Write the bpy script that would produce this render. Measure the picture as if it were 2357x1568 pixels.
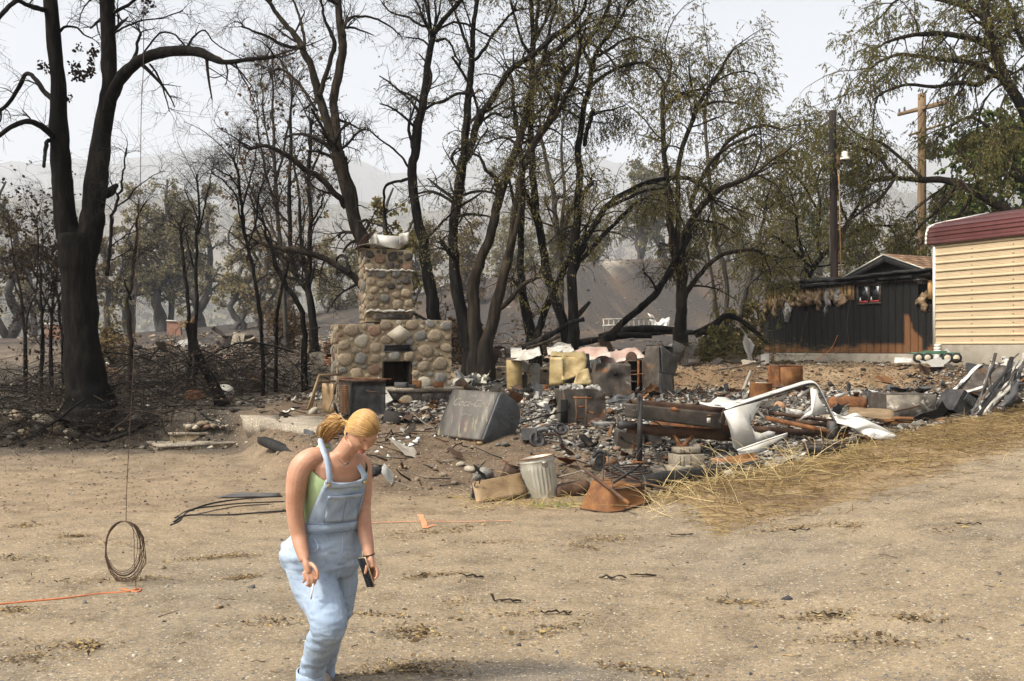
import bpy,bmesh,math,random
import numpy as np
from mathutils import Vector,Matrix,Euler
random.seed(7); RNG = np.random.default_rng(7)
for o in list(bpy.data.objects):bpy.data.objects.remove(o)
sc = bpy.context.scene
COL = sc.collection
R = math.radians
# ------------------------------------------------------------------ camera, sky, sun, exposure
CAM_H = 1.9; F = 2291.0; CX = 1178.5; HZ = 802.0      # eye height; focal length, centre and horizon in the units of a 2357 wide frame
cam = bpy.data.cameras.new('camera'); cam_o = bpy.data.objects.new('camera',cam); COL.objects.link(cam_o)
cam.sensor_width = 36.0; cam.lens = 36.0*F/2357.0; cam.shift_y = (HZ-784.0)/2357.0
cam.clip_start = 0.1; cam.clip_end = 12000
cam_o.location = (0,0,CAM_H); cam_o.rotation_euler = (R(90),0,0)
sc.camera = cam_o
SUN_DIR = Vector((-0.62,-0.42,0.90)).normalized()    # towards the sun: high, from the left and a little behind the camera
world = bpy.data.worlds.new('World'); sc.world = world; world.use_nodes = True
wn = world.node_tree; wn.nodes.clear()
sky = wn.nodes.new('ShaderNodeTexSky'); sky.sky_type = 'NISHITA'; sky.sun_disc = False
sky.sun_elevation = math.asin(SUN_DIR.z); sky.sun_rotation = math.atan2(SUN_DIR.x,SUN_DIR.y)
sky.air_density = 1.0; sky.dust_density = 6.0; sky.ozone_density = 1.0
hs = wn.nodes.new('ShaderNodeHueSaturation'); hs.inputs['Saturation'].default_value = 0.25
bg = wn.nodes.new('ShaderNodeBackground'); bg.inputs['Strength'].default_value = 0.15
wo = wn.nodes.new('ShaderNodeOutputWorld')
wn.links.new(sky.outputs[0],hs.inputs['Color']); wn.links.new(hs.outputs[0],bg.inputs[0]); wn.links.new(bg.outputs[0],wo.inputs[0])
sun = bpy.data.lights.new('sun','SUN'); sun.energy = 2.8; sun.angle = R(4.0); sun.color = (1.0,0.93,0.80)
sun_o = bpy.data.objects.new('sun',sun); COL.objects.link(sun_o)
sun_o.rotation_euler = SUN_DIR.to_track_quat('Z','Y').to_euler(); sun_o.location = (-20,-10,40)
sc.view_settings.view_transform = 'Standard'; sc.view_settings.look = 'None'
sc.view_settings.exposure = 0.80; sc.view_settings.gamma = 1.0; sc.view_settings.use_curve_mapping = False
sc.render.engine = 'CYCLES'
sc.cycles.use_denoising = True
sc.cycles.max_bounces = 5; sc.cycles.diffuse_bounces = 2; sc.cycles.glossy_bounces = 2; sc.cycles.transmission_bounces = 3
sc.cycles.transparent_max_bounces = 6; sc.cycles.volume_bounces = 1
sc.cycles.caustics_reflective = False; sc.cycles.caustics_refractive = False

# ------------------------------------------------------------------ numeric noise
def _h(ix,iy,iz,seed):
    n = (ix*374761393 + iy*668265263 + iz*2147483647 + seed*974634877).astype(np.int64) & 0xffffffff
    n = ((n ^ (n >> 13))*1274126177) & 0xffffffff
    n = ((n ^ (n >> 15))*2246822519) & 0xffffffff
    return ((n ^ (n >> 16)) & 0xffffff)/float(0xffffff)
def vnoise(p,scale=1.0,seed=0):
    """value noise in [-1,1]; p is (N,2) or (N,3)"""
    p = np.asarray(p,float)*scale
    if p.shape[1] == 2:p = np.c_[p,np.zeros(len(p))]
    i = np.floor(p).astype(np.int64); f = p-i; f = f*f*(3-2*f); r = 0
    for dx in (0,1):
        for dy in (0,1):
            for dz in (0,1):
                w = (f[:,0] if dx else 1-f[:,0])*(f[:,1] if dy else 1-f[:,1])*(f[:,2] if dz else 1-f[:,2])
                r = r + w*_h(i[:,0]+dx,i[:,1]+dy,i[:,2]+dz,seed)
    return r*2-1
def fbm(p,scale=1.0,seed=0,oct=4,gain=.5):
    a = 1.0; t = 0; s = 0
    for k in range(oct):
        t = t+a*vnoise(p,scale*2**k,seed+k*17); s += a; a *= gain
    return t/s
def ss(a,b,x):
    t = np.clip((np.asarray(x,float)-a)/(b-a),0,1); return t*t*(3-2*t)

# ------------------------------------------------------------------ terrain height
def berm_s(x,y):return (x-1.9)*.636 - (y-11.9)*.772      # >0 on the driveway side of the straw bank
def edge_x(y):return -2.7-.38*np.clip(np.asarray(y)-13.2,0,6.5)     # left edge of the house platform
def terrace(x,y,n1):
    q = (x-12.08)*-.884+(y-28.5)*-.467                  # distance in front of the metal building
    return np.maximum(ss(26.2+.5*n1,28.2,y),ss(3.0+.4*n1,1.5,q)*ss(6,8.5,x))
def height(x,y,fine=True):
    x = np.asarray(x,float); y = np.asarray(y,float); x,y = np.broadcast_arrays(x,y)
    sh = x.shape; x = x.ravel(); y = y.ravel(); P2 = np.c_[x,y]
    n1 = fbm(P2,.5,3,3)
    ycut = 12.6+.25*n1
    pad = .5*ss(ycut,16.2,y)+.22*ss(17.5,22,y)
    yard = .66*ss(18.9,19.7,y+.25*n1)+.25*ss(22,40,y)
    wl = ss(-.45,.45,x-edge_x(y)+.15*n1)
    z = yard*(1-wl)+pad*wl
    tf = terrace(x,y,n1); ter = tf*.66*ss(-3,1.5,x)
    ter2 = ss(24,34,y)*1.0*(1-ss(-3,1.5,x))
    z = z+ter+ter2
    z = z+.5*ss(36,80,y)
    bump = 19.0*np.exp(-((x-30)/68)**2-((y-216)/74)**2)
    z = z+bump*(1+.06*fbm(P2,.025,9,3))
    z = z+10*ss(300,900,y)
    s = berm_s(x,y)
    zr = .09*np.maximum(0,x-1.5); zr = np.where(zr > 0,zr,0); zr = np.minimum(zr,1.62)
    k = ss(-.8,.25,s)*ss(60,45,y)*ss(1.0,2.4,x)
    z = z*(1-k)+zr*k
    z = z+.17*np.exp(-((s-.1)/.75)**2)*ss(1.2,2.4,x)*ss(30,22,y)
    if fine:
        rough = .012+.05*ss(12.5,15,y)*(1-k)
        rough = np.where(y > 40,.25,rough)
        z = z+rough*fbm(P2,1.6,21,4)+.02*n1*ss(40,10,y)
        z = z+.10*wl*ss(12.6,14,y)*ss(19,16,y)*fbm(P2,.9,33,3)*(1-k)
    return z.reshape(sh)
def hz(x,y):return float(height(np.array([x]),np.array([y]))[0])
def P(vx,vy,d):return Vector(((vx-CX)/F*d,d,CAM_H-(vy-HZ)/F*d))
_DS = np.concatenate([np.arange(4,40,.05),np.arange(40,260,.5)])
def hit(vx,vy):
    """point of the terrain seen at that place of the frame"""
    x = (vx-CX)/F*_DS; z = CAM_H-(vy-HZ)/F*_DS
    below = z < height(x,_DS,False)
    i = int(np.argmax(below)) if below.any() else len(_DS)-1
    d = float(_DS[i]); return Vector(((vx-CX)/F*d,d,hz((vx-CX)/F*d,d)))
def PX(d):return d/F                                   # metres per frame unit at that distance

# ------------------------------------------------------------------ mesh helpers
def norm(a):return a/np.maximum(np.linalg.norm(a,axis=-1,keepdims=True),1e-9)
def mesh_np(name,V,faces,smooth=False,col=None,mats=(),mi=None):
    """faces: list of int arrays (n,3) or (n,4)"""
    me = bpy.data.meshes.new(name); V = np.asarray(V,np.float32).reshape(-1,3)
    faces = [np.asarray(f,np.int32) for f in faces if len(f)]
    me.vertices.add(len(V)); me.vertices.foreach_set('co',V.ravel())
    tot = np.concatenate([np.full(len(f),f.shape[1],np.int32) for f in faces])
    loops = np.concatenate([f.ravel() for f in faces])
    me.loops.add(len(loops)); me.loops.foreach_set('vertex_index',loops)
    me.polygons.add(len(tot)); st = np.concatenate([[0],np.cumsum(tot)[:-1]]).astype(np.int32)
    me.polygons.foreach_set('loop_start',st); me.polygons.foreach_set('loop_total',tot)
    if smooth:me.polygons.foreach_set('use_smooth',np.ones(len(tot),bool))
    for m in mats:me.materials.append(MAT[m] if isinstance(m,str) else m)
    if mi is not None:me.polygons.foreach_set('material_index',np.asarray(mi,np.int32))
    if col is not None:
        at = me.color_attributes.new('Col','FLOAT_COLOR','POINT')
        c = np.c_[np.asarray(col,np.float32),np.ones(len(V),np.float32)]
        at.data.foreach_set('color',c.ravel().astype(np.float32))
    me.update(calc_edges=True)
    return me
def link(name,me,parent=None):
    o = bpy.data.objects.new(name,me); COL.objects.link(o)
    if parent is not None:o.parent = parent
    return o
def tag(o,label,cat,group=None,kind=None):
    o['label'] = label; o['category'] = cat
    if group:o['group'] = group
    if kind:o['kind'] = kind
    return o
def thing(name,label,cat,loc=(0,0,0),rz=0,group=None,rot=None):
    o = bpy.data.objects.new(name,None); COL.objects.link(o); o.location = loc
    o.rotation_euler = rot if rot is not None else (0,0,rz)
    return tag(o,label,cat,group)
def structure(o):o['kind'] = 'structure'; return o
def stuff(o,label,cat,group=None):return tag(o,label,cat,group,'stuff')
def copy_tree(o,parent=None):
    c = o.copy(); COL.objects.link(c); c.parent = parent
    for ch in list(o.children):copy_tree(ch,c)
    return c

def rotm(rx=0,ry=0,rz=0):return np.array(Euler((rx,ry,rz)).to_matrix())
class MB:
    """collects geometry for ONE mesh"""
    def __init__(s):s.V = []; s.Q = []; s.T = []; s.n = 0; s.C = []
    def add(s,V,quads=(),tris=(),col=None):
        V = np.asarray(V,float).reshape(-1,3)
        if len(quads):s.Q.append(np.asarray(quads)+s.n)
        if len(tris):s.T.append(np.asarray(tris)+s.n)
        s.V.append(V); s.n += len(V)
        if col is not None:s.C.append(np.tile(np.asarray(col,float),(len(V),1)) if np.ndim(col) == 1 else col)
        return s
    def box(s,c,size,rot=(0,0,0),taper=1.0,jit=0.0,bev=0.0,col=None):
        hx,hy,hz_ = [v/2 for v in size]
        if bev > 0:
            b = min(bev,hx*.9,hy*.9,hz_*.9); vs = []
            for sx in (-1,1):
                for sy in (-1,1):
                    for sz in (-1,1):
                        vs += [(sx*hx,sy*(hy-b),sz*(hz_-b)),(sx*(hx-b),sy*hy,sz*(hz_-b)),(sx*(hx-b),sy*(hy-b),sz*hz_)]
            v = np.array(vs); bm = bmesh.new()
            for p in v:bm.verts.new(p)
            r = bmesh.ops.convex_hull(bm,input=bm.verts[:]); bm.verts.index_update()
            v = np.array([q.co[:] for q in bm.verts]); f = [[q.index for q in fc.verts] for fc in bm.faces]; bm.free()
            tr = [a for a in f if len(a) == 3]; qd = [a for a in f if len(a) == 4]
        else:
            v = np.array([(x*hx,y*hy,z*hz_) for z in (-1,1) for y in (-1,1) for x in (-1,1)],float)
            qd = [(0,2,3,1),(4,5,7,6),(0,1,5,4),(1,3,7,5),(3,2,6,7),(2,0,4,6)]; tr = []
        if taper != 1.0:
            k = np.where(v[:,2] > 0,taper,1.0); v[:,0] *= k; v[:,1] *= k
        if jit:v = v+RNG.normal(0,jit,v.shape)
        v = v @ rotm(*rot).T+np.asarray(c,float)
        return s.add(v,qd,tr,col)
    def tube(s,pts,rad,sides=8,cap=True,col=None,flat=1.0):
        pts = np.asarray(pts,float); K = len(pts); rad = np.broadcast_to(np.asarray(rad,float),(K,))
        V = ring_pts(pts[None],rad[None],sides,flat)[0].reshape(-1,3)
        q = []
        for i in range(K-1):
            for j in range(sides):
                a = i*sides+j; b = i*sides+(j+1) % sides
                q.append((a,b,b+sides,a+sides))
        t = []
        if cap:
            V = np.r_[V,pts[:1],pts[-1:]]
            for j in range(sides):
                t.append((K*sides,(j+1) % sides,j)); t.append((K*sides+1,(K-1)*sides+j,(K-1)*sides+(j+1) % sides))
        return s.add(V,q,t,col)
    def bar(s,a,b,w,h=None,up=(0,0,1),col=None):
        """rectangular bar from a to b"""
        a = np.asarray(a,float); b = np.asarray(b,float); h = h or w
        t = norm(b-a); u = np.asarray(up,float)
        if abs(t @ u) > .95:u = np.array((1.,0,0))
        x = norm(np.cross(t,u)); y = np.cross(x,t)
        v = []
        for p in (a,b):
            for sx,sy in ((-1,-1),(1,-1),(1,1),(-1,1)):v.append(p+x*sx*w/2+y*sy*h/2)
        return s.add(v,[(0,1,2,3),(7,6,5,4),(0,4,5,1),(1,5,6,2),(2,6,7,3),(3,7,4,0)],col=col)
    def loft(s,rings,close=True,cap=True,col=None):
        rings = np.asarray(rings,float); K,n = rings.shape[:2]; q = []
        for i in range(K-1):
            for j in range(n if close else n-1):
                a = i*n+j; b = i*n+(j+1) % n; q.append((a,b,b+n,a+n))
        V = rings.reshape(-1,3); t = []
        if cap and close:
            V = np.r_[V,rings[:1].mean(1),rings[-1:].mean(1)]
            for j in range(n):
                t.append((K*n,(j+1) % n,j)); t.append((K*n+1,(K-1)*n+j,(K-1)*n+(j+1) % n))
        return s.add(V,q,t,col)
    def prism(s,poly,ax,th):
        """extrude a closed outline poly (n,3) along vector ax*th"""
        poly = np.asarray(poly,float); n = len(poly); ax = norm(np.asarray(ax,float))*th
        V = np.r_[poly,poly+ax]; q = [(j,(j+1) % n,n+(j+1) % n,n+j) for j in range(n)]
        bm = bmesh.new(); vs = [bm.verts.new(p) for p in poly]; f = bm.faces.new(vs)
        r = bmesh.ops.triangulate(bm,faces=[f]); bm.verts.index_update()
        t = [[v.index for v in fc.verts] for fc in bm.faces]; bm.free()
        return s.add(V,q,[tuple(x[::-1]) for x in t]+[tuple(i+n for i in x) for x in t])
    def data(s,name,mats,smooth=False,origin=None):
        V = np.concatenate(s.V)
        if origin is not None:V = V-np.asarray(origin)
        fs = ([np.concatenate(s.Q)] if s.Q else [])+([np.concatenate(s.T)] if s.T else [])
        return mesh_np(name,V,fs,smooth,np.concatenate(s.C) if s.C else None,[mats] if isinstance(mats,str) else mats)
    def build(s,name,mat,parent=None,smooth=False,world=False):
        org = None
        if world and parent is not None:
            org = np.array(parent.location)
            if parent.parent is not None:org = org+np.array(parent.parent.location)
        return link(name,s.data(name,mat,smooth,org),parent)
def frames(Pn):
    """Pn (N,K,3) -> two unit normals per point, twisted as little as a fixed reference allows"""
    T = np.empty_like(Pn); T[:,1:-1] = Pn[:,2:]-Pn[:,:-2]; T[:,0] = Pn[:,1]-Pn[:,0]; T[:,-1] = Pn[:,-1]-Pn[:,-2]
    T = norm(T); mean = norm(Pn[:,-1]-Pn[:,0])
    ref = np.where(np.abs(mean[:,2:3]) > .8,np.array([[1.,.13,0]]),np.array([[.05,.1,1.]]))
    U = norm(np.cross(T,ref[:,None,:])); W = np.cross(T,U)
    return T,U,W
def ring_pts(Pn,Rn,sides,flat=1.0):
    T,U,W = frames(Pn); a = np.arange(sides)*2*np.pi/sides
    return Pn[:,:,None,:]+Rn[:,:,None,None]*(U[:,:,None,:]*np.cos(a)[None,None,:,None]+W[:,:,None,:]*flat*np.sin(a)[None,None,:,None])
def tubes_np(Pn,Rn,sides=3):
    N,K = Pn.shape[:2]; V = ring_pts(Pn,Rn,sides).reshape(-1,3)
    i = np.arange(K-1)[:,None]*sides; j = np.arange(sides)[None]; j2 = (j+1) % sides
    q = np.stack([i+j,i+j2,i+sides+j2,i+sides+j],-1).reshape(-1,4)
    return V,(q[None]+(np.arange(N)*K*sides)[:,None,None]).reshape(-1,4)
def smooth_path(pts,n,rad=None):
    """Catmull-Rom through pts (k,3); n samples"""
    pts = np.asarray(pts,float); k = len(pts)
    e = np.r_[2*pts[:1]-pts[1:2],pts,2*pts[-1:]-pts[-2:-1]]
    t = np.linspace(0,k-1-1e-6,n); i = t.astype(int); f = (t-i)[:,None]
    p0,p1,p2,p3 = e[i],e[i+1],e[i+2],e[i+3]
    out = .5*((2*p1)+(-p0+p2)*f+(2*p0-5*p1+4*p2-p3)*f**2+(-p0+3*p1-3*p2+p3)*f**3)
    if rad is None:return out
    return out,np.interp(t,np.arange(k),rad)
# ------------------------------------------------------------------ materials
MAT = {}; GAIN = .88
def _ramp(nt,cols,lo,hi):
    r = nt.nodes.new('ShaderNodeValToRGB'); el = r.color_ramp.elements
    n = len(cols)
    for k,c in enumerate(cols):
        pos = lo+(hi-lo)*k/max(1,n-1)
        e = el[k] if k < 2 else el.new(pos)
        e.position = pos; e.color = (*c,1)
    return r
def mat(name,cols,scale=5.,detail=6.,rough=.85,metal=0.,bump=.25,bscale=None,stretch=(1,1,1),rand=0.,con=(.3,.7),
        spots=None,attr=None,spec=.3,coord='Object',dist=1.0,voro=None,pieces=None):
    m = bpy.data.materials.new(name); m.use_nodes = True; nt = m.node_tree; L = nt.links.new
    b = nt.nodes['Principled BSDF']; b.inputs['Roughness'].default_value = rough; b.inputs['Metallic'].default_value = metal
    b.inputs['Specular IOR Level'].default_value = spec
    tc = nt.nodes.new('ShaderNodeTexCoord'); mp = nt.nodes.new('ShaderNodeMapping'); mp.inputs['Scale'].default_value = stretch
    L(tc.outputs[coord],mp.inputs[0]); vec = mp.outputs[0]
    if rand:                                            # every object its own offset in the pattern
        oi = nt.nodes.new('ShaderNodeObjectInfo'); ml = nt.nodes.new('ShaderNodeMath'); ml.operation = 'MULTIPLY'; ml.inputs[1].default_value = 37.0
        L(oi.outputs['Random'],ml.inputs[0]); va = nt.nodes.new('ShaderNodeVectorMath'); va.operation = 'ADD'
        L(vec,va.inputs[0]); L(ml.outputs[0],va.inputs[1]); vec = va.outputs[0]
    nz = nt.nodes.new('ShaderNodeTexNoise'); nz.inputs['Scale'].default_value = scale; nz.inputs['Detail'].default_value = detail
    nz.inputs['Roughness'].default_value = .62; nz.inputs['Distortion'].default_value = dist*.3
    L(vec,nz.inputs['Vector'])
    cols = [tuple(v*GAIN for v in q) for q in cols]; spots = [(tuple(v*GAIN for v in q[0]),*q[1:]) for q in (spots or [])]
    rp = _ramp(nt,cols,*con); L(nz.outputs[0],rp.inputs[0]); c = rp.outputs[0]
    def mix(kind,fac,a,b_):
        mx = nt.nodes.new('ShaderNodeMix'); mx.data_type = 'RGBA'; mx.blend_type = kind
        for idx,v in ((0,fac),(6,a),(7,b_)):
            if hasattr(v,'is_output'):L(v,mx.inputs[idx])
            elif idx == 0:mx.inputs[0].default_value = v
            else:mx.inputs[idx].default_value = (*v,1)
        return mx.outputs[2]
    for sp in (spots or []):                            # (colour, scale, threshold, softness[, stretch])
        n2 = nt.nodes.new('ShaderNodeTexNoise'); n2.inputs['Scale'].default_value = sp[1]; n2.inputs['Detail'].default_value = 5
        n2.inputs['Roughness'].default_value = .65
        v2 = vec
        if len(sp) > 4:
            m2 = nt.nodes.new('ShaderNodeMapping'); m2.inputs['Scale'].default_value = sp[4]; m2.inputs['Location'].default_value = (3.1,1.7,.4); L(vec,m2.inputs[0]); v2 = m2.outputs[0]
        L(v2,n2.inputs['Vector']); r2 = _ramp(nt,[(0,0,0),(1,1,1)],sp[2],sp[2]+sp[3]); L(n2.outputs[0],r2.inputs[0])
        c = mix('MIX',r2.outputs[0],c,sp[0])
    if pieces:                                          # (scale, amount): fine aggregate of many tints
        vo = nt.nodes.new('ShaderNodeTexVoronoi'); vo.inputs['Scale'].default_value = pieces[0]; L(vec,vo.inputs['Vector'])
        sp_ = nt.nodes.new('ShaderNodeSeparateColor'); L(vo.outputs['Color'],sp_.inputs[0])
        rv = _ramp(nt,pieces[2],0.,1.); rv.color_ramp.interpolation = 'CONSTANT'; L(sp_.outputs[0],rv.inputs[0])
        gt = nt.nodes.new('ShaderNodeMath'); gt.operation = 'LESS_THAN'; gt.inputs[1].default_value = pieces[1]; L(sp_.outputs[1],gt.inputs[0])
        c = mix('MIX',gt.outputs[0],c,rv.outputs[0])
    if attr:
        at = nt.nodes.new('ShaderNodeAttribute'); at.attribute_name = 'Col'; c = mix(attr,1.0,c,at.outputs['Color'])
    if rand:
        hsv = nt.nodes.new('ShaderNodeHueSaturation'); mr = nt.nodes.new('ShaderNodeMapRange')
        mr.inputs[3].default_value = 1-rand; mr.inputs[4].default_value = 1+rand; L(oi.outputs['Random'],mr.inputs[0])
        L(mr.outputs[0],hsv.inputs['Value']); L(c,hsv.inputs['Color']); c = hsv.outputs[0]
    L(c,b.inputs['Base Color'])
    if bump:
        n3 = nt.nodes.new('ShaderNodeTexNoise'); n3.inputs['Scale'].default_value = bscale or scale*4; n3.inputs['Detail'].default_value = 6
        n3.inputs['Roughness'].default_value = .65
        L(vec,n3.inputs['Vector']); bp = nt.nodes.new('ShaderNodeBump'); bp.inputs['Strength'].default_value = bump; bp.inputs['Distance'].default_value = .03
        L(n3.outputs[0],bp.inputs['Height']); L(bp.outputs[0],b.inputs['Normal'])
    MAT[name] = m; return m
def leaf_mat(name,trans=.35):
    m = bpy.data.materials.new(name); m.use_nodes = True; nt = m.node_tree; nt.nodes.clear(); L = nt.links.new
    at = nt.nodes.new('ShaderNodeAttribute'); at.attribute_name = 'Col'
    d = nt.nodes.new('ShaderNodeBsdfDiffuse'); t = nt.nodes.new('ShaderNodeBsdfTranslucent'); mx = nt.nodes.new('ShaderNodeMixShader'); mx.inputs[0].default_value = trans
    o = nt.nodes.new('ShaderNodeOutputMaterial')
    L(at.outputs[0],d.inputs[0]); L(at.outputs[0],t.inputs[0]); L(d.outputs[0],mx.inputs[1]); L(t.outputs[0],mx.inputs[2]); L(mx.outputs[0],o.inputs[0])
    MAT[name] = m
leaf_mat('leaf'); leaf_mat('straw',.15)
mat('bark_char',[(.004,.004,.004),(.011,.010,.009),(.030,.026,.022)],scale=9,stretch=(1,1,.18),bump=.9,bscale=26,spots=[((.05,.039,.029),3.0,.57,.12),((.004,.004,.004),1.4,.56,.05)],rough=.9,spec=.06)
mat('bark_big',[(.003,.0028,.0026),(.008,.007,.006),(.022,.018,.014)],scale=10,stretch=(1,1,.25),bump=1.0,bscale=22,spots=[((.004,.004,.004),1.1,.55,.05),((.10,.10,.105),3.2,.71,.02,(1,1,.35)),((.20,.125,.065),4.2,.735,.01)],rough=.9,spec=.06)
mat('bark_brown',[(.012,.010,.008),(.032,.025,.018),(.065,.050,.036)],scale=8,stretch=(1,1,.18),bump=.9,bscale=24,spots=[((.012,.011,.010),1.6,.52,.1)],rough=.92,spec=.06)
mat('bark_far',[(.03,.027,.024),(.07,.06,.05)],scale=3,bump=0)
mat('twig',[(.012,.010,.009),(.035,.028,.022)],scale=3,bump=0,spec=.06)
mat('twig_brown',[(.03,.022,.015),(.075,.055,.037)],scale=2,bump=0,spec=.06)
mat('wood_raw',[(.22,.12,.05),(.42,.26,.13),(.55,.38,.2)],scale=6,stretch=(1,1,.2),bump=.5)
mat('stone',[(.15,.115,.075),(.25,.195,.13),(.34,.275,.19)],scale=3.5,rand=.28,bump=.55,bscale=18,spots=[((.50,.46,.38),6,.62,.06),((.10,.085,.07),5,.66,.08)])
mat('stone_grey',[(.095,.092,.08),(.165,.155,.135),(.24,.225,.195)],scale=3.5,rand=.25,bump=.55,bscale=18,spots=[((.40,.38,.34),6,.62,.06)])
mat('stone_red',[(.11,.062,.042),(.19,.115,.078),(.26,.175,.12)],scale=3.5,rand=.25,bump=.55,bscale=18,spots=[((.40,.34,.27),6,.64,.06)])
mat('stone_pale',[(.27,.235,.175),(.37,.325,.25),(.46,.415,.335)],scale=4,rand=.15,bump=.5,bscale=20,spots=[((.10,.085,.07),6,.64,.05)])
mat('stone_soot',[(.012,.011,.010),(.05,.044,.038),(.15,.125,.095)],scale=3.0,rand=.3,bump=.5,bscale=18)
mat('mortar',[(.20,.15,.09),(.29,.225,.14),(.35,.28,.18)],scale=4,bump=.6,bscale=30,spots=[((.15,.12,.085),2.2,.62,.1)])
mat('mortar_soot',[(.02,.018,.015),(.07,.06,.05),(.16,.13,.10)],scale=3,bump=.5,bscale=24)
mat('firebox',[(.008,.006,.005),(.03,.02,.014),(.07,.035,.018)],scale=5,stretch=(1,1,.4),bump=.3)
mat('concrete',[(.15,.122,.088),(.235,.195,.145),(.29,.25,.19)],scale=2.5,bump=.45,bscale=30,spots=[((.10,.085,.065),1.8,.58,.1)],pieces=(70,.12,[(.2,.18,.15),(.5,.46,.38),(.12,.11,.10)]))
mat('concrete_grey',[(.21,.18,.14),(.30,.265,.21)],scale=2.5,bump=.35,bscale=30,spots=[((.18,.14,.10),1.2,.6,.1)])
mat('char_wood',[(.004,.004,.004),(.012,.011,.010),(.030,.027,.024)],scale=14,stretch=(1,1,.12),bump=1.0,bscale=40,rough=.75,spec=.35)
mat('char_ply',[(.004,.004,.0035),(.009,.008,.007),(.020,.017,.014)],scale=6,stretch=(1,1,.3),rough=.8,bump=.7,bscale=30,rand=.2,spec=.06)
mat('wood_brown',[(.10,.045,.018),(.21,.105,.045),(.30,.17,.08)],scale=9,stretch=(1,1,.10),bump=.4,bscale=50,rand=.12)
mat('wood_stud',[(.25,.13,.05),(.48,.30,.13),(.62,.43,.22)],scale=7,stretch=(1,1,.1),bump=.3,spots=[((.02,.015,.01),1.6,.6,.08)])
mat('insulation',[(.07,.045,.025),(.21,.14,.08),(.38,.29,.19)],scale=6,bump=1.0,bscale=22,rough=1)
mat('insulation_grey',[(.07,.065,.06),(.20,.19,.18),(.42,.41,.39)],scale=6,bump=1.0,bscale=22,rough=1)
mat('siding_cream',[(.455,.345,.21),(.51,.39,.245)],scale=1.2,bump=.04,rough=.38,spec=.5,spots=[((.43,.27,.165),.7,.55,.25,(1,.4,.7))])
mat('trim_white',[(.70,.66,.57),(.80,.77,.70)],scale=3,bump=.05,rough=.4)
mat('roof_maroon',[(.085,.028,.026),(.12,.042,.038)],scale=2,bump=.05,rough=.33,spec=.5)
mat('shingle',[(.16,.09,.05),(.28,.17,.10)],scale=9,bump=.5,rand=.2)
mat('pole_brown',[(.07,.026,.012),(.13,.05,.022),(.20,.085,.036)],scale=8,stretch=(1,1,.05),bump=.5,spots=[((.012,.009,.008),1.8,.50,.08,(1,1,.3))])
mat('pole_char',[(.005,.005,.005),(.018,.014,.012),(.05,.022,.014)],scale=8,stretch=(1,1,.07),bump=.6,spots=[((.10,.035,.018),2.0,.62,.06,(1,1,.12))])
mat('pole_tan',[(.10,.062,.032),(.17,.11,.06),(.24,.165,.095)],scale=9,stretch=(1,1,.06),bump=.5)
mat('galv',[(.30,.285,.235),(.42,.40,.33),(.50,.47,.40)],scale=5,stretch=(1,1,.3),metal=.35,rough=.5,bump=.08,spots=[((.23,.17,.10),2.4,.62,.1),((.55,.53,.47),9,.66,.05)])
mat('rust',[(.055,.022,.010),(.15,.06,.022),(.27,.12,.04)],scale=6,metal=.1,rough=.8,bump=.35,spots=[((.055,.045,.038),2.2,.58,.08),((.36,.17,.05),4,.64,.06)])
mat('rust_orange',[(.09,.036,.014),(.17,.072,.022),(.27,.13,.042)],scale=4,metal=.1,rough=.72,bump=.3,spots=[((.05,.032,.024),1.7,.57,.08),((.10,.085,.07),3.2,.66,.05)])
mat('rust_brown',[(.035,.022,.015),(.075,.042,.026),(.13,.07,.04)],scale=6,metal=.15,rough=.75,bump=.3)
mat('rust_grey',[(.035,.03,.026),(.07,.058,.047),(.125,.105,.085)],scale=4,metal=.25,rough=.62,bump=.2,spots=[((.20,.09,.035),2.6,.57,.08),((.27,.25,.21),5,.64,.05)])
mat('steel_dark',[(.02,.02,.022),(.05,.048,.048),(.09,.085,.08)],scale=5,metal=.35,rough=.6,bump=.2,spots=[((.11,.05,.025),3,.60,.07)])
mat('steel_grey',[(.05,.050,.05),(.09,.088,.085),(.145,.14,.13)],scale=3,metal=.3,rough=.55,bump=.15,spots=[((.16,.09,.05),2.4,.60,.07),((.03,.03,.03),1.8,.60,.08)])
mat('cooler_front',[(.055,.050,.043),(.085,.077,.066),(.125,.112,.094)],scale=3,stretch=(2.5,1,.3),metal=.25,rough=.55,bump=.1,spots=[((.30,.25,.15),2.3,.56,.1,(2.2,1,.45)),((.10,.055,.05),1.3,.58,.1)])
mat('cooler_shaded',[(.05,.053,.055),(.085,.088,.09),(.12,.122,.122)],scale=3,metal=.3,rough=.5,bump=.1,spots=[((.025,.022,.02),2,.58,.1)])  # cool tone of the end turned from the sun, put into its colour
mat('tan_metal',[(.13,.083,.040),(.225,.15,.078),(.32,.23,.13)],scale=4,metal=.2,rough=.55,bump=.15,spots=[((.20,.10,.04),2.5,.58,.1),((.52,.45,.34),4,.66,.04)])
mat('yellow_metal',[(.19,.13,.055),(.34,.25,.11),(.45,.36,.20)],scale=2.6,metal=.15,rough=.55,bump=.2,spots=[((.15,.10,.055),2.0,.60,.08),((.65,.58,.44),3.2,.63,.06)])
mat('white_metal',[(.44,.42,.375),(.56,.54,.49),(.65,.63,.58)],scale=2,metal=.05,rough=.5,bump=.15,spots=[((.05,.045,.04),2.1,.57,.12),((.45,.36,.25),3,.66,.06)])
mat('white_dirty',[(.28,.255,.21),(.42,.395,.34),(.56,.53,.47)],scale=4,rough=.7,bump=.25,spots=[((.14,.11,.08),2.5,.60,.1)])
mat('pink_sheet',[(.30,.18,.14),(.40,.28,.225),(.50,.42,.36)],scale=2.4,rough=.6,bump=.15,stretch=(1,.4,1),spots=[((.50,.46,.40),1.8,.55,.1)])
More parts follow.
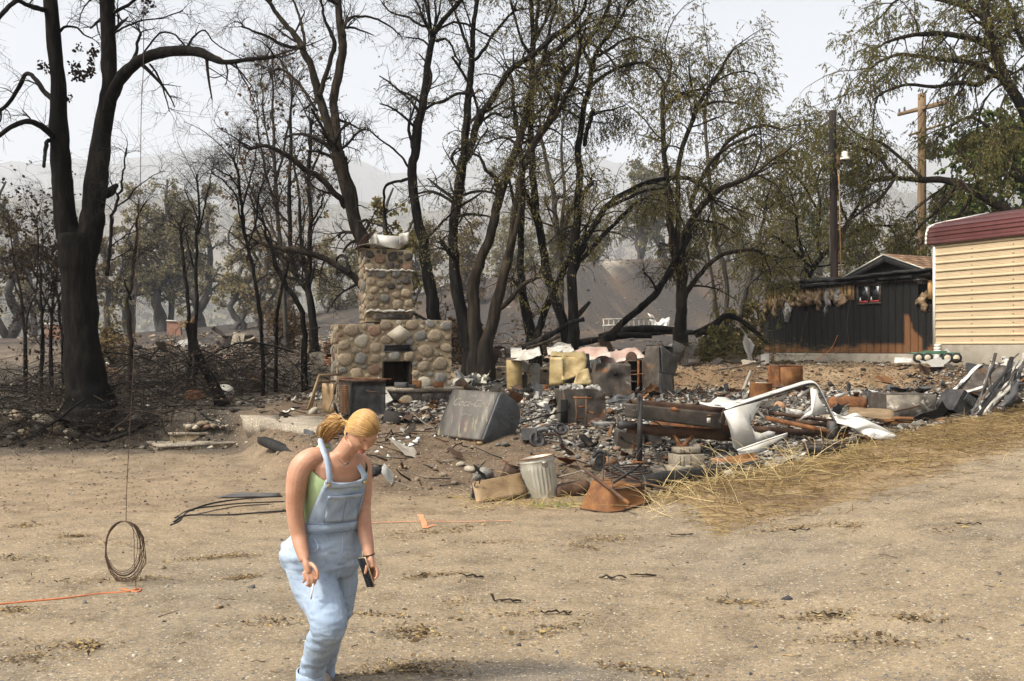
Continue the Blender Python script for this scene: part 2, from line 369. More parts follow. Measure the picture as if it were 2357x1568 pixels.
mat('ash',[(.10,.09,.078),(.24,.225,.20),(.47,.455,.42)],scale=7,rough=1,bump=.6,bscale=30)
mat('chunks',[(.75,.75,.75),(1,1,1)],scale=14,rough=.95,bump=.25,bscale=50,attr='MULTIPLY',spec=.15)
mat('ash_dark',[(.012,.011,.010),(.04,.036,.032)],scale=6,rough=1,bump=.6)
mat('brick_red',[(.17,.07,.04),(.29,.13,.075),(.36,.19,.12)],scale=12,rand=.22,bump=.4,bscale=40)
mat('ruin_brick',[(.20,.10,.065),(.30,.17,.115)],scale=3,bump=.3)
mat('block',[(.17,.14,.10),(.25,.21,.155),(.31,.27,.205)],scale=8,rand=.12,bump=.5,bscale=60,spots=[((.16,.12,.085),3,.6,.1)])
mat('black_rubber',[(.010,.010,.010),(.025,.024,.023)],scale=8,rough=.7,bump=.2)
mat('wheel_tan',[(.40,.34,.24),(.52,.45,.33)],scale=8,rough=.6,bump=.1)
mat('green_paint',[(.035,.10,.06),(.06,.15,.09)],scale=6,rough=.55,bump=.1)
mat('orange_cord',[(.42,.12,.045),(.58,.19,.075)],scale=9,rough=.6,bump=.1,spots=[((.16,.075,.05),7,.6,.08)])
mat('orange_paint',[(.62,.20,.09),(.72,.28,.14)],scale=18,rough=.9,bump=.1)
mat('dark_wire',[(.05,.028,.020),(.10,.058,.04)],scale=9,rough=.8,bump=0)
mat('glass_shard',[(.55,.60,.58),(.72,.76,.74)],scale=3,rough=.25,bump=0,spec=.6)
mat('glass_dark',[(.01,.01,.01),(.02,.02,.02)],scale=3,rough=.1,bump=0,spec=.6)
mat('red_paint',[(.30,.03,.03),(.42,.05,.05)],scale=6,rough=.6,bump=.1)
mat('soot_and_shade',[(.006,.006,.006),(.012,.011,.010)],scale=5,rough=1,bump=.2)  # near-black for sooted parts and for the shade inside holes and slots
# ground zones come from a point colour that says which soil lies where
def ground_mat(name,agg_scale,agg_amt,bump,agg2=True):
    m = bpy.data.materials.new(name); m.use_nodes = True; nt = m.node_tree; L = nt.links.new; b = nt.nodes['Principled BSDF']
    b.inputs['Roughness'].default_value = .95; b.inputs['Specular IOR Level'].default_value = .15
    tc = nt.nodes.new('ShaderNodeTexCoord'); at = nt.nodes.new('ShaderNodeAttribute'); at.attribute_name = 'Col'
    n1 = nt.nodes.new('ShaderNodeTexNoise'); n1.inputs['Scale'].default_value = 2.2; n1.inputs['Detail'].default_value = 9; n1.inputs['Roughness'].default_value = .68
    L(tc.outputs['Object'],n1.inputs['Vector']); r1 = _ramp(nt,[(.58,.56,.54),(1,1,1),(1.28,1.27,1.25)],.30,.72); L(n1.outputs[0],r1.inputs[0])
    n2 = nt.nodes.new('ShaderNodeTexNoise'); n2.inputs['Scale'].default_value = 26; n2.inputs['Detail'].default_value = 6; n2.inputs['Roughness'].default_value = .7
    L(tc.outputs['Object'],n2.inputs['Vector']); r2 = _ramp(nt,[(.62,.60,.58),(1.05,1.05,1.05),(1.35,1.33,1.28)],.32,.70); L(n2.outputs[0],r2.inputs[0])
    def mix(kind,fac,a,b_):
        mx = nt.nodes.new('ShaderNodeMix'); mx.data_type = 'RGBA'; mx.blend_type = kind; mx.clamp_result = False
        if hasattr(fac,'is_output'):L(fac,mx.inputs[0])
        else:mx.inputs[0].default_value = fac
        L(a,mx.inputs[6]); L(b_,mx.inputs[7]); return mx.outputs[2]
    c = mix('MULTIPLY',1,at.outputs[0],r1.outputs[0]); c = mix('MULTIPLY',.85,c,r2.outputs[0])
    for sc_,amt,cols in ((agg_scale,agg_amt,[(.07,.07,.075),(.40,.35,.26),(.16,.15,.14),(.30,.26,.19),(.27,.19,.11),(.10,.10,.105),(.52,.47,.37)]),
                           (agg_scale*.45,agg_amt*.35,[(.08,.08,.085),(.36,.31,.23),(.13,.12,.115),(.46,.42,.33)])):
        vo = nt.nodes.new('ShaderNodeTexVoronoi'); vo.inputs['Scale'].default_value = sc_; L(tc.outputs['Object'],vo.inputs['Vector'])
        sp = nt.nodes.new('ShaderNodeSeparateColor'); L(vo.outputs['Color'],sp.inputs[0])
        rv = _ramp(nt,cols,0,1); rv.color_ramp.interpolation = 'CONSTANT'; L(sp.outputs[0],rv.inputs[0])
        lt = nt.nodes.new('ShaderNodeMath'); lt.operation = 'LESS_THAN'; lt.inputs[1].default_value = amt; L(sp.outputs[1],lt.inputs[0])
        dd = nt.nodes.new('ShaderNodeMath'); dd.operation = 'LESS_THAN'; dd.inputs[1].default_value = .42; L(vo.outputs['Distance'],dd.inputs[0])
        mm = nt.nodes.new('ShaderNodeMath'); mm.operation = 'MULTIPLY'; L(lt.outputs[0],mm.inputs[0]); L(dd.outputs[0],mm.inputs[1])
        m3 = nt.nodes.new('ShaderNodeMath'); m3.operation = 'MULTIPLY'; L(mm.outputs[0],m3.inputs[0]); L(at.outputs['Alpha'],m3.inputs[1])
        c = mix('MIX',mm.outputs[0],c,rv.outputs[0])
    L(c,b.inputs['Base Color'])
    bp = nt.nodes.new('ShaderNodeBump'); bp.inputs['Strength'].default_value = bump; bp.inputs['Distance'].default_value = .03
    L(n2.outputs[0],bp.inputs['Height']); L(bp.outputs[0],b.inputs['Normal'])
    MAT[name] = m
ground_mat('soil',55,.10,.8); ground_mat('asphalt',85,.42,.45)
# ------------------------------------------------------------------ the land
def axis(lo,hi,near_lo,near_hi,step,grow=1.13,big=40):
    a = list(np.arange(near_lo,near_hi+1e-6,step)); s = step
    while a[-1] < hi:s = min(s*grow,big); a.append(a[-1]+s)
    s = step
    while a[0] > lo:s = min(s*grow,big); a.insert(0,a[0]-s)
    return np.array(a)
def grid_faces(nx,ny):
    i = np.arange(ny-1)[:,None]*nx+np.arange(nx-1)[None]
    return np.stack([i,i+1,i+nx+1,i+nx],-1).reshape(-1,4)
def drive_mask(x,y):
    P2 = np.c_[x,y]; n = .5*fbm(P2,.8,41,4)
    edge = np.where(x < 1.9,11.55-.10*np.minimum(x,0)*0,99)
    a = ss(.35,-.35,y-edge+n*.9)
    s = berm_s(x,y); b = ss(1.35,2.0,s+n*.7)
    return np.where(x < 1.9,np.maximum(a,b*0),np.where(y < 11.3,np.maximum(b,a*ss(2.4,1.9,x)),b))
def mixc(c,k,col):return c*(1-k[:,None])+np.array(col)[None]*k[:,None]
def soil_colour(x,y):
    P2 = np.c_[x,y]; n1 = fbm(P2,.35,5,4); n2 = fbm(P2,1.4,6,4); n3 = fbm(P2,.12,8,3); n4 = fbm(P2,4.,12,3)
    c = np.tile(np.array([.215,.162,.105]),(len(x),1))
    s = berm_s(x,y)
    c = mixc(c,ss(.0,.5,n2+.3*n1)*.45*ss(10,13,y),(.15,.115,.08))
    left = ss(.6,-.6,x-np.minimum(edge_x(y),-2.))
    c = mixc(c,ss(12,18.5,y+2*n1)*.55*left,(.155,.12,.082))
    c = mixc(c,ss(17.2,18.6,y+.8*n1)*left*.9,(.05,.042,.034))
    c = mixc(c,ss(-.15,.35,n2)*ss(18.5,20,y)*left*.7,(.02,.018,.016))
    c = mixc(c,ss(.15,.5,n2)*ss(19,20,y)*left*.6,(.20,.17,.13))
    pad = ss(-.6,.4,x-edge_x(y))*ss(12.0,13.2,y+.7*n1)*ss(27.2,26.2,y+.6*n1)*ss(.3,-.3,s+.3*n2)
    c = mixc(c,pad,(.115,.082,.054))
    ash = pad*ss(-.55,.1,n2+.5*n1+(x-1.0)*.35+(y-16)*.22)
    c = mixc(c,ash,(.21,.19,.165))
    c = mixc(c,ash*ss(.05,.4,n4+.5*n2),(.045,.04,.035))
    c = mixc(c,ash*ss(-.1,-.5,n4+.4*n1),(.43,.41,.375))
    bank = ss(.02,.12,terrace(x,y,fbm(P2,.5,3,3)))*ss(34,31,y)*ss(1,3.5,x)
    c = mixc(c,bank,(.165,.108,.060)); c = mixc(c,bank*ss(.1,.5,n2),(.24,.175,.105)); c = mixc(c,bank*ss(-.05,-.4,n2),(.11,.07,.04))
    back = ss(29,31,y+.6*n2)*(1-bank)
    c = mixc(c,back,(.085,.066,.05))
    c = mixc(c,back*ss(-.1,.4,n2)*.6,(.17,.135,.10))
    hill = ss(42,50,y)
    c = mixc(c,hill,(.036,.031,.028)); c = mixc(c,hill*ss(.1,.5,n3+.5*n1),(.075,.052,.036)); c = mixc(c,hill*ss(.25,.6,n2)*.5,(.12,.09,.06))
    path = np.exp(-((x-(19+.16*(y-196)))/1.8)**2)*ss(176,184,y)*ss(224,208,y)*ss(-.5,.2,n1+n2)
    c = mixc(c,path*.9,(.42,.37,.29))
    far = ss(240,300,y); c = mixc(c,far,(.12,.10,.06))
    berm = np.exp(-((s-.7)/1.2)**2)*ss(1.2,2.2,x)*ss(27,23,y)
    c = mixc(c,berm*.95,(.21,.145,.075))
    c = mixc(c,berm*ss(0,.4,n2),(.115,.075,.04))
    return c
gx = axis(-1400,1400,-13,15,.13,1.13,70); gy = axis(-14,2350,4.6,31,.13,1.13,70)
X,Y = np.meshgrid(gx,gy); x_,y_ = X.ravel(),Y.ravel()
dm = drive_mask(x_,y_)
Z = height(x_,y_)-.035*ss(.6,1.0,dm)
me = mesh_np('ground',np.c_[x_,y_,Z],[grid_faces(len(gx),len(gy))],True,soil_colour(x_,y_),['soil'])
ground = structure(link('ground',me))
# the driveway is a thin sheet of worn asphalt that runs out under the dirt at its edge
gx2 = axis(-40,40,-9,11,.10,1.2,3); gy2 = axis(-13,15.5,4.8,15.4,.10,1.2,3)
X,Y = np.meshgrid(gx2,gy2); xa,ya = X.ravel(),Y.ravel(); da = drive_mask(xa,ya)
za = height(xa,ya)+.006-.05*(1-da)+.006*fbm(np.c_[xa,ya],2.5,61,3)*da
fa = grid_faces(len(gx2),len(gy2)); fa = fa[(da[fa] > .25).any(1)]
P2 = np.c_[xa,ya]; nA = fbm(P2,.45,71,4); nB = fbm(P2,1.7,72,4)
ca = np.tile(np.array([.200,.155,.100]),(len(xa),1))
ca = mixc(ca,ss(-.1,.45,nA)*.55,(.165,.137,.100)); ca = mixc(ca,ss(.12,.5,nB)*.4,(.235,.18,.112))
ca = mixc(ca,ss(.28,.55,fbm(P2,.9,75,5))*.6,(.15,.118,.082))
grey_patch = np.exp(-((xa-.15)/.7)**2-((ya-5.75)/.22)**2); ca = mixc(ca,np.clip(grey_patch*.9,0,.5),(.11,.105,.095))  # darker, greyer patch in the near asphalt
crk = np.exp(-(np.abs(nA-.05)/.012)**2)*ss(0,.3,nB+.2); ca = mixc(ca,crk*.7,(.10,.075,.05))
dust = ss(8.2,11,ya-.25*xa*0+1.2*nA)*ss(2.5,-1,xa); ca = mixc(ca,dust*.55,(.215,.158,.095))
structure(link('driveway',mesh_np('driveway',np.c_[xa,ya,za],[fa],True,ca,['asphalt'])))

# ridges beyond the valley
def ridge(name,d0,d1,sky_pts,seed,rough,cols,base=10.0):
    vx = np.linspace(-900,3300,210); sx,sy = zip(*sky_pts)
    top = np.interp(vx,sx,sy)+rough*F/d1*.6*fbm(np.c_[vx,vx*0],.012,seed,4)
    rows = 46; t = np.linspace(0,1,rows); V = []
    for k in t:
        d = d0+(d1-d0)*k
        ztop = CAM_H-(top-HZ)/F*d1
        z = base+(ztop-base)*(k**1.25)
        x = (vx-CX)/F*d
        z = z+rough*fbm(np.c_[x,np.full_like(x,d)],4.0/d1,seed+3,5)*np.sin(np.pi*min(1,k*1.0))*1.1
        V.append(np.c_[x,np.full_like(x,d),z])
    for k in range(1,6):V.append(V[rows-1]+np.array([0,d1*.02*k,-d1*.009*k*k]))
    V = np.concatenate(V); n = fbm(V[:,:2],6./d1,seed+9,5)
    c = np.tile(np.array(cols[0]),(len(V),1)); c = mixc(c,ss(-.15,.35,n),cols[1])
    o = structure(link(name,mesh_np(name,V,[grid_faces(len(vx),rows+5)],True,c,['soil'])))
    return V.reshape(rows+5,len(vx),3)[:rows],o
skyB = [(-900,380),(0,372),(180,372),(330,362),(480,346),(560,342),(640,350),(780,356),(900,400),(1000,400),(1100,378),(1250,362),(1400,370),(1500,392),(1650,388),(1760,372),(1850,345),(1950,326),(2100,335),(2357,318),(3300,300)]
skyA = [(-900,470),(0,455),(200,445),(420,470),(620,455),(850,480),(1050,470),(1250,455),(1450,470),(1600,500),(1800,480),(2000,450),(2200,430),(2357,420),(3300,400)]
ridgeB,_ = ridge('hills',2300,4500,skyB,5,66.0,[(.10,.085,.06),(.075,.07,.05)])
ridgeA,_ = ridge('hills',1000,2200,skyA,15,38.0,[(.13,.105,.07),(.085,.078,.05)],base=8.0)

# the smoke that hangs in the valley
hb = MB(); hb.box((0,2550,520),(8400,5400,1044))
haze = hb.build('haze','ash'); haze.data.materials.clear()
hm = bpy.data.materials.new('haze'); hm.use_nodes = True; nt = hm.node_tree; nt.nodes.clear()
pv = nt.nodes.new('ShaderNodeVolumePrincipled'); pv.inputs['Color'].default_value = (.86,.90,.97,1); pv.inputs['Density'].default_value = .00025
pv.inputs['Anisotropy'].default_value = .0
ou = nt.nodes.new('ShaderNodeOutputMaterial'); nt.links.new(pv.outputs[0],ou.inputs['Volume'])
haze.data.materials.append(hm); stuff(haze,'pale blue smoke haze filling the whole valley','haze')
# ------------------------------------------------------------------ trees
def rand_dirs(n,rng):return norm(rng.normal(size=(n,3)))
def sprout(Pn,Rn,m,rng,t0=.3,t1=1.,length=(.5,1.),spread=.9,up=.3,bend=.25,droop=0.,K=5,rfac=.55,rmin=.003,scale_by_t=.5):
    """grow m children on each of N branches; returns polylines and radii"""
    N,K0 = Pn.shape[:2]; idx = np.repeat(np.arange(N),m); n = len(idx)
    t = rng.uniform(t0,t1,n)*(K0-1); i = np.minimum(t.astype(int),K0-2); f = (t-i)[:,None]
    p = Pn[idx,i]*(1-f)+Pn[idx,i+1]*f; tan = norm(Pn[idx,i+1]-Pn[idx,i])
    r = (Rn[idx,i]*(1-f[:,0])+Rn[idx,i+1]*f[:,0])
    q = rand_dirs(n,rng); q = norm(q-(q*tan).sum(1,keepdims=True)*tan)
    d = norm(tan*(1-spread*.6)+q*spread+np.array([0,0,up]))
    L = rng.uniform(length[0],length[1],n)*(1-scale_by_t*t/(K0-1))
    out = np.empty((n,K,3)); out[:,0] = p; step = (L/(K-1))[:,None]
    turn = rand_dirs(n,rng)*bend
    for k in range(1,K):
        d = norm(d+turn*rng.uniform(.2,1.2,(n,1))+rand_dirs(n,rng)*bend*.6+np.array([0,0,-droop*k/K]))
        out[:,k] = out[:,k-1]+d*step
    r0 = np.maximum(r*rfac,rmin); rad = r0[:,None]*np.linspace(1,.35,K)[None]; rad = np.maximum(rad,rmin*.6)
    return out,rad
def leaves_np(pts,dirs,rng,size=(.06,.13),width=.28,droop=.6,cols=((.09,.085,.03),),jit=.25):
    n = len(pts); d = norm(dirs*.5+rand_dirs(n,rng)*.75+np.array([0,0,-droop])); s = np.cross(d,rand_dirs(n,rng)); s = norm(s)
    L = rng.uniform(size[0],size[1],(n,1)); w = L*width
    a = pts; V = np.stack([a,a+d*L*.5+s*w,a+d*L,a+d*L*.5-s*w],1).reshape(-1,3)
    q = np.arange(n*4).reshape(n,4)
    cols = np.asarray(cols); c = cols[rng.integers(0,len(cols),n)]*rng.uniform(1-jit,1+jit,(n,1))
    return V,q,np.repeat(c,4,0)
def leaf_points(Tw,per,rng,t0=.25):
    N,K = Tw.shape[:2]; idx = np.repeat(np.arange(N),per); t = rng.uniform(t0,1,len(idx))*(K-1)
    i = np.minimum(t.astype(int),K-2); f = (t-i)[:,None]
    return Tw[idx,i]*(1-f)+Tw[idx,i+1]*f,norm(Tw[idx,i+1]-Tw[idx,i])
DRY = ((.16,.12,.052),(.21,.16,.07),(.12,.095,.044),(.24,.19,.095))
OLIVE = ((.125,.118,.040),(.175,.15,.052),(.09,.09,.034),(.20,.165,.068),(.15,.12,.048))
GREEN = ((.075,.11,.032),(.11,.14,.042),(.055,.085,.03),(.145,.15,.05))
BROWN = ((.12,.075,.04),(.16,.105,.055),(.085,.055,.032))
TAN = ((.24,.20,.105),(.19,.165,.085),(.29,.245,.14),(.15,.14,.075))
def tree(name,label,limbs,d,seed,bark='bark_char',side=(5,4),twigs=4,tw_len=(.4,.9),br_len=(.9,2.2),leaf=0,leaf_cols=OLIVE,leaf_size=(.035,.08),
         droop=.25,ldroop=.6,spread=.9,up=.3,t0=.35,group=None,twig_mat='twig',ddepth=None,wob=.05,sides=10,extra=None,trunk_sub=None,rmin=.006,cat='tree',lwidth=.24,curl=.3,skipside=()):
    """limbs: list of ([(vx, vy, half width[, depth offset]), ...]) in frame units at distance d; the first is the trunk"""
    rng = np.random.default_rng(seed)
    base = limbs[0][0]; b = P(base[0],base[1],d+(base[3] if len(base) > 3 else 0))
    root = thing(name,label,cat,tuple(b),group=group); b = np.array(b)
    gz = hz(b[0],b[1]); mb = MB(); LP = []; LR = []
    for li,lm in enumerate(limbs):
        pts = []; rad = []; bowd = rng.uniform(-.8,.8)
        for k,q in enumerate(lm):
            dd = q[3] if len(q) > 3 else (0 if li == 0 else bowd*k/len(lm)*(len(lm)**.5))
            pts.append(P(q[0],q[1],d+dd)); rad.append(q[2]*PX(d))
        if pts[0].z < 2.6 and pts[0].z > hz(pts[0].x,pts[0].y)-.12:pts.insert(0,Vector((pts[0].x,pts[0].y,hz(pts[0].x,pts[0].y)-.15))); rad.insert(0,rad[0]*1.3)
        n = max(10,len(lm)*5)
        pth,rd = smooth_path(pts,n,rad)
        w = np.stack([fbm(np.c_[np.arange(n)*.35,np.full(n,li*7.3+k*3.1)],1,seed+k,3) for k in range(3)],1)
        w[0] *= 0; pth = pth+w*wob*np.array([1,1,.4])
        rd = rd*(1+.10*fbm(np.c_[np.arange(n)*.6,np.full(n,li*5.)],1,seed+9,2))
        mb.tube(pth,rd,sides if rad[0] > .05 else 6)
        if li in skipside:continue
        k0 = np.linspace(0,n-1,14); i0 = np.minimum(k0.astype(int),n-2); f0 = (k0-i0)[:,None]
        LP.append(pth[i0]*(1-f0)+pth[i0+1]*f0); LR.append(np.interp(k0,np.arange(n),rd))
    trunk = mb.build('trunk',bark,root,True,True)
    V = []; Q = []; off = 0; TW = []
    LP = np.array(LP); LR = np.array(LR)
    lens = np.linalg.norm(LP[:,1:]-LP[:,:-1],axis=2).sum(1)
    Ps = []; Rs = []
    for k in range(len(LP)):
        m = max(2,int(side[0]*lens[k]/3.0)); sc_ = min(1.25,max(.35,lens[k]/5.0))
        a,r = sprout(LP[k:k+1],LR[k:k+1],m,rng,t0 if k == 0 else .12,1.,(br_len[0]*sc_,br_len[1]*sc_),spread,up,curl,droop*.3,7,.42,rmin)
        Ps.append(a); Rs.append(np.minimum(r,.045))
        # the tip goes on as a spray
        a,r = sprout(LP[k:k+1],LR[k:k+1],4,rng,.93,1.,(br_len[0]*sc_,br_len[1]*sc_),.5,up,curl,droop*.3,7,.6,rmin,0); Ps.append(a); Rs.append(np.minimum(r,.04))
    B1 = np.concatenate(Ps); R1 = np.concatenate(Rs)
    B2,R2 = sprout(B1,R1,side[1]+1,rng,.2,1.,(br_len[0]*.45,br_len[1]*.55),.8,up*.6,curl,droop*.7,5,.55,rmin*.8)
    allb = [(B1,R1,4),(B2,R2,3)]; tips = B2
    if twigs:
        B3,R3 = sprout(B2,R2,twigs+1,rng,.15,1.,tw_len,.8,up*.3,curl,droop,4,.6,rmin*.65); allb.append((B3,R3,3)); tips = B3
    for a,r,sd in allb:
        v,q = tubes_np(a,r,sd); V.append(v); Q.append(q+off); off += len(v)
    link('branches',mesh_np('branches',np.concatenate(V)-b,[np.concatenate(Q)],True,None,[twig_mat]),root)
    if leaf:
        if leaf < 1:tips = tips[rng.random(len(tips)) < leaf*1.0]
        pt,dr = leaf_points(tips,max(1,int(round(leaf*2.6))) if leaf >= 1 else 4,rng)
        v,q,c = leaves_np(pt,dr,rng,leaf_size,lwidth,ldroop,leaf_cols)
        link('crown',mesh_np('crown',v-b,[q],False,c,['leaf']),root)
    return root
# the two-stemmed burnt tree beside the stone bank
DB = 19.6
big = tree('burnt_tree','huge charred tree forking into two stems above the rock bank',[
    [(212,955,72),(205,925,58),(200,880,47),(190,800,39),(184,720,38),(180,640,40),(178,585,42),(176,545,40)],
    [(182,600,28),(160,545,27),(146,470,24),(141,392,23),(136,300,21),(134,196,16),(122,80,16.5),(112,-60,15)],
    [(186,610,30),(206,540,28),(216,470,27),(224,392,24),(238,290,21.5),(252,200,19),(251,130,17),(247,0,18),(246,-70,17)],
    [(250,255,14),(262,210,14),(285,172,13),(312,146,12.5),(345,128,12),(385,119,11.5),(430,117,11),(465,122,10),(492,135,8),(515,143,5.5),(560,139,4.5),(600,134,4),(634,130,3.5)],
    [(138,325,7),(116,308,7),(90,288,6.5),(60,280,6),(28,292,5),(-10,318,4.5)],
    [(124,232,6),(104,214,6),(88,190,5.5),(72,172,5),(58,172,5),(46,198,5),(20,238,4.5),(-12,266,4)],
    [(118,28,6),(86,20,6),(60,10,5),(38,3,5),(14,22,5),(-10,55,4)],
    [(122,322,5),(108,328,5),(104,350,4),(101,384,3.5)],
    [(244,446,12),(256,440,10),(268,428,6)],
    [(136,75,4),(150,62,3),(176,64,2.4),(196,82,2),(212,88,1.6)],
    [(262,30,4),(300,8,3.5),(340,-20,2)],
    [(345,148,3),(360,168,2.6),(374,200,2.2),(390,257,1.2)],
    [(300,152,5),(312,125,4),(318,95,3.5),(323,74,3)],
    [(264,75,2.5),(290,60,2.2),(330,48,1.8),(380,40,1.5),(420,25,1.2)],
    [(320,140,2.6),(350,95,2.2),(375,74,2.2),(405,82,2),(424,105,2)],
    [(430,108,3),(445,85,2.4),(470,70,2),(490,95,1.6),(530,122,1.3),(560,137,1)],
],DB,11,'bark_big',side=(4.5,3),twigs=2,br_len=(.8,1.7),tw_len=(.25,.6),up=.12,droop=.18,t0=.75,wob=.025,sides=18,rmin=.0045,curl=.34,skipside=(0,1,7,8))
# the torn, still pale wood on its long limb, and blackened leaves that stayed
m = MB(); pp = [P(x,y,DB-.14) for x,y in ((468,126),(480,128),(495,132),(506,136),(513,142))]
m.tube(smooth_path(pp,10),np.array([.012,.03,.042,.05,.052,.05,.048,.045,.035,.015])*.9,8); m.build('torn_wood','wood_raw',big,True,True)
rg = np.random.default_rng(3)
cl = np.array([P(x,y,DB+rg.uniform(-.6,.6)) for x,y in ((98,150),(108,155),(180,112),(172,150),(178,165),(190,170),(205,168),(212,128),(218,118),(195,172),(175,172),(210,150),(330,22),(345,5),(155,225))])
pt = np.repeat(cl,26,0)+rg.normal(0,.05,(15*26,3)); v,q,c = leaves_np(pt,rand_dirs(len(pt),rg),rg,(.04,.09),.45,.6,((.018,.013,.010),(.03,.02,.014)))
link('crown',mesh_np('crown',v-np.array(big.location),[q],False,c,['leaf']),big)

# trees behind the fireplace
tree('burnt_tree','scorched tree leaning out from behind the chimney, forking high up',[
    [(925,800,24),(893,720,22),(862,640,19),(835,560,17),(812,490,15.5),(790,410,15),(777,352,17)],
    [(778,356,12),(762,310,11),(744,260,10),(729,207,10),(714,150,8.5),(699,118,8),(680,85,7),(657,58,6),(636,28,5),(612,-10,4)],
    [(782,356,12),(774,300,11),(769,240,10),(776,190,10.5),(786,120,10),(788,100,10),(780,42,9),(777,-20,8)],
    [(796,478,7),(770,442,7),(735,408,7),(704,390,6.5),(668,362,5.5),(640,345,5),(605,336,4),(570,345,3)],
    [(860,700,9),(838,668,8.5),(809,632,8),(776,611,7.5),(739,592,7),(689,577,7),(650,572,6.5),(621,567,6),(595,556,4)],
    [(803,628,3.5),(800,605,3.5),(794,590,3.5),(782,588,3),(774,602,2.5),(775,628,2)],
    [(735,222,6),(747,180,5.5),(765,125,5.5),(772,100,5),(760,70,4),(745,35,3),(735,0,2.5)],
    [(696,112,4.5),(668,108,4),(640,98,4),(610,82,3),(585,72,2.5),(555,62,2)],
    [(790,85,4),(796,55,4),(812,40,3.2),(850,40,2.8),(890,55,2),(925,85,1.5)],
    [(700,112,4),(696,60,3.6),(680,20,3),(670,-10,2)],
    [(777,10,4),(760,0,4),(735,-20,3)],
    [(730,255,4),(705,215,4),(680,185,3.6),(650,160,3),(620,165,2)],
],27.5,21,'bark_brown',side=(3.6,4),twigs=3,br_len=(.9,2.4),tw_len=(.3,.7),up=.15,droop=.3,t0=.5,leaf=.10,leaf_cols=DRY,wob=.06,curl=.4)
tree('burnt_tree','tall black trunk directly right of the chimney with a fan of shoots on top',[
    [(1003,745,17),(995,690,14.5),(987,642,14),(975,570,12.5),(962,504,12),(952,440,11),(950,392,11),(955,350,11),(964,290,10),(972,237,9.5),(982,170,8.5),(993,105,7.5),(998,70,6.5)],
    [(998,84,5.5),(1008,62,6),(1030,36,5.5),(1052,10,5),(1068,-20,4)],
    [(993,95,4),(991,50,3.2),(984,0,2.5),(980,-30,2)],[(996,85,4),(1002,40,3),(1003,0,2.4),(1005,-30,2)],
    [(994,90,3.6),(978,50,3),(965,20,2.4),(950,-10,1.8)],[(998,70,3),(1012,20,2.4),(1018,-20,2)],
    [(990,62,3.5),(960,55,3),(940,40,2.8),(905,30,2.2),(880,8,1.8)],
    [(955,405,4),(930,415,3.6),(905,420,3.4),(888,430,3.2),(884,455,3),(884,490,2.8),(891,540,2.4)],
    [(975,560,3.4),(1000,530,3),(1025,505,2.6),(1048,480,2)],[(940,385,3),(915,350,2.6),(880,325,2.2),(850,300,1.8)],
    [(1005,95,4),(1022,90,3),(1036,100,2.5),(1044,120,2.2),(1060,150,2)],
],28.5,22,'bark_char',side=(3,4),twigs=3,br_len=(.8,2.2),up=.15,droop=.3,t0=.55,leaf=.22,leaf_cols=DRY,curl=.38)
tree('burnt_tree','straight black trunk second from the chimney, forked at mid height',[
    [(1088,812,24),(1078,782,19),(1062,717,16),(1052,660,14),(1047,617,13),(1043,560,11.5),(1044,517,11),(1052,450,12),(1062,392,12),(1069,365,12)],
    [(1068,372,10),(1072,310,9.5),(1077,250,9),(1082,200,8),(1086,150,7.5),(1090,75,6),(1098,0,5),(1102,-30,4)],
    [(1072,366,8.5),(1084,337,8),(1101,275,8),(1126,237,7.5),(1151,200,7),(1178,160,7),(1228,125,6.5),(1278,82,6),(1303,65,5.5),(1340,25,4),(1360,-20,3)],
    [(1050,600,6),(1034,580,6),(1020,562,5),(1014,556,4)],
    [(1086,130,4.5),(1075,105,4),(1068,85,3.5),(1050,40,3),(1040,10,2.2)],
    [(1080,215,4),(1050,217,3.5),(1020,235,3),(985,236,2)],[(1092,140,4),(1110,120,4),(1135,80,3.5),(1160,50,3),(1190,20,2.4)],
    [(1102,290,3.5),(1120,270,3),(1140,262,2.6),(1165,270,2.2),(1178,255,2)],
],28.0,23,'bark_char',side=(4,4),twigs=4,br_len=(.9,2.6),up=.2,droop=.35,t0=.6,leaf=1.5,leaf_cols=OLIVE,leaf_size=(.035,.08))
tree('burnt_tree','brown barked trunk rising from the middle of the clump, bent to the right',[
    [(1098,805,20),(1090,740,17),(1089,690,14),(1094,640,13),(1107,600,12),(1121,567,11.5),(1136,510,11),(1148,460,10.5),(1166,400,10),(1183,360,9.5),(1203,300,9),(1215,237,8.5),(1233,175,7.5),(1253,137,6.5),(1290,107,5.5),(1330,70,4),(1360,30,3)],
    [(1150,470,6),(1145,420,5.5),(1128,400,5),(1115,385,4),(1105,360,3)],
    [(1250,140,5),(1262,90,4),(1270,40,3.5),(1285,-10,2.5)],[(1222,210,5),(1228,120,5),(1235,60,4),(1240,0,3)],
    [(1208,285,3.5),(1240,260,3),(1265,235,2.6),(1290,230,2)],
],27.6,24,'bark_brown',side=(4,4),twigs=4,br_len=(.9,2.6),up=.15,droop=.45,t0=.6,leaf=2,leaf_cols=OLIVE)
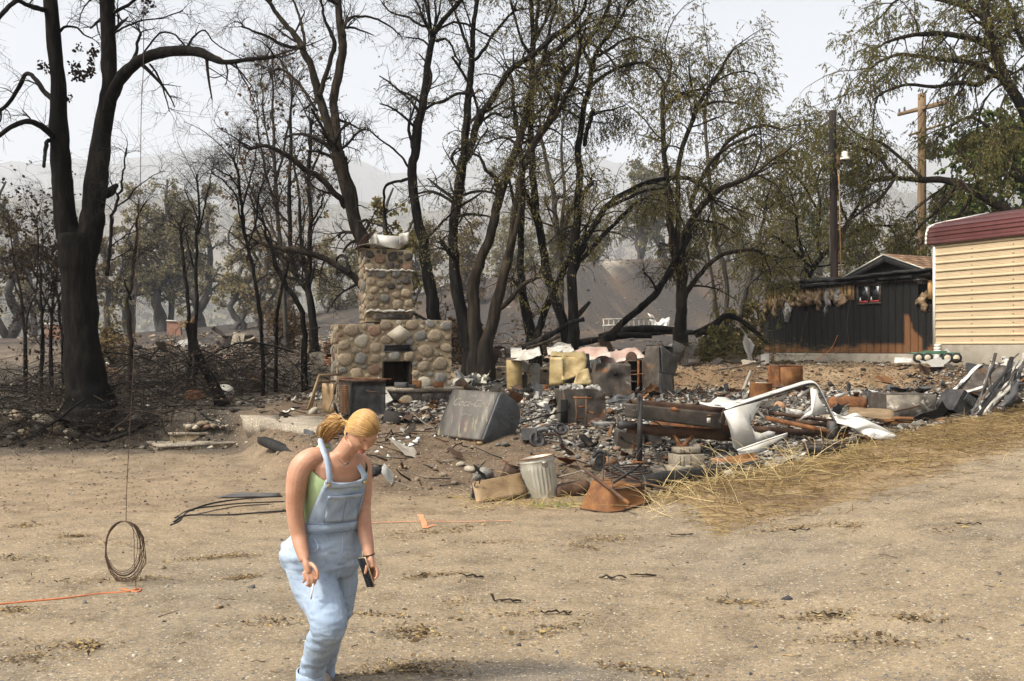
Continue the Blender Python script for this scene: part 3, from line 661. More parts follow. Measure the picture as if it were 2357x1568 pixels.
tree('burnt_tree','dark trunk leaning right beside the brown one, its stem slanting to the top',[
    [(1118,808,18),(1128,760,15),(1146,692,13.5),(1162,617,11),(1180,540,9.5),(1190,470,9),(1203,385,8.5),(1230,330,8.5),(1265,275,8),(1278,225,7.5),(1295,175,7),(1328,132,6),(1353,92,5),(1385,50,4),(1410,-10,3)],
    [(1265,285,5.5),(1290,250,5.5),(1305,215,5),(1322,180,4.5),(1330,140,4),(1340,80,3)],
    [(1165,600,7),(1180,560,6.5),(1196,500,6),(1200,440,5.5),(1205,380,4.5)],
    [(1140,720,6),(1175,690,6),(1205,655,5),(1235,640,4)],
    [(1300,165,4),(1275,150,3.5),(1250,152,3),(1230,165,2.4)],
    [(1350,95,3.5),(1375,110,3),(1400,130,2.6),(1425,165,2)],
],27.2,25,'bark_brown',side=(4,4),twigs=4,br_len=(.9,2.6),up=.1,droop=.5,t0=.6,leaf=3,leaf_cols=OLIVE)
tree('burnt_tree','slim dark trunk with a swollen foot left of the tilted pair',[
    [(1228,785,17),(1222,765,13),(1206,700,11),(1200,640,9),(1198,590,8),(1199,500,7),(1204,420,6.5),(1200,360,6),(1190,300,5),(1182,230,4),(1176,160,3)],
    [(1200,560,5),(1188,500,4.5),(1178,450,4),(1170,400,3)],
    [(1203,675,5),(1188,650,5),(1178,640,4)],
],31.0,26,'bark_char',side=(3,4),twigs=3,br_len=(.8,2.2),up=.2,droop=.4,t0=.6,leaf=1,leaf_cols=OLIVE)
tree('burnt_tree','black trunk bending left from the heap of fallen wood, straight above',[
    [(1306,795,15),(1300,755,12),(1288,717,11),(1270,667,10.5),(1253,605,10),(1243,540,9.5),(1236,490,9),(1230,442,8.5),(1225,392,8),(1221,330,7.5),(1220,275,7),(1223,175,6.5),(1225,100,6),(1222,20,5),(1222,-30,4)],
    [(1238,500,6),(1222,480,6),(1212,450,5),(1205,425,4)],
    [(1222,130,4),(1200,90,3.5),(1185,40,3),(1175,0,2.4)],[(1224,110,4),(1245,70,3.5),(1260,30,3),(1270,-10,2.4)],
    [(1222,205,4),(1245,208,3.5),(1266,200,2.6),(1262,180,2)],
    [(1236,790,10),(1240,760,9),(1253,717,8.5),(1278,662,8),(1298,624,7.5),(1312,590,7),(1318,560,5)],
],28.4,27,'bark_char',side=(4,4),twigs=4,br_len=(.9,2.8),up=.15,droop=.5,t0=.6,leaf=3,leaf_cols=OLIVE)
tree('burnt_tree','upright trunk throwing two long arched limbs over the burnt slope',[
    [(1316,806,17),(1319,767,13),(1318,667,11),(1320,592,10.5),(1327,517,9.5),(1332,442,8),(1333,392,8),(1333,350,7.5),(1345,250,6.5),(1358,200,6),(1368,137,5.5),(1392,92,4.5),(1430,40,3.5),(1455,-10,2.5)],
    [(1316,650,8),(1325,605,8),(1338,575,8),(1353,542,7.5),(1373,510,7),(1398,474,7),(1428,450,6.5),(1478,425,6),(1528,412,5.5),(1578,410,5),(1603,420,4.5),(1628,440,4),(1650,470,3)],
    [(1322,625,6),(1333,605,5.5),(1358,577,5.5),(1393,537,5),(1428,502,4.5),(1453,477,4),(1470,458,3.5)],
    [(1360,200,4.5),(1368,192,4.5),(1393,172,4.5),(1428,155,4),(1465,146,3.5),(1490,148,3.2),(1515,170,2.6),(1535,200,2)],
    [(1333,470,6),(1340,450,5.5),(1355,430,5),(1362,422,4.5)],[(1375,130,4),(1400,115,3.6),(1430,95,3),(1465,85,2.4),(1490,95,1.8)],
    [(1345,335,5),(1352,300,5),(1362,262,5),(1366,254,4.6)],[(1356,270,3.5),(1380,258,3),(1410,252,2.4),(1440,242,1.6)],
    [(1360,150,4),(1340,110,3.6),(1325,60,3),(1320,0,2.4)],[(1395,90,4),(1415,60,3),(1425,10,2.5)],
    [(1400,478,4),(1430,462,4),(1480,442,3.6),(1530,432,3)],
],28.0,28,'bark_char',side=(4.2,4),twigs=5,br_len=(.9,2.6),up=-.02,droop=.6,t0=.62,leaf=4,leaf_cols=OLIVE,ldroop=.9)
tree('burnt_tree','pale grey pair of stems standing further back between the dark trunks',[
    [(1292,770,9),(1290,690,8),(1288,617,7.5),(1285,560,7),(1280,500,6),(1272,440,5.5),(1262,392,5),(1250,340,4),(1240,290,3)],
    [(1290,600,6),(1298,540,6),(1306,500,6),(1316,480,5.5)],[(1288,560,4.5),(1296,480,4),(1298,420,3.5),(1292,340,3),(1296,280,2)],
    [(1284,540,4),(1278,480,4),(1284,450,3.5),(1295,455,3)],
],38.0,29,'bark_far',side=(3,4),twigs=3,br_len=(1.,2.6),up=.25,droop=.4,t0=.5,leaf=2,leaf_cols=DRY,leaf_size=(.04,.10))
tree('burnt_tree','broad hollow-footed trunk forking low in front of the burnt slope',[
    [(1566,775,17),(1567,750,14),(1569,700,12.5),(1570,642,12.5),(1565,612,12)],
    [(1563,620,9),(1552,585,8.5),(1546,540,8),(1543,500,8),(1541,462,7.5),(1536,420,7),(1531,380,6),(1526,310,5.5),(1524,250,5),(1526,215,4.5),(1540,180,4),(1548,140,3)],
    [(1567,618,9),(1572,570,9),(1580,532,8.5),(1603,492,8),(1625,465,7),(1660,435,6),(1703,417,5),(1740,400,4)],
    [(1556,590,7),(1560,500,6),(1560,430,6),(1562,375,5.5),(1578,320,5.5),(1603,255,5),(1628,207,4.5),(1665,150,3.5),(1693,105,2.5)],
    [(1574,690,7),(1588,660,6.5),(1603,642,6),(1628,612,5.5),(1665,587,5),(1703,577,4.5),(1740,577,4),(1763,590,3.5)],
    [(1525,265,4.5),(1540,245,4.5),(1560,222,4),(1590,210,3.5),(1620,205,3)],
    [(1640,385,4),(1660,350,4.5),(1678,325,4.5),(1728,295,4),(1767,290,3.5),(1800,300,2.5)],
    [(1610,250,3.5),(1640,235,3),(1680,235,2.5),(1705,240,1.8)],[(1600,260,3),(1598,220,3),(1590,190,2.5),(1585,150,2)],
    [(1640,195,3),(1670,175,2.6),(1710,165,2),(1740,170,1.6)],
    [(1600,495,4.5),(1590,470,5),(1620,400,5),(1650,360,4),(1690,330,3.2),(1740,310,2.5)],
],32.0,30,'bark_brown',side=(4.4,4),twigs=5,br_len=(.9,2.6),up=.0,droop=.55,t0=.9,leaf=5,leaf_cols=OLIVE,ldroop=.9,leaf_size=(.035,.085))
tree('fallen_tree','blackened trunk leaning across the slope into the fork of the hollow tree',[
    [(1395,785,9),(1410,767,8.5),(1445,732,8),(1478,707,8),(1505,680,8),(1528,647,7.5),(1548,612,7),(1568,582,6),(1590,545,5)],
    [(1512,672,3),(1500,645,2.5),(1480,625,2)],
],31.2,31,'bark_char',side=(1.5,3),twigs=3,br_len=(.5,1.2),up=.2,droop=.3,t0=.3,leaf=.4,leaf_cols=DRY)
tree('burnt_tree','thin many-stemmed tree right of the hollow trunk, foliage still hanging',[
    [(1668,765,5),(1672,700,5),(1668,620,5),(1650,560,4.5),(1642,480,4),(1632,380,4),(1622,300,4),(1625,240,3),(1640,190,2)],
    [(1700,740,4.5),(1712,690,4.5),(1728,640,4),(1740,590,3.5),(1750,540,3),(1765,480,2.5)],[(1650,740,4),(1645,690,4),(1640,640,3.5),(1625,560,3),(1610,500,2.5)],
    [(1718,665,3),(1745,635,3),(1770,620,2.5),(1795,625,2)],
    [(1632,400,3),(1660,370,3),(1690,340,2.5),(1730,330,2)],[(1640,470,3),(1680,430,3),(1720,410,2.5),(1770,400,2)],
],36.0,32,'bark_far',side=(4,4),twigs=4,br_len=(1.,2.8),up=.1,droop=.6,t0=.4,leaf=5,leaf_cols=OLIVE,ldroop=.9,leaf_size=(.04,.10))
tree('leaning_tree','olive leafed tree with a slanting trunk behind the charred house',[
    [(1846,700,7),(1856,645,6.5),(1885,600,6),(1926,552,5),(1960,500,4),(1985,450,3)],
    [(1860,640,4),(1850,590,4),(1835,540,3.6),(1830,480,3),(1815,430,2.4)],[(1890,595,4),(1880,540,3.6),(1890,480,3),(1880,420,2.5),(1900,370,2)],
    [(1926,552,4),(1955,540,3.5),(2000,520,3),(2050,520,2.4)],[(1870,620,4),(1820,570,3.6),(1780,545,3.4),(1760,560,3),(1740,590,2.5)],
    [(1880,480,3),(1850,430,2.6),(1820,390,2.2),(1800,360,2)],[(1950,510,3),(1930,450,2.6),(1925,380,2.2),(1945,310,2)],
    [(1985,450,3),(2000,400,2.5),(1990,350,2)],[(1840,500,3),(1790,470,2.6),(1760,450,2)],
],40.0,33,'bark_char',side=(5.5,5),twigs=5,br_len=(1.2,3.2),up=-.05,droop=.75,t0=.3,leaf=6,leaf_cols=OLIVE,ldroop=1.1,leaf_size=(.04,.10))
tree('leafy_tree','great overhanging tree at the right edge with drooping dull green foliage',[
    [(2480,800,34),(2440,560,20),(2400,380,15),(2357,255,12),(2317,190,11.5),(2300,140,11),(2285,105,10.5),(2275,62,10),(2267,5,9),(2262,-60,8)],
    [(2400,560,14),(2360,510,12),(2327,490,11),(2292,470,10.5),(2242,441,10),(2205,424,9),(2167,414,8),(2117,414,7),(2060,410,5.5),(2010,415,4.5),(1960,400,3.5),(1920,412,2.5)],
    [(2300,130,7),(2265,100,7),(2215,84,6.5),(2160,78,6),(2110,80,5),(2070,88,4),(2040,98,3),(2020,110,2)],
    [(2330,215,7),(2285,165,6),(2230,145,6),(2180,138,5.5),(2120,130,5),(2070,126,4),(2030,140,3),(2000,160,2.4)],
    [(2310,180,6),(2280,175,6),(2250,195,5.5),(2210,190,5),(2150,200,4),(2090,195,3.5),(2040,210,3),(2010,230,2)],
    [(2280,70,6),(2250,30,5.5),(2200,10,5),(2140,-5,4),(2080,-5,3.5),(2050,10,2.4)],
    [(2357,420,6),(2330,380,5.5),(2300,330,5),(2270,290,4),(2230,270,3.5),(2190,290,3)],
    [(2120,410,4.5),(2080,370,4),(2030,330,3.5),(1990,320,3),(1950,290,2.4),(1930,260,2)],
    [(2060,408,4),(2020,360,3.5),(1980,340,3),(1940,330,2.5),(1910,350,2)],[(2200,424,4.5),(2180,460,4),(2140,500,3.5),(2110,530,3),(2090,560,2)],
    [(2240,441,4.5),(2220,480,4),(2190,510,3.5),(2150,540,3)],[(2060,410,4),(2030,450,3.5),(1990,480,3),(1950,510,2.4)],
    [(2400,150,6),(2350,90,5),(2330,30,4),(2310,-20,3)],[(2420,350,6),(2390,300,5),(2345,290,4),(2300,300,3),(2270,330,2.5)],
],37.0,34,'bark_brown',side=(5.2,5),twigs=5,br_len=(1.2,3.0),up=-.15,droop=.7,t0=.45,leaf=7,leaf_cols=OLIVE+GREEN[:1],ldroop=.9,leaf_size=(.04,.10),twig_mat='twig_brown')
tree('leafy_tree','fresher green tree behind the maroon roofed building',[
    [(2330,780,8),(2325,600,7),(2310,480,6),(2300,400,5),(2310,330,4)],[(2312,500,4.5),(2270,440,4),(2240,400,3),(2225,360,2.4)],
    [(2318,540,4.5),(2360,460,4),(2390,380,3)],[(2305,430,4),(2340,370,3.5),(2370,320,3)],[(2322,600,4),(2270,560,3.5),(2230,520,3)],
],44.0,35,'bark_far',side=(6,5),twigs=5,br_len=(1.2,3.4),up=.1,droop=.3,t0=.3,leaf=6,leaf_cols=GREEN,leaf_size=(.10,.2),lwidth=.42)

# slender burnt trees left of the fireplace
tree('burnt_tree','dark young tree with two upright stems left of the chimney',[
    [(724,805,12),(722,770,10),(716,720,8.5),(711,670,8),(712,620,7),(714,567,6),(714,492,5),(711,392,4.5),(714,330,4),(716,270,3)],
    [(710,668,6.5),(694,652,6),(682,640,6),(674,600,5.5),(669,560,5.5),(667,492,5),(666,420,4.5),(668,340,4),(669,260,3),(672,210,2)],
    [(667,515,3),(650,500,2.6),(640,485,2)],[(712,530,3.5),(722,505,3),(736,480,2.4),(743,458,2)],[(706,640,4),(694,560,4),(690,480,3.6),(683,420,3),(675,380,2.5)],
    [(716,400,3),(735,350,2.6),(750,300,2)],
],30.0,40,'bark_char',side=(6,4),twigs=4,br_len=(.7,1.9),up=.45,droop=.15,t0=.35,leaf=.12,leaf_cols=BROWN+DRY[:1],leaf_size=(.07,.14),lwidth=.4)
tree('burnt_tree','crooked black sapling crossing in front of the young two-stemmed tree',[
    [(702,800,7),(699,767,6.5),(692,715,6),(675,680,6),(659,662,5.5),(645,632,5),(634,605,4.5),(622,570,4),(612,535,3.4),(604,505,2.5)],
    [(640,620,3),(620,540,2.6),(590,490,2.6),(578,455,2)],[(636,780,4),(640,720,4),(652,655,3.5),(664,600,3)],
],25.5,41,'bark_char',side=(2.5,3),twigs=2,br_len=(.5,1.4),up=.3,t0=.3)
tree('burnt_tree','bare whippy tree arching over the branch heap left of the fireplace',[
    [(606,830,4.5),(603,760,4.5),(598,700,4.5),(587,650,4.5),(576,590,4),(562,530,4),(556,470,3.6),(548,410,3.2),(540,370,2.5)],
    [(558,520,2.5),(545,460,2.2),(520,420,2),(490,400,1.5)],[(556,480,2.4),(575,420,2.2),(585,380,1.8),(590,330,1.4)],
    [(572,570,2.4),(590,500,2.4),(600,440,2),(620,390,1.5)],[(556,450,2),(535,410,2),(505,395,1.6)],
],25.0,42,'bark_char',side=(6,4),twigs=3,br_len=(.6,1.8),up=.35,droop=.25,t0=.35,rmin=.005)
tree('burnt_tree','leafless brushy tree with grey twigs beside the long arched limb',[
    [(660,800,6),(655,700,5.5),(648,600,5),(640,500,4.5),(632,400,4),(630,300,3.4),(628,220,2.5),(625,160,2)],
    [(640,500,3.4),(618,420,3),(600,340,2.6),(590,270,2)],[(634,420,3),(655,340,3),(668,260,2.4),(672,200,2)],[(645,560,3.4),(600,480,3),(570,420,2.5),(550,350,2)],
    [(632,380,2.6),(610,300,2.4),(605,230,2),(600,180,1.5)],[(650,620,3),(690,540,2.6),(710,470,2)],
],33.0,43,'bark_far',side=(7,5),twigs=4,br_len=(.9,2.2),up=.55,droop=.05,t0=.35,leaf=.10,leaf_cols=BROWN,leaf_size=(.08,.16),lwidth=.4,twig_mat='twig_brown')
tree('burnt_tree','thin charred pole of a tree snapped at the top, left of the grey snag pair',[
    [(436,815,5),(435,742,4.5),(430,690,4.2),(427,642,4),(423,600,3.6),(419,560,3.2),(412,512,2.5)],[(422,575,2),(416,545,1.8),(424,520,1.4)],
],24.5,44,'bark_char',side=(2,2),twigs=2,br_len=(.3,.9),t0=.3,up=.2)
tree('burnt_tree','thin dark sapling forking into a spray above the broken stump',[
    [(450,815,4.5),(451,742,4),(450,660,4),(452,592,3.5),(456,520,3),(458,460,2.5),(455,400,2)],[(451,620,2.5),(440,590,2.2),(428,545,1.8)],[(455,540,2.4),(468,490,2.2),(480,440,1.8),(486,400,1.5)],
    [(456,510,2),(440,470,1.8),(425,440,1.4)],
],24.0,45,'bark_char',side=(5,4),twigs=3,br_len=(.5,1.4),up=.3,droop=.3,t0=.35,rmin=.004)
tree('burnt_tree','crooked grey snag with broken tip right of the huge charred tree',[
    [(300,830,6),(301,777,5.5),(298,730,5),(295,692,4.6),(300,650,4.2),(304,610,4),(312,560,3.6),(316,520,3),(319,485,2.2)],[(302,690,2.5),(293,670,2.2),(287,648,1.6)],[(306,605,2.2),(318,590,2),(335,578,1.4)],
],22.5,46,'bark_brown',side=(1.5,3),twigs=2,br_len=(.3,.9),t0=.3,up=.2)
tree('broken_branch','broken branch hanging upside down beside the huge charred tree',[
    [(247,635,4.5),(249,590,4),(256,520,3.8),(264,482,3.4),(275,450,3),(281,425,2.6),(287,390,2.2),(290,340,1.8)],[(266,478,2.2),(290,458,2),(310,438,1.6),(340,410,1.2),(375,395,.9)],[(252,600,1.8),(275,590,1.6),(300,575,1.2)],
    [(272,455,1.8),(258,430,1.5),(250,410,1)],[(255,570,1.6),(285,545,1.4),(318,530,1)],
],19.2,47,'bark_char',side=(3,3),twigs=2,br_len=(.4,1.2),up=.2,t0=.1,rmin=.004,cat='branch')
for k,(x0,lean,top,lab) in enumerate(((97,-8,575,'thin scorched sapling left of the huge charred tree, leaves curled black'),(118,18,560,'second thin sapling left of the huge charred tree'),(146,-40,600,'bushy scorched sapling touching the huge charred trunk'),(60,-30,590,'short scorched sapling near the left edge'))):
    tree('burnt_sapling',lab,[[(x0,880,4),(x0-2,780,3.6),(x0+lean*.3,700,3),(x0+lean*.6,640,2.6),(x0+lean,top,1.8),(x0+lean*1.3,top-80,1.2)],[(x0,720,2.2),(x0-25,660,1.8),(x0-45,610,1.2)],[(x0,740,2.2),(x0+22,670,1.8),(x0+30,600,1.2)]],
         22.0+k*.9,50+k,'bark_char',side=(6,4),twigs=3,br_len=(.5,1.4),up=.35,droop=.2,t0=.25,leaf=.3,leaf_cols=((.03,.022,.016),(.05,.036,.024)),leaf_size=(.05,.10),lwidth=.4,rmin=.004,group='scorched saplings on the left')

# hazy trees further back
def bg_tree(name,label,vx,vy,d,hpx,wpx,cols,seed,bark='bark_far',stems=2,n=26,leaf=9,lsz=(.16,.34),bare=False,group=None,cat='tree',low=.25):
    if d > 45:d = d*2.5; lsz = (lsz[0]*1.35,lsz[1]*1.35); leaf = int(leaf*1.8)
    rng = np.random.default_rng(seed); b = np.array(P(vx,vy,d)); gz = hz(b[0],b[1])-.1; hpx += max(0,(b[2]-gz)/PX(d)); b[2] = min(b[2],gz) if b[2]-gz < 14 else b[2]; u = PX(d); H = hpx*u; W = wpx*u
    root = thing(name,label,cat,tuple(b),group=group); mb = MB(); LP = []; LR = []
    for s in range(stems):
        a = rng.uniform(0,6.28); off = np.array([math.cos(a),math.sin(a)*.6])*W*.12*(s > 0)
        K = 8; pth = [np.zeros(3)]; r0 = H*.020/(1+.3*s)
        for k in range(1,K):
            f = k/(K-1); pth.append(np.array([off[0]*f*3+rng.normal(0,.03)*H,off[1]*f*3+rng.normal(0,.02)*H,H*.82*f*(1-.12*s)]))
        p = smooth_path(pth,14); r = np.linspace(r0*1.5,r0*.25,14); mb.tube(p+b,r,7); LP.append(p+b); LR.append(r)
    LP = np.array(LP); LR = np.array(LR)
    mb.build('trunk',bark,root,True,True)
    B1,R1 = sprout(LP,LR,n,rng,low,1.,(W*.28,W*.55),.9,.25,.25,.15,7,.5,.012*u*60,.55)
    B2,R2 = sprout(B1,R1,6,rng,.25,1.,(W*.10,W*.24),.85,.15,.3,.25,5,.5,.008*u*60)
    V = []; Q = []; off = 0
    for a,r,sd in ((B1,R1,4),(B2,R2,3)):
        v,q = tubes_np(a,r,sd); V.append(v); Q.append(q+off); off += len(v)
    link('branches',mesh_np('branches',np.concatenate(V)-b,[np.concatenate(Q)],True,None,[bark]),root)
    if leaf:
        pt,dr = leaf_points(B2,leaf,rng,.1); pt = pt+rng.normal(0,W*.022,pt.shape)
        v,q,c = leaves_np(pt,dr,rng,lsz,.5,.25,cols,.3)
        link('crown',mesh_np('crown',v-b,[q],False,c,['leaf']),root)
    return root
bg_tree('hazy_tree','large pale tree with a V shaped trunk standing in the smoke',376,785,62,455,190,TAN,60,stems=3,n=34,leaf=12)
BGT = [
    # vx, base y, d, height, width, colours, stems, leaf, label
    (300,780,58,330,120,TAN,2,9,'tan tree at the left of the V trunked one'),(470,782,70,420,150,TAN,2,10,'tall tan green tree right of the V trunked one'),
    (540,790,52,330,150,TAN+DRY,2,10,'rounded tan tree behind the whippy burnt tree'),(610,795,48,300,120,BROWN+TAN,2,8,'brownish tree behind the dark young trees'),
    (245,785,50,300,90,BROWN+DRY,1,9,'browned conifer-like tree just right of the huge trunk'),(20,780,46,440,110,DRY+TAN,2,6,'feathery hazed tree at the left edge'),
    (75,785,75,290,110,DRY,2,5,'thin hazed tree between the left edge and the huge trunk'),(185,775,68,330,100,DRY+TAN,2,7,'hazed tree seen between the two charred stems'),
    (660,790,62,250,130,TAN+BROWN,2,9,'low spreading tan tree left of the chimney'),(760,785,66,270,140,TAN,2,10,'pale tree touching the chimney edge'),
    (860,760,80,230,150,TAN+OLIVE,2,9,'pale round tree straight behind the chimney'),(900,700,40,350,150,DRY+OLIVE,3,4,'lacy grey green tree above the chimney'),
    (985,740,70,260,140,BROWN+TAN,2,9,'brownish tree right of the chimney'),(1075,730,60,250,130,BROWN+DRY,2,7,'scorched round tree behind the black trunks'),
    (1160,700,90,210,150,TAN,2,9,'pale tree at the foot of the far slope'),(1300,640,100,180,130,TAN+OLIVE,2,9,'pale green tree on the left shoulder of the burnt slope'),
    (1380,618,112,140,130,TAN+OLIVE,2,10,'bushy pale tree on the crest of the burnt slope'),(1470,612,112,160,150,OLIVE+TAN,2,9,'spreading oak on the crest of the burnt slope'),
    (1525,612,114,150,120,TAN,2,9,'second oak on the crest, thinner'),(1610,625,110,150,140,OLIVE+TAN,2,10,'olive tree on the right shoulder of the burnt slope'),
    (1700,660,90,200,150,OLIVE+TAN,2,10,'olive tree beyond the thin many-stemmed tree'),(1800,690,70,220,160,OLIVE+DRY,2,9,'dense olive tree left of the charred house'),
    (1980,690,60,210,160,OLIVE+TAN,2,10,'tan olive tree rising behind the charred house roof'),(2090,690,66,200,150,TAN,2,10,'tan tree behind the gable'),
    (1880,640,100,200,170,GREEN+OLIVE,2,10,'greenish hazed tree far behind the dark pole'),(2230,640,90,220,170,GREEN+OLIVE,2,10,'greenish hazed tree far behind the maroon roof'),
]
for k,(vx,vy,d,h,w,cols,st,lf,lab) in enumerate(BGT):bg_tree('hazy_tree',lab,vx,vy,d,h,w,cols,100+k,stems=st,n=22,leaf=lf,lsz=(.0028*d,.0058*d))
# brush and shrubs
for k,(vx,vy,d,h,w,cols,lf,lab) in enumerate(((1690,790,36,110,90,OLIVE+DRY,9,'green brown bush left of the charred house'),(1650,800,31,70,90,OLIVE,8,'low leafy bush by the fallen branches'),(1745,775,44,150,80,BROWN+OLIVE,7,'browned bush touching the charred house'),
        (640,800,34,120,160,BROWN,2,'bare grey brush behind the branch heap'),(1010,800,31,140,120,BROWN,1,'bare thorny brush right of the fireplace'),(1060,810,30,100,150,BROWN,1,'arching bare brush at the foot of the black trunks'),(260,800,30,90,170,BROWN+DRY,3,'scorched brush right of the huge trunk'),(1240,790,36,110,140,BROWN,1,'sparse brush between the trunks'))):
    bg_tree('bush',lab,vx,vy,d,h,w,cols,200+k,'twig_brown',stems=5,n=12,leaf=lf,lsz=(.06,.13),cat='bush',low=.05)

# the woods on the ridges read as one mass
def forest(name,label,Vg,n,seed,cols,dead,hh):
    rng = np.random.default_rng(seed); rows,nx = Vg.shape[:2]
    r = rng.uniform(0,rows-2,n); c = rng.uniform(0,nx-2,n); i = r.astype(int); j = c.astype(int); f = (r-i)[:,None]; g = (c-j)[:,None]
    b = Vg[i,j]*(1-f)*(1-g)+Vg[i+1,j]*f*(1-g)+Vg[i,j+1]*(1-f)*g+Vg[i+1,j+1]*f*g
    h = rng.uniform(hh[0],hh[1],n); isd = rng.random(n) < dead
    Pt = np.stack([b,b+np.c_[np.zeros(n),np.zeros(n),h*np.where(isd,1.25,.8)]],1); Rt = np.stack([h*.022,h*.006],1)
    V,Q = tubes_np(Pt,Rt,3); Cc = np.tile([[.035,.03,.027]],(len(V),1)); V = [V]; Q = [Q]; Cc = [Cc]; off = len(V[0])
    live = np.where(~isd)[0]; k = 46; idx = np.repeat(live,k); m = len(idx)
    con = rng.random(n) < .3; t = rng.uniform(.15,1,m)
    prof = np.where(con[idx],(1-t)*.32+.03,np.sqrt(np.maximum(0,1-((t-.55)/.5)**2))*.42)
    a = rng.uniform(0,6.28,m); rr = prof*h[idx]*np.sqrt(rng.uniform(.25,1,m))
    pt = b[idx]+np.c_[np.cos(a)*rr,np.sin(a)*rr,t*h[idx]]
    v,q,cc = leaves_np(pt,rand_dirs(m,rng),rng,(hh[0]*.16,hh[0]*.34),.45,.2,cols,.35)
    tint = rng.uniform(.7,1.3,n)[idx]; cc = cc*np.repeat(tint,4)[:,None]
    V.append(v); Q.append(q+off); Cc.append(cc)
    stuff(link(name,mesh_np(name,np.concatenate(V),[np.concatenate(Q)],False,np.concatenate(Cc),['leaf'])),label,'forest')
forest('forest','hazy woods covering the farther ridge on the skyline',ridgeB,2600,71,TAN+GREEN+OLIVE,.35,(26,48))
forest('forest','tan and green woods on the nearer hillside behind the trees',ridgeA,2600,72,TAN+OLIVE+BROWN,.2,(18,31))
# ------------------------------------------------------------------ stone pieces
def stone_faces(n,rng,seed):
    """a flat-backed rounded facing stone of about unit radius, outline in x,z, bulging to -y"""
    k = 10; a = np.arange(k)*2*np.pi/k; r = 1+.22*vnoise(np.c_[np.cos(a)*1.3,np.sin(a)*1.3],1.0,seed)+rng.uniform(-.06,.06,k)
    sq = 1/np.maximum(np.abs(np.cos(a)),np.abs(np.sin(a)))**rng.uniform(.1,.5); r = r*sq*.93
    rings = []
    for f,y in ((1.02,.25),(1.0,-.10),(.80,-.36),(.42,-.47)):
        jz = rng.uniform(-.03,.03,k)
        rings.append(np.c_[np.cos(a)*r*f,np.full(k,y)+jz,np.sin(a)*r*f])
    m = MB(); m.loft(np.array(rings),True,True)
    return m
SR = np.random.default_rng(5)
FACING = [stone_faces(0,SR,30+k).data('stone','stone',True) for k in range(9)]
FACE_M = {}
def mesh_with(me,matname):
    key = (me.name,matname)
    if key not in FACE_M:
        c = me.copy(); c.materials.clear(); c.materials.append(MAT[matname]); FACE_M[key] = c
    return FACE_M[key]
def rock_mesh(seed,flat=.7,rough=.22):
    rng = np.random.default_rng(seed); bm = bmesh.new(); bmesh.ops.create_icosphere(bm,subdivisions=2,radius=1)
    V = np.array([v.co[:] for v in bm.verts]); T = [[v.index for v in f.verts] for f in bm.faces]; bm.free()
    r = 1+rough*fbm(V,1.1,seed,3)*1.6
    for k in range(3):
        n = norm(rng.normal(size=3)); dcut = rng.uniform(.62,.85); dd = V @ n; r = np.where(dd*r > dcut,r*(dcut/np.maximum(dd*r,1e-6))**.8,r)
    V = V*r[:,None]*np.array([1.05,.85,flat]); return mesh_np('rock',V,[np.array(T)],True,None,['stone'])
ROCKS = [rock_mesh(300+k,.62+.05*(k % 4)) for k in range(8)]
def pack(rng,w,h,blocked,sizes,gap,aspect=1.2,tries=500):
    """dart-thrown stones in a w x h field (u, z); returns (u, z, r)"""
    out = []
    for r,n in sizes:
        for _ in range(n*tries):
            if n <= 0:break
            u = rng.uniform(r*.8,w-r*.8); z = rng.uniform(r*.8,h-r*.8)
            if blocked(u,z,r):continue
            if all(((u-a)/aspect)**2+(z-b)**2 > (r+c+gap)**2 for a,b,c in out):out.append((u,z,r)); n -= 1
    for _ in range(6):
        for k,(u,z,r) in enumerate(out):
            lim = min([math.hypot((u-a)/aspect,z-b)-c for i,(a,b,c) in enumerate(out) if i != k]+[9])-gap
            rn = min(lim,r*1.12,.19,u/aspect*1.1,(w-u)/aspect*1.1,z*1.05,(h-z)*1.05)
            if rn > r and not blocked(u,z,rn):out[k] = (u,z,rn)
    return out
STONE_TYPES = ['stone']*8+['stone_grey']*2+['stone_red']*2+['stone_pale']*1
def lay(parent,stones,org,U,N,rng,depth=.6,soot=None,aspect=1.2):
    """put facing stones on the wall plane: org + u*U + z*Z, outward normal N (local to parent)"""
    U = Vector(U); N = Vector(N); Zv = Vector((0,0,1)); rot0 = Matrix((U,-N,Zv)).transposed()
    for u,z,r in stones:
        mt = STONE_TYPES[rng.integers(len(STONE_TYPES))]
        if soot and rng.random() < soot(u,z):mt = 'stone_soot'
        o = link('stone',mesh_with(FACING[rng.integers(len(FACING))],mt),parent)
        o.rotation_mode = 'QUATERNION'
        tilt = Matrix.Rotation(rng.choice([0,math.pi])+rng.normal(0,.22),3,Vector((0,1,0)))
        o.rotation_quaternion = (rot0 @ tilt).to_quaternion()
        o.scale = (r*aspect*.98,r*depth*rng.uniform(.7,1.15),r*.98); o.location = Vector(org)+U*u+Zv*z+N*.002
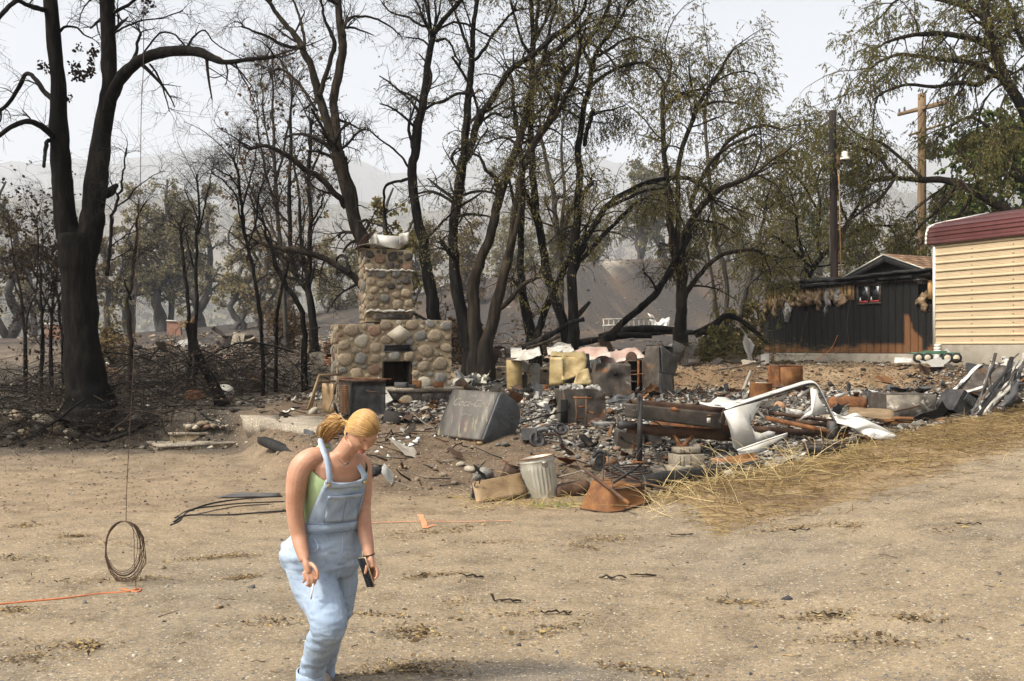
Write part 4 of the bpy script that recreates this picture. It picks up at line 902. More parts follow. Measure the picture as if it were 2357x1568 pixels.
# ------------------------------------------------------------------ the stone fireplace
DF = 21.8; FA = R(19); fb = P(911,888,DF); FLOOR = hz(fb.x,fb.y-.9)-.03
fp = thing('stone_fireplace','tall river stone fireplace and chimney left standing amid the ash','fireplace',(fb.x,fb.y,FLOOR),FA)
u_ = PX(DF); zz = lambda vy:CAM_H-(vy-HZ)*u_-FLOOR; uu = lambda vx:(vx-911)*u_/math.cos(FA)
BL,BR_,BT = uu(786),uu(1036),zz(737); HT = zz(890)
OX0,OX1,OZ1 = uu(881),uu(947),zz(832)
m = MB()                                                   # body of mortar and rubble, open at the firebox
def wob(mb_,s):
    for V in mb_.V:V += s*np.stack([fbm(V,2.3,400+k,3) for k in range(3)],1)
def slab_grid(m,x0,x1,y0,y1,z0,z1,st=.09):
    """box with subdivided faces so that its edges can be rough"""
    def quad(o,a,b):
        o,a,b = map(np.array,(o,a,b)); na = max(1,int(np.linalg.norm(a)/st)); nb = max(1,int(np.linalg.norm(b)/st))
        i,j = np.meshgrid(np.linspace(0,1,na+1),np.linspace(0,1,nb+1)); V = o+i.ravel()[:,None]*a+j.ravel()[:,None]*b
        m.add(V,grid_faces(na+1,nb+1))
    X_,Y_,Z_ = x1-x0,y1-y0,z1-z0
    quad((x0,y0,z0),(X_,0,0),(0,0,Z_)); quad((x1,y1,z0),(-X_,0,0),(0,0,Z_))
    quad((x1,y0,z0),(0,Y_,0),(0,0,Z_)); quad((x0,y1,z0),(0,-Y_,0),(0,0,Z_)); quad((x0,y0,z1),(X_,0,0),(0,Y_,0))
slab_grid(m,BL,OX0,0,.95,0,BT-.10); slab_grid(m,OX1,BR_,0,.95,0,BT); slab_grid(m,OX0-.004,OX1+.004,.004,.945,OZ1,BT+.008)
wob(m,.022); m.build('mortar_body','mortar',fp,True)
m = MB(); m.box(((OX0+OX1)/2,.62,(HT+OZ1)/2-.1),(OX1-OX0+.06,.06,OZ1-HT+.4)); m.box(((OX0+OX1)/2,.3,HT-.03),(OX1-OX0+.02,.7,.05)); m.build('firebox','firebox',fp)
for sx in (OX0+.02,OX1-.02):m = MB(); m.box((sx,.31,(HT+OZ1)/2),(.05,.6,OZ1-HT)); m.build('firebox_side','firebox',fp)
SX0,SX1,SZ0,SZ1 = uu(887),uu(943),zz(808),zz(796)
m = MB(); m.box(((SX0+SX1)/2,-.012,(SZ0+SZ1)/2),(SX1-SX0,.03,SZ1-SZ0)); vent = m.build('heat_vent','soot_and_shade',fp)  # black slab stands for the shade inside the vent slot
m = MB()
for z in (SZ0-.012,SZ1+.012):m.box(((SX0+SX1)/2,-.022,z),(SX1-SX0+.05,.03,.022))
for x in (SX0-.012,SX1+.012):m.box((x,-.0225,(SZ0+SZ1)/2),(.022,.03,SZ1-SZ0))
m.build('vent_frame','steel_dark',vent)
dc = (uu(919),zz(770)); dw,dh = 30*u_,22*u_
m = MB(); m.prism([(dc[0]-dw,.02,dc[1]),(dc[0],.02,dc[1]-dh),(dc[0]+dw,.02,dc[1]),(dc[0],.02,dc[1]+dh)],(0,-1,0),.075); m.build('diamond_stone','stone_pale',fp)
rngf = np.random.default_rng(12)
def blk(u,z,r):
    x = u+BL
    if OX0-r*.9 < x < OX1+r*.9 and z < OZ1+r*.85:return True
    if SX0-r < x < SX1+r and SZ0-r*.9 < z < SZ1+r*.9:return True
    if abs(x-dc[0])/(dw+r*1.1)+abs(z-dc[1])/(dh+r*1.1) < 1.02:return True
    return z > BT-.10-r*.8 and x < OX0
st = pack(rngf,BR_-BL,BT,blk,[(.15,9),(.125,22),(.10,45),(.078,60),(.055,70),(.036,60)],.007)
lay(fp,st,(BL,-.01,0),(1,0,0),(0,-1,0),rngf,.62,aspect=1.17)
st = pack(rngf,.95,BT-.1,lambda u,z,r:False,[(.13,5),(.10,8),(.075,12),(.05,12)],.012); lay(fp,st,(BL-.01,.95,0),(0,-1,0),(-1,0,0),rngf,.6)
# chimney stack
CL_,CR_,CT = uu(849),uu(950),zz(573); CY0,CY1 = .12,.95; FL = zz(716)
m = MB(); slab_grid(m,CL_,CR_,CY0,CY1,BT-.05,CT,.08); wob(m,.025); m.build('chimney_stack','mortar',fp,True)
sootf = lambda u,z:np.clip((z+BT-zz(620))/(zz(590)-zz(620)),.0,.85)+(.15 if u > .3 else 0)
st = pack(rngf,CR_-CL_,CT-BT-.02,lambda u,z,r:abs(z+BT-FL) < .05+r*.7 or abs(z+BT-zz(622)) < r*.5,[(.11,8),(.09,20),(.072,32),(.052,40),(.036,30)],.006)
lay(fp,st,(CL_,CY0-.01,BT),(1,0,0),(0,-1,0),rngf,.66,sootf,1.15)
st = pack(rngf,CY1-CY0,CT-BT-.02,lambda u,z,r:False,[(.115,6),(.09,11),(.068,16),(.045,18)],.010); lay(fp,st,(CL_-.01,CY1,BT),(0,-1,0),(-1,0,0),rngf,.62)
st = pack(rngf,CY1-CY0,CT-BT-.02,lambda u,z,r:False,[(.115,6),(.09,10),(.06,14)],.012); lay(fp,st,(CR_+.01,CY0,BT),(0,1,0),(1,0,0),rngf,.6)
def ragged(name,x0,x1,y,z,th,out,matn,seed):
    rg_ = np.random.default_rng(seed); n = 22; xs = np.linspace(x0,x1,n); rings = []
    for k,x in enumerate(xs):
        t = th*rg_.uniform(.5,1.3); o_ = out*rg_.uniform(.5,1.2); dz = rg_.normal(0,th*.25)
        rings.append([(x,y+.05,z+t/2+dz),(x,y-o_*.5,z+t/2+dz),(x,y-o_,z+dz),(x,y-o_*.6,z-t/2+dz),(x,y+.05,z-t/2+dz)])
    m = MB(); m.loft(np.array(rings),True,True); m.build(name,matn,fp)
ragged('tar_line',CL_-.02,CR_+.02,CY0-.01,zz(622),.05,.055,'white_dirty',4)
ragged('flashing_ledge',CL_-.01,CR_-.0,CY0-.005,FL,.055,.10,'white_dirty',6)
m = MB(); m.box(((uu(868)+uu(946))/2,CY0-.02,(zz(738)+zz(722))/2),(uu(946)-uu(868),.05,.13),jit=.008); m.build('roof_scar_panel','stone_soot',fp)
# torn metal cap
capm = MB()
def sheet(m,outline_fn,nu,nv,th=.004):
    i,j = np.meshgrid(np.linspace(0,1,nu),np.linspace(0,1,nv)); V = np.array([outline_fn(a,b) for a,b in zip(i.ravel(),j.ravel())]); f = grid_faces(nu,nv)
    n = np.zeros(3); a = V[1]-V[0]; b = V[nu]-V[0]; n = norm(np.cross(a,b))
    m.add(np.r_[V,V-n*th],np.r_[f,(f+len(V))[:,::-1]])
    e = []
    for k in range(nu-1):e += [(k+1,k,k+len(V),k+1+len(V)),((nv-1)*nu+k,(nv-1)*nu+k+1,(nv-1)*nu+k+1+len(V),(nv-1)*nu+k+len(V))]
    for k in range(nv-1):e += [(k*nu,(k+1)*nu,(k+1)*nu+len(V),k*nu+len(V)),((k+1)*nu+nu-1,k*nu+nu-1,k*nu+nu-1+len(V),(k+1)*nu+nu-1+len(V))]
    m.Q.append(np.array(e)+m.n-2*len(V)); return m
sheet(capm,lambda a,b:(uu(829)+a*(uu(915)-uu(829)),CY0-.12+b*.85,CT+.045+.05*math.sin(a*5)*(1-b)+.03*a),12,5)
cap = capm.build('chimney_cap','white_metal',fp)
m = MB(); x0,x1 = uu(873),uu(925); z0,z1 = CT+.03,zz(541)
for k in range(2):
    m.box(((x0+x1)/2,(CY0+.06,CY1-.2)[k],(z0+z1)/2),(x1-x0,.012,z1-z0)); m.box(((x0,x1)[k],(CY0+CY1)/2-.07,(z0+z1)/2+.002),(.012,.56,z1-z0))
m.build('flue_box','white_metal',cap)
m = MB(); sheet(m,lambda a,b:(uu(922)+a*.22,CY0+.02+.04*math.sin(3*a),CT+.05+b*.30+.10*a-.05*a*b),6,4); m.build('bent_flap','white_dirty',cap); m = MB(); sheet(m,lambda a,b:(uu(858)-.03*b+a*.16,CY0+.07-.1*a,CT+.06+b*.28-.08*(1-a)),5,4); m.build('bent_flap','white_dirty',cap)
m = MB(); sheet(m,lambda a,b:(uu(819)+a*.27+b*.24,CY0-.1+.15*a,CT-.08+b*.36+a*.12),4,4); m.build('spark_screen','rust_brown',cap); m = MB(); sheet(m,lambda a,b:(uu(846)+a*.30+b*.12,CY0+.2+.2*a,CT+.04+b*.30-.05*a),4,4); m.build('spark_screen','rust_brown',cap)
# hearth
HX0,HX1 = uu(800),uu(1040)
m = MB(); slab_grid(m,HX0,HX1,-.72,-.001,0,HT-.09); wob(m,.02); hearth = m.build('hearth','mortar_soot',fp,True)
m = MB(); m.box(((HX0+HX1)/2,-.36,HT-.045),(HX1-HX0+.06,.80,.085),jit=.006); m.build('hearth_slab','concrete',hearth)
st = pack(rngf,HX1-HX0,HT-.1,lambda u,z,r:False,[(.13,7),(.105,9),(.08,10)],.012); lay(hearth,st,(HX0,-.73,0),(1,0,0),(0,-1,0),rngf,.6,lambda u,z:.85)

# ------------------------------------------------------------------ the charred house
class Wall:
    """a vertical plane through two plan points; traces frame places onto itself"""
    def __init__(s,a,b,off=0.):
        s.a = np.array(a,float); s.b = np.array(b,float); s.t = norm(s.b-s.a); s.n = np.array([s.t[1],-s.t[0]])
        if s.n[1] > 0:s.n = -s.n
        s.a = s.a+s.n*off; s.b = s.b+s.n*off
    def pt(s,vx,vy):
        k = (vx-CX)/F; d = (s.a[0]*s.t[1]-s.a[1]*s.t[0])/(k*s.t[1]-s.t[0]); p = np.array([k*d,d]); return float((p-s.a) @ s.t),CAM_H-(vy-HZ)/F*d
    def w(s,u,z,out=0.):p = s.a+s.t*u+s.n*out; return np.array([p[0],p[1],z])
HW = Wall((9.6,38.0),(13.15,31.0)); WL = float(np.linalg.norm(HW.b-HW.a)); WZ0,WZ1,WF = 1.75,4.30,1.2
house = thing('charred_house','low wooden house with blackened siding and torn out eaves on the bank','house',(9.6,38.0,WF))
def wbox(m,u0,u1,z0,z1,o0,o1):
    m.prism([HW.w(u0,z0,o0),HW.w(u1,z0,o0),HW.w(u1,z1,o0),HW.w(u0,z1,o0)],(*HW.n,0),o1-o0)
BK = np.array([-HW.n[0],-HW.n[1],0.])
m = MB();
c0,c1 = HW.w(0,0,-.16),HW.w(WL,0,-.16);
m.prism([(*c0[:2],WF),(*c1[:2],WF),(*(c1+BK*6)[:2],WF),(*(c0+BK*6)[:2],WF)],(0,0,1),WZ1-WF-.12); m.build('wall','soot_and_shade',house,world=True)
m = MB(); wbox(m,-.05,WL*.46,WF-.3,WZ0-.02,-.1,.02); wbox(m,WL*.46,WL+.02,WF-.3,WZ0-.02,-.1,.015); m.build('foundation','concrete_grey',house,world=True)
mat('plank_burn',[(.75,.75,.75),(1.1,1.1,1.1)],scale=10,stretch=(3,3,.3),attr='MULTIPLY',bump=.7,bscale=40,rough=.8,spec=.25)
rngh = np.random.default_rng(9); NPL = 26; pw = WL/NPL
u_brk,_ = HW.pt(1946,700); ub0,_ = HW.pt(2082,760); ub1,_ = HW.pt(2134,760)
for k in range(NPL):
    u0,u1 = k*pw+.006,(k+1)*pw-.006; um = (u0+u1)/2
    zt = WZ1-.1
    if um < u_brk:zt = WZ1-rngh.uniform(.62,1.0)
    if um > WL-.5:zt = WZ1-.95
    nz_ = 22; zs = np.linspace(WZ0,zt,nz_); us = np.linspace(u0,u1,4); UU,ZZ = np.meshgrid(us,zs); uf,zf = UU.ravel(),ZZ.ravel()
    zf2 = zf-(zf > zt-.01)*rngh.uniform(0,.12,len(zf))
    V = np.array([HW.w(a,b,.0) for a,b in zip(uf,zf2)]); f = grid_faces(4,nz_)
    nn = fbm(np.c_[uf,zf*.6],1.1,66,4); brown = ss(.02,.10,(WZ0+.28+.42*nn)-zf)
    inb = np.exp(-((uf-(ub0+ub1)/2+.12)/(.42*(ub1-ub0)))**4)*ss(-.25,.05,(WZ0+1.15-.55*ss(.1,.6,(uf-ub0)/(ub1-ub0))*1.3+.25*nn)-zf); brown = np.maximum(brown,ss(.35,.55,inb))
    col = np.outer(1-brown,[.0085,.0078,.007])+np.outer(brown,[.19,.088,.036])
    thin = np.array([*HW.n,0])*-.02; n0 = len(V); V = np.r_[V,V+thin]; col = np.r_[col,col]
    edge = [(i*4,(i+1)*4,(i+1)*4+n0,i*4+n0) for i in range(nz_-1)]+[((i+1)*4+3,i*4+3,i*4+3+n0,(i+1)*4+3+n0) for i in range(nz_-1)]
    link('plank',mesh_np('plank',V-np.array(house.location),[np.r_[f[:,::-1],np.array(edge)]],False,col,['plank_burn']),house)
# bared studs, tan boards and hanging insulation under the eave
for k in range(10):
    u0 = .08+k*(u_brk-.1)/10; m = MB(); wbox(m,u0,u0+.05,WZ1-1.05,WZ1-.12,-.15,-.02); m.build('stud','char_wood',house,world=True)
for vx0,vx1,vy0,vy1 in ((1760,1771,670,716),(1774,1792,668,704),(1796,1804,668,700),(1808,1826,667,700),(1829,1846,666,698),(1850,1872,666,694),(1878,1896,664,692),(1902,1918,662,690),(1922,1938,661,690),(1944,1966,658,690),(2136,2144,646,688),(2147,2150,640,704)):
    a0,z1_ = HW.pt(vx0,vy0); a1,z0_ = HW.pt(vx1,vy1); m = MB(); wbox(m,a0,a1,z0_,z1_,-.12,.015 if vx0 > 1900 else -.05); m.build('bared_board','wood_stud',house,world=True)
def batt(vx,vy,w,h,matn,seed):
    a,z = HW.pt(vx,vy); sc_ = PX(36); m = MB(); rg_ = np.random.default_rng(seed); K = 9; rings = []
    for k in range(K):
        t = k/(K-1); ww = w*sc_*(.5+.5*math.sin(math.pi*(.25+.7*t)))*rg_.uniform(.6,1.15); cz = z-t*h*sc_; cu = a+rg_.normal(0,.04); out = .0+.07*math.sin(t*3)*rg_.uniform(.4,1.2)
        rings.append([HW.w(cu+math.cos(q)*ww/2*rg_.uniform(.55,1.35),cz+rg_.normal(0,.05),out+math.sin(q)*.055*rg_.uniform(.4,1.5)) for q in np.arange(9)*.698])
    m.loft(np.array(rings)); m.build('insulation',matn,house,True,True)
for k,b_ in enumerate(((1762,695,14,45,'insulation'),(1783,690,26,42,'insulation'),(1812,690,30,54,'insulation_grey'),(1806,680,22,30,'insulation'),(1826,670,30,36,'insulation'),(1846,676,44,30,'insulation'),(1866,670,36,32,'insulation'),(1885,664,24,48,'insulation'),(1905,664,22,54,'insulation_grey'),(1925,662,24,36,'insulation_grey'),(1938,678,36,26,'insulation'),(2127,678,24,34,'insulation'),(2122,634,22,16,'insulation_grey'))):batt(*b_,500+k)
# window
wu0,wz1 = HW.pt(1974,657); wu1,wz0 = HW.pt(2029,699)
win = MB();
for a,b,c,d_ in ((wu0,wu1,wz1-.05,wz1),(wu0,wu1,wz0,wz0+.05),(wu0,wu0+.07,wz0+.05,wz1-.05),(wu1-.07,wu1,wz0+.05,wz1-.05),((wu0+wu1)/2-.035,(wu0+wu1)/2+.035,wz0+.05,wz1-.05)):wbox(win,a,b,c,d_,.004,.05)
wo_ = win.build('window','rust_grey',house,world=True)
mid = (wu0+wu1)/2
for a,b in ((wu0+.08,mid-.045),(mid+.045,wu1-.08)):
    m = MB(); wbox(m,a,b,wz0+.06,wz1-.06,.002,.012); o = m.build('pane','glass_dark',wo_); o.data.transform(Matrix.Translation(-house.location))
    m = MB(); wbox(m,a,b,wz0+.06,wz0+.12,.014,.03); o = m.build('red_ledge','red_paint',wo_); o.data.transform(Matrix.Translation(-house.location))
    m = MB(); m.prism([HW.w(a,wz0+.13,.014),HW.w(a+.10,wz0+.13,.014),HW.w(a+.05,wz0+.26,.014)],(*HW.n,0),.006); m.prism([HW.w(b-.02,wz1-.07,.014),HW.w(b-.02,wz1-.30,.014),HW.w(b-.16,wz1-.07,.014)],(*HW.n,0),.006); o = m.build('broken_glass','glass_shard',wo_); o.data.transform(Matrix.Translation(-house.location))
# roof over the low part, ragged at the eave
m = MB(); n = 40; rings = []
for k in range(n):
    t = k/(n-1); z = WZ1+.02*math.sin(t*9)-.07*(1-t)+rngh.normal(0,.02); o_ = .22+rngh.uniform(-.10,.14)
    p0 = HW.w(-.15+t*(WL+.1),z,o_); p1 = HW.w(-.15+t*(WL+.1),z+.07,o_-.02); q1 = HW.w(-.15+t*(WL+.1),z+.45,-4.2); q0 = HW.w(-.15+t*(WL+.1),z+.38,-4.2); rings.append([p0,p1,q1,q0])
m.loft(np.array(rings),True,True); roof = m.build('roof','char_wood',house,world=True)
m = MB()
for k in range(14):
    u0 = rngh.uniform(0,WL-.6); L_ = rngh.uniform(.4,1.6); z = WZ1-.04-rngh.uniform(0,.14); m.bar(HW.w(u0,z,.1+rngh.uniform(0,.12)),HW.w(min(WL,u0+L_),z+rngh.uniform(-.06,.06),.1+rngh.uniform(0,.12)),.03,rngh.uniform(.04,.12))
m.build('torn_eave','char_wood',house,world=True)
# gable behind
GW = Wall((9.6,38.0),(13.15,31.0),-1.2)
ga,gz = GW.pt(2047,589); gl,gzl = GW.pt(1934,640); gr,gzr = GW.pt(2156,614); gzr = gz-(gr-ga)*.36; gzl = gz-(ga-gl)*.36
m = MB(); m.prism([GW.w(gl+.2,WZ1-.2),GW.w(gr,WZ1-.2),GW.w(gr,gzr),GW.w(ga,gz-.05),GW.w(gl+.2,gzl)],BK,.1); m.build('gable_wall','soot_and_shade',house,world=True)
m = MB();
for p,q in (((gl,gzl),(ga,gz)),((ga,gz),(gr,gzr))):m.bar(GW.w(p[0],p[1]-.10,.25),GW.w(q[0],q[1]-.10,.25),.05,.2)
m.build('rake_board','char_wood',house,world=True)
m = MB()
for p,q in (((gl,gzl),(ga,gz)),((ga,gz),(gr,gzr))):m.bar(GW.w(p[0],p[1]+.03,.285),GW.w(q[0],q[1]+.03,.285),.03,.05)
m.build('metal_edging','galv',house,world=True)
for (p,q),nm in ((((gl,gzl),(ga,gz)),'gable_roof'),(((gr,gzr),(ga,gz)),'gable_roof')):
    m = MB(); A = GW.w(p[0],p[1],.27); B = GW.w(q[0],q[1],.27); m.prism([A,B,B+BK*5,A+BK*5],(0,0,1),.05); gro = m.build(nm,'shingle',house,world=True)
    for r_ in range(7):
        for c_ in range(9):
            s0 = A+(B-A)*(r_/7.)+BK*(c_*.55+(r_ % 2)*.2); e = (B-A)/7.*.97
            mm = MB(); mm.prism([s0+np.array([0,0,.052+.012]),s0+e+np.array([0,0,.052]),s0+e+BK*.53+np.array([0,0,.052]),s0+BK*.53+np.array([0,0,.064])],(0,0,1),.012); o = mm.build('shingle','shingle',gro); o.data.transform(Matrix.Translation(-house.location))
# loose wires on the wall
def cable(name,pts,r,matn,label,cat='cable',n=24,group=None,sides=6):
    p = smooth_path([np.array(q) for q in pts],n); o = MB().tube(p-p[0],r,sides).build(name,matn,None,True); o.location = p[0]; return tag(o,label,cat,group)
def wtrace(pts,out=.09):return [HW.w(*HW.pt(*q),out) for q in pts]
cable('wire',wtrace([(1868,660),(1880,663),(1920,660),(1950,656),(2000,654),(2060,648),(2140,644)]),.012,'rust_brown','thin rusty wire strung along the top of the charred wall')
cable('wire',wtrace([(1872,675),(1866,710),(1856,745),(1848,782),(1838,812)]),.010,'dark_wire','loose wire dangling from the insulation of the charred wall')
cable('wire',wtrace([(1966,655),(1962,690),(1954,740),(1957,780),(1958,815)]),.010,'dark_wire','loose wire dangling left of the charred house window')
cable('orange_cable',[HW.w(*HW.pt(1932,772),.07),HW.w(*HW.pt(1915,805),.1),HW.w(*HW.pt(1880,836),.25)],.012,'orange_cord','short orange cord hanging low on the charred wall','cord')

# ------------------------------------------------------------------ the metal building
MW = Wall((12.08,28.5),(12.08+.467*7,28.5-.884*7)); ML = 7.0; MZ0,MZ1,MF = 2.0,4.98,1.15
metal = thing('metal_building','cream ribbed metal building with maroon roof at the right edge','building',(12.08,28.5,MF))
MBK = np.array([-MW.n[0],-MW.n[1],0.])
def mbox(m,u0,u1,z0,z1,o0,o1):m.prism([MW.w(u0,z0,o0),MW.w(u1,z0,o0),MW.w(u1,z1,o0),MW.w(u0,z1,o0)],(*MW.n,0),o1-o0)
m = MB(); a,b = MW.w(.06,0,-.06),MW.w(ML,0,-.06); m.prism([(*a[:2],MF),(*b[:2],MF),(*(b+MBK*5)[:2],MF),(*(a+MBK*5)[:2],MF)],(0,0,1),MZ1-MF); m.build('wall','siding_cream',metal,world=True)
NR = 13; ph = (MZ1-MZ0)/NR                                    # one rolled course per rib, with minor ribs between
for k in range(NR):
    z0 = MZ0+k*ph; prof = [(0,.0),(.014,.035),(.055,.035),(.075,.004)]
    for j in range(1,4):zc = .075+(ph-.075)*j/4.; prof += [(zc-.012,.004),(zc,.011),(zc+.012,.004)]
    prof += [(ph-.004,.002)]
    rings = [[MW.w(u,z0+dz,o_) for dz,o_ in prof] for u in np.linspace(.07,ML,12)]
    m = MB(); m.loft(np.array(rings),False,False); m.build('siding_panel','siding_cream',metal,world=True)
m = MB(); mbox(m,0,.068,MZ0-.02,MZ1,-.02,.05); m.build('corner_trim','trim_white',metal,world=True)
m = MB(); mbox(m,.02,ML,MF-.5,MZ0-.004,-.04,.03); m.build('foundation','concrete_grey',metal,world=True)
for u in (1.25,2.5,3.75,5.0):
    m = MB()
    for k in range(NR):m.box(MW.w(u,MZ0+k*ph+ph*.55,.012),(.02,.02,.02))
    m.build('screw_row','steel_dark',metal,world=True)
prof = [(.10,-.10),(.12,.0)]; prof = [(.12,MZ1-.10),(.12,MZ1-.02),(.115,MZ1+.12),(.09,MZ1+.24),(.03,MZ1+.36),(-.08,MZ1+.44),(-.25,MZ1+.50),(-.6,MZ1+.58),(-2.6,MZ1+.98)]
for i in range(len(prof)-1):
    pa,pb = prof[i],prof[i+1]
    m = MB(); rings = [[MW.w(u,pa[1],pa[0]),MW.w(u,pb[1],pb[0]),MW.w(u,pb[1]-.03,pb[0]-.02),MW.w(u,pa[1]-.03,pa[0]-.02)] for u in np.linspace(-.16,ML,3)]; m.loft(np.array(rings)); m.build('roof_panel','roof_maroon',metal,world=True)
    if i in (1,2,3,5,6):
        m = MB(); m.tube([MW.w(-.16,pb[1],pb[0]),MW.w(ML,pb[1],pb[0])],.022,6); m.build('roof_rib','roof_maroon',metal,world=True)
m = MB()
for i in range(len(prof)-1):m.bar(MW.w(-.17,prof[i][1],prof[i][0]+.005),MW.w(-.17,prof[i+1][1],prof[i+1][0]+.005),.05,.05)
m.build('rake_trim','trim_white',metal,world=True)
m = MB();
for k in range(5):m.box(MW.w(.22+.004*k,MZ0-.02-k*.085,.09+.015*k),(.16,.14,.08),(0,0,.45),jit=.008)
m.build('downspout','trim_white',metal,world=True)

# ------------------------------------------------------------------ poles
def pole(name,label,vx,vy0,vy1,d,hw,matn,lean=0):
    base = P(vx,vy1,d); base.z = hz(base.x,base.y)-.3; top = P(vx+lean,vy0,d); root = thing(name,label,'pole',tuple(base)); n = 14
    pts = np.array(base)+np.linspace(0,1,n)[:,None]*np.array(top-base); m = MB(); m.tube(pts,np.linspace(hw*1.15,hw,n)*PX(d),14); m.build('pole',matn,root,True,True); return root,top
pr,ptop = pole('burnt_pole','thick dark charred pole with a lamp behind the charred house',1923,255,800,36.6,8.2,'pole_char',-7)
la = P(1938,362,36.4); m = MB(); m.tube([P(1924,364,36.5),la],.03,6); m.build('lamp_arm','galv',pr,True,True)
m = MB(); prf = [(.02,.22),(.10,.20),(.11,.06),(.14,.0),(.19,-.06),(.20,-.10)]
m.loft(np.array([[(la.x+.1+r*math.cos(q),la.y+r*math.sin(q),la.z+z) for q in np.arange(14)*.4488] for r,z in prf])); m.build('lamp_head','trim_white',pr,True,True)
m = MB(); m.tube([P(1930,365,36.4),P(1933,500,36.3),P(1936,640,36.3)],.018,6); m.build('conduit','wood_stud',pr,True,True)
m = MB(); m.box(P(1929,372,36.42),(.09,.12,.55)); m.build('meter_board','pole_brown',pr,world=True)
cable('wire',[P(1918,440,36.8),P(1912,475,36.8),P(1911,560,36.8),P(1914,650,36.8)],.018,'galv','pale cable hanging beside the dark charred pole')
wp,wtop = pole('power_pole','tan wooden power pole with crossarms behind the gable',2122,217,800,45.0,9.0,'pole_tan')
def arm(p,q,w,h):m = MB(); m.bar(p,q,w,h); return m.build('crossarm','pole_tan',wp,world=True)
arm(P(2067,264,45.9),P(2184,236,43.8),.10,.14); arm(P(2071,263,46.2),P(2182,232,44.1),.10,.14); arm(P(2092,312,45.7),P(2176,284,44.2),.07,.09)
for vx,vy,d in ((2070,258,45.9),(2082,254,45.7),(2178,230,43.9),(2176,276,44.2)):
    m = MB(); b = np.array(P(vx,vy,d)); m.loft(np.array([[b+np.array([r*math.cos(q),r*math.sin(q),z]) for q in np.arange(10)*.628] for r,z in ((.03,-.1),(.05,-.05),(.03,-.04),(.06,0),(.035,.02),(.06,.07),(.03,.1),(.045,.15))])); m.build('insulator','steel_grey',wp,True,True)
m = MB(); b = np.array(P(2143,348,44.6)); m.loft(np.array([[b+np.array([r*math.cos(q),r*math.sin(q),z]) for q in np.arange(16)*.3927] for r,z in ((.16,-.36),(.20,-.34),(.20,.28),(.15,.36))])); m.build('transformer','steel_grey',wp,True,True)
cable('power_line',[P(1180,40,60),P(1460,180,52),P(1600,262,48),P(1850,400,43)],.012,'dark_wire','thin overhead line slanting down across the sky','power line',sides=4)
# ------------------------------------------------------------------ rocks, steps, slabs
def PZ(vx,vy,z):d = (CAM_H-z)*F/(vy-HZ); return np.array([(vx-CX)/F*d,d,z])
def rock(vx,vy,wpx,label,group=None,matn=None,k=None,flat=None,name='rock'):
    p = hit(vx,vy); r = wpx*PX(p.y)/2; k = random.randrange(len(ROCKS)) if k is None else k
    o = link(name,mesh_with(ROCKS[k],matn or random.choice(STONE_TYPES[:10]))); o.location = (p.x,p.y,p.z+r*.35); o.scale = (r,r*random.uniform(.8,1.1),r*(flat or random.uniform(.8,1.1)))
    o.rotation_euler = (random.uniform(-.3,.3),random.uniform(-.3,.3),random.uniform(0,6.28)); return tag(o,label,'rock',group)
ste = thing('stone_steps','three low concrete steps faced with stones leading up from the dirt yard','steps',tuple(PZ(402,1030,0)))
def step(front,z,zb,back,matn='concrete',name='tread'):
    pts = [PZ(vx,vy,z) for vx,vy in front]; pts += [pts[-1]+np.array(back),pts[0]+np.array(back)]
    poly = [np.array([p[0],p[1],z-.05]) for p in pts]; m = MB()
    n = []
    for a,b in zip(poly,poly[1:]+poly[:1]):
        k = max(1,int(np.linalg.norm(b-a)/.12)); n += [a+(b-a)*i/k+np.r_[RNG.normal(0,.010,2),0] for i in range(k)]
    m.prism(n,(0,0,1),.05); o = m.build(name,matn,ste,False,True)
    m = MB(); n2 = [p-norm(p-np.mean(poly,0))*np.array([.035,.035,0]) for p in poly]; m.prism([np.array([p[0],p[1],zb]) for p in n2],(0,0,1),z-.052-zb); m.build('riser','mortar',ste,False,True)
    return pts
S1 = step([(313,1004),(358,1025),(420,1024),(560,1016)],.12,-.15,(.5,1.3,0)); S2 = step([(333,977),(395,998),(500,994)],.28,-.1,(.4,1.4,0)); S3 = step([(375,957),(425,977),(585,975)],.43,0,(.3,1.6,0))
for pts,a,b,z,h,n in ((S1,1,2,.0,.10,7),(S1,2,3,.0,.10,7),(S3,1,2,.28,.12,9)):
    A = np.array(pts[a]); B = np.array(pts[b]); L_ = np.linalg.norm((B-A)[:2]); U_ = (B-A)/L_; U_[2] = 0; N_ = np.array([U_[1],-U_[0],0])
    lay(ste,[(L_*(i+.5)/n,h/2+z-float(ste.location.z),min(L_/n*.40,h*.52)) for i in range(n)],np.array([A[0],A[1],0])-np.array([ste.location.x,ste.location.y,0])+N_*-.02,U_,N_,np.random.default_rng(a+n),.8,aspect=1.35)
def slab(name,label,front,back,z,th,matn='concrete'):
    pts = [PZ(vx,vy,z) for vx,vy in front]+[PZ(vx,vy,z) for vx,vy in back]; c = np.mean(pts,0); n = []
    for a,b in zip(pts,pts[1:]+pts[:1]):
        k = max(1,int(np.linalg.norm(b-a)/.15)); n += [a+(b-a)*i/k+np.r_[RNG.normal(0,.015,2),0] for i in range(k)]
    m = MB(); m.prism([p-c-np.array([0,0,th]) for p in n],(0,0,1),th); o = m.build(name,matn); o.location = c; return tag(o,label,'slab')
slab('floor_slab','thick concrete slab edge at the head of the stone steps',[(490,943),(566,958),(590,962),(640,968)],[(655,930),(540,925)],.60,.4)
slab('floor_slab','cracked concrete slab overhanging the dirt slope left of the louvred cabinet',[(598,966),(660,978),(720,984),(770,986)],[(800,952),(650,938)],.59,.22)
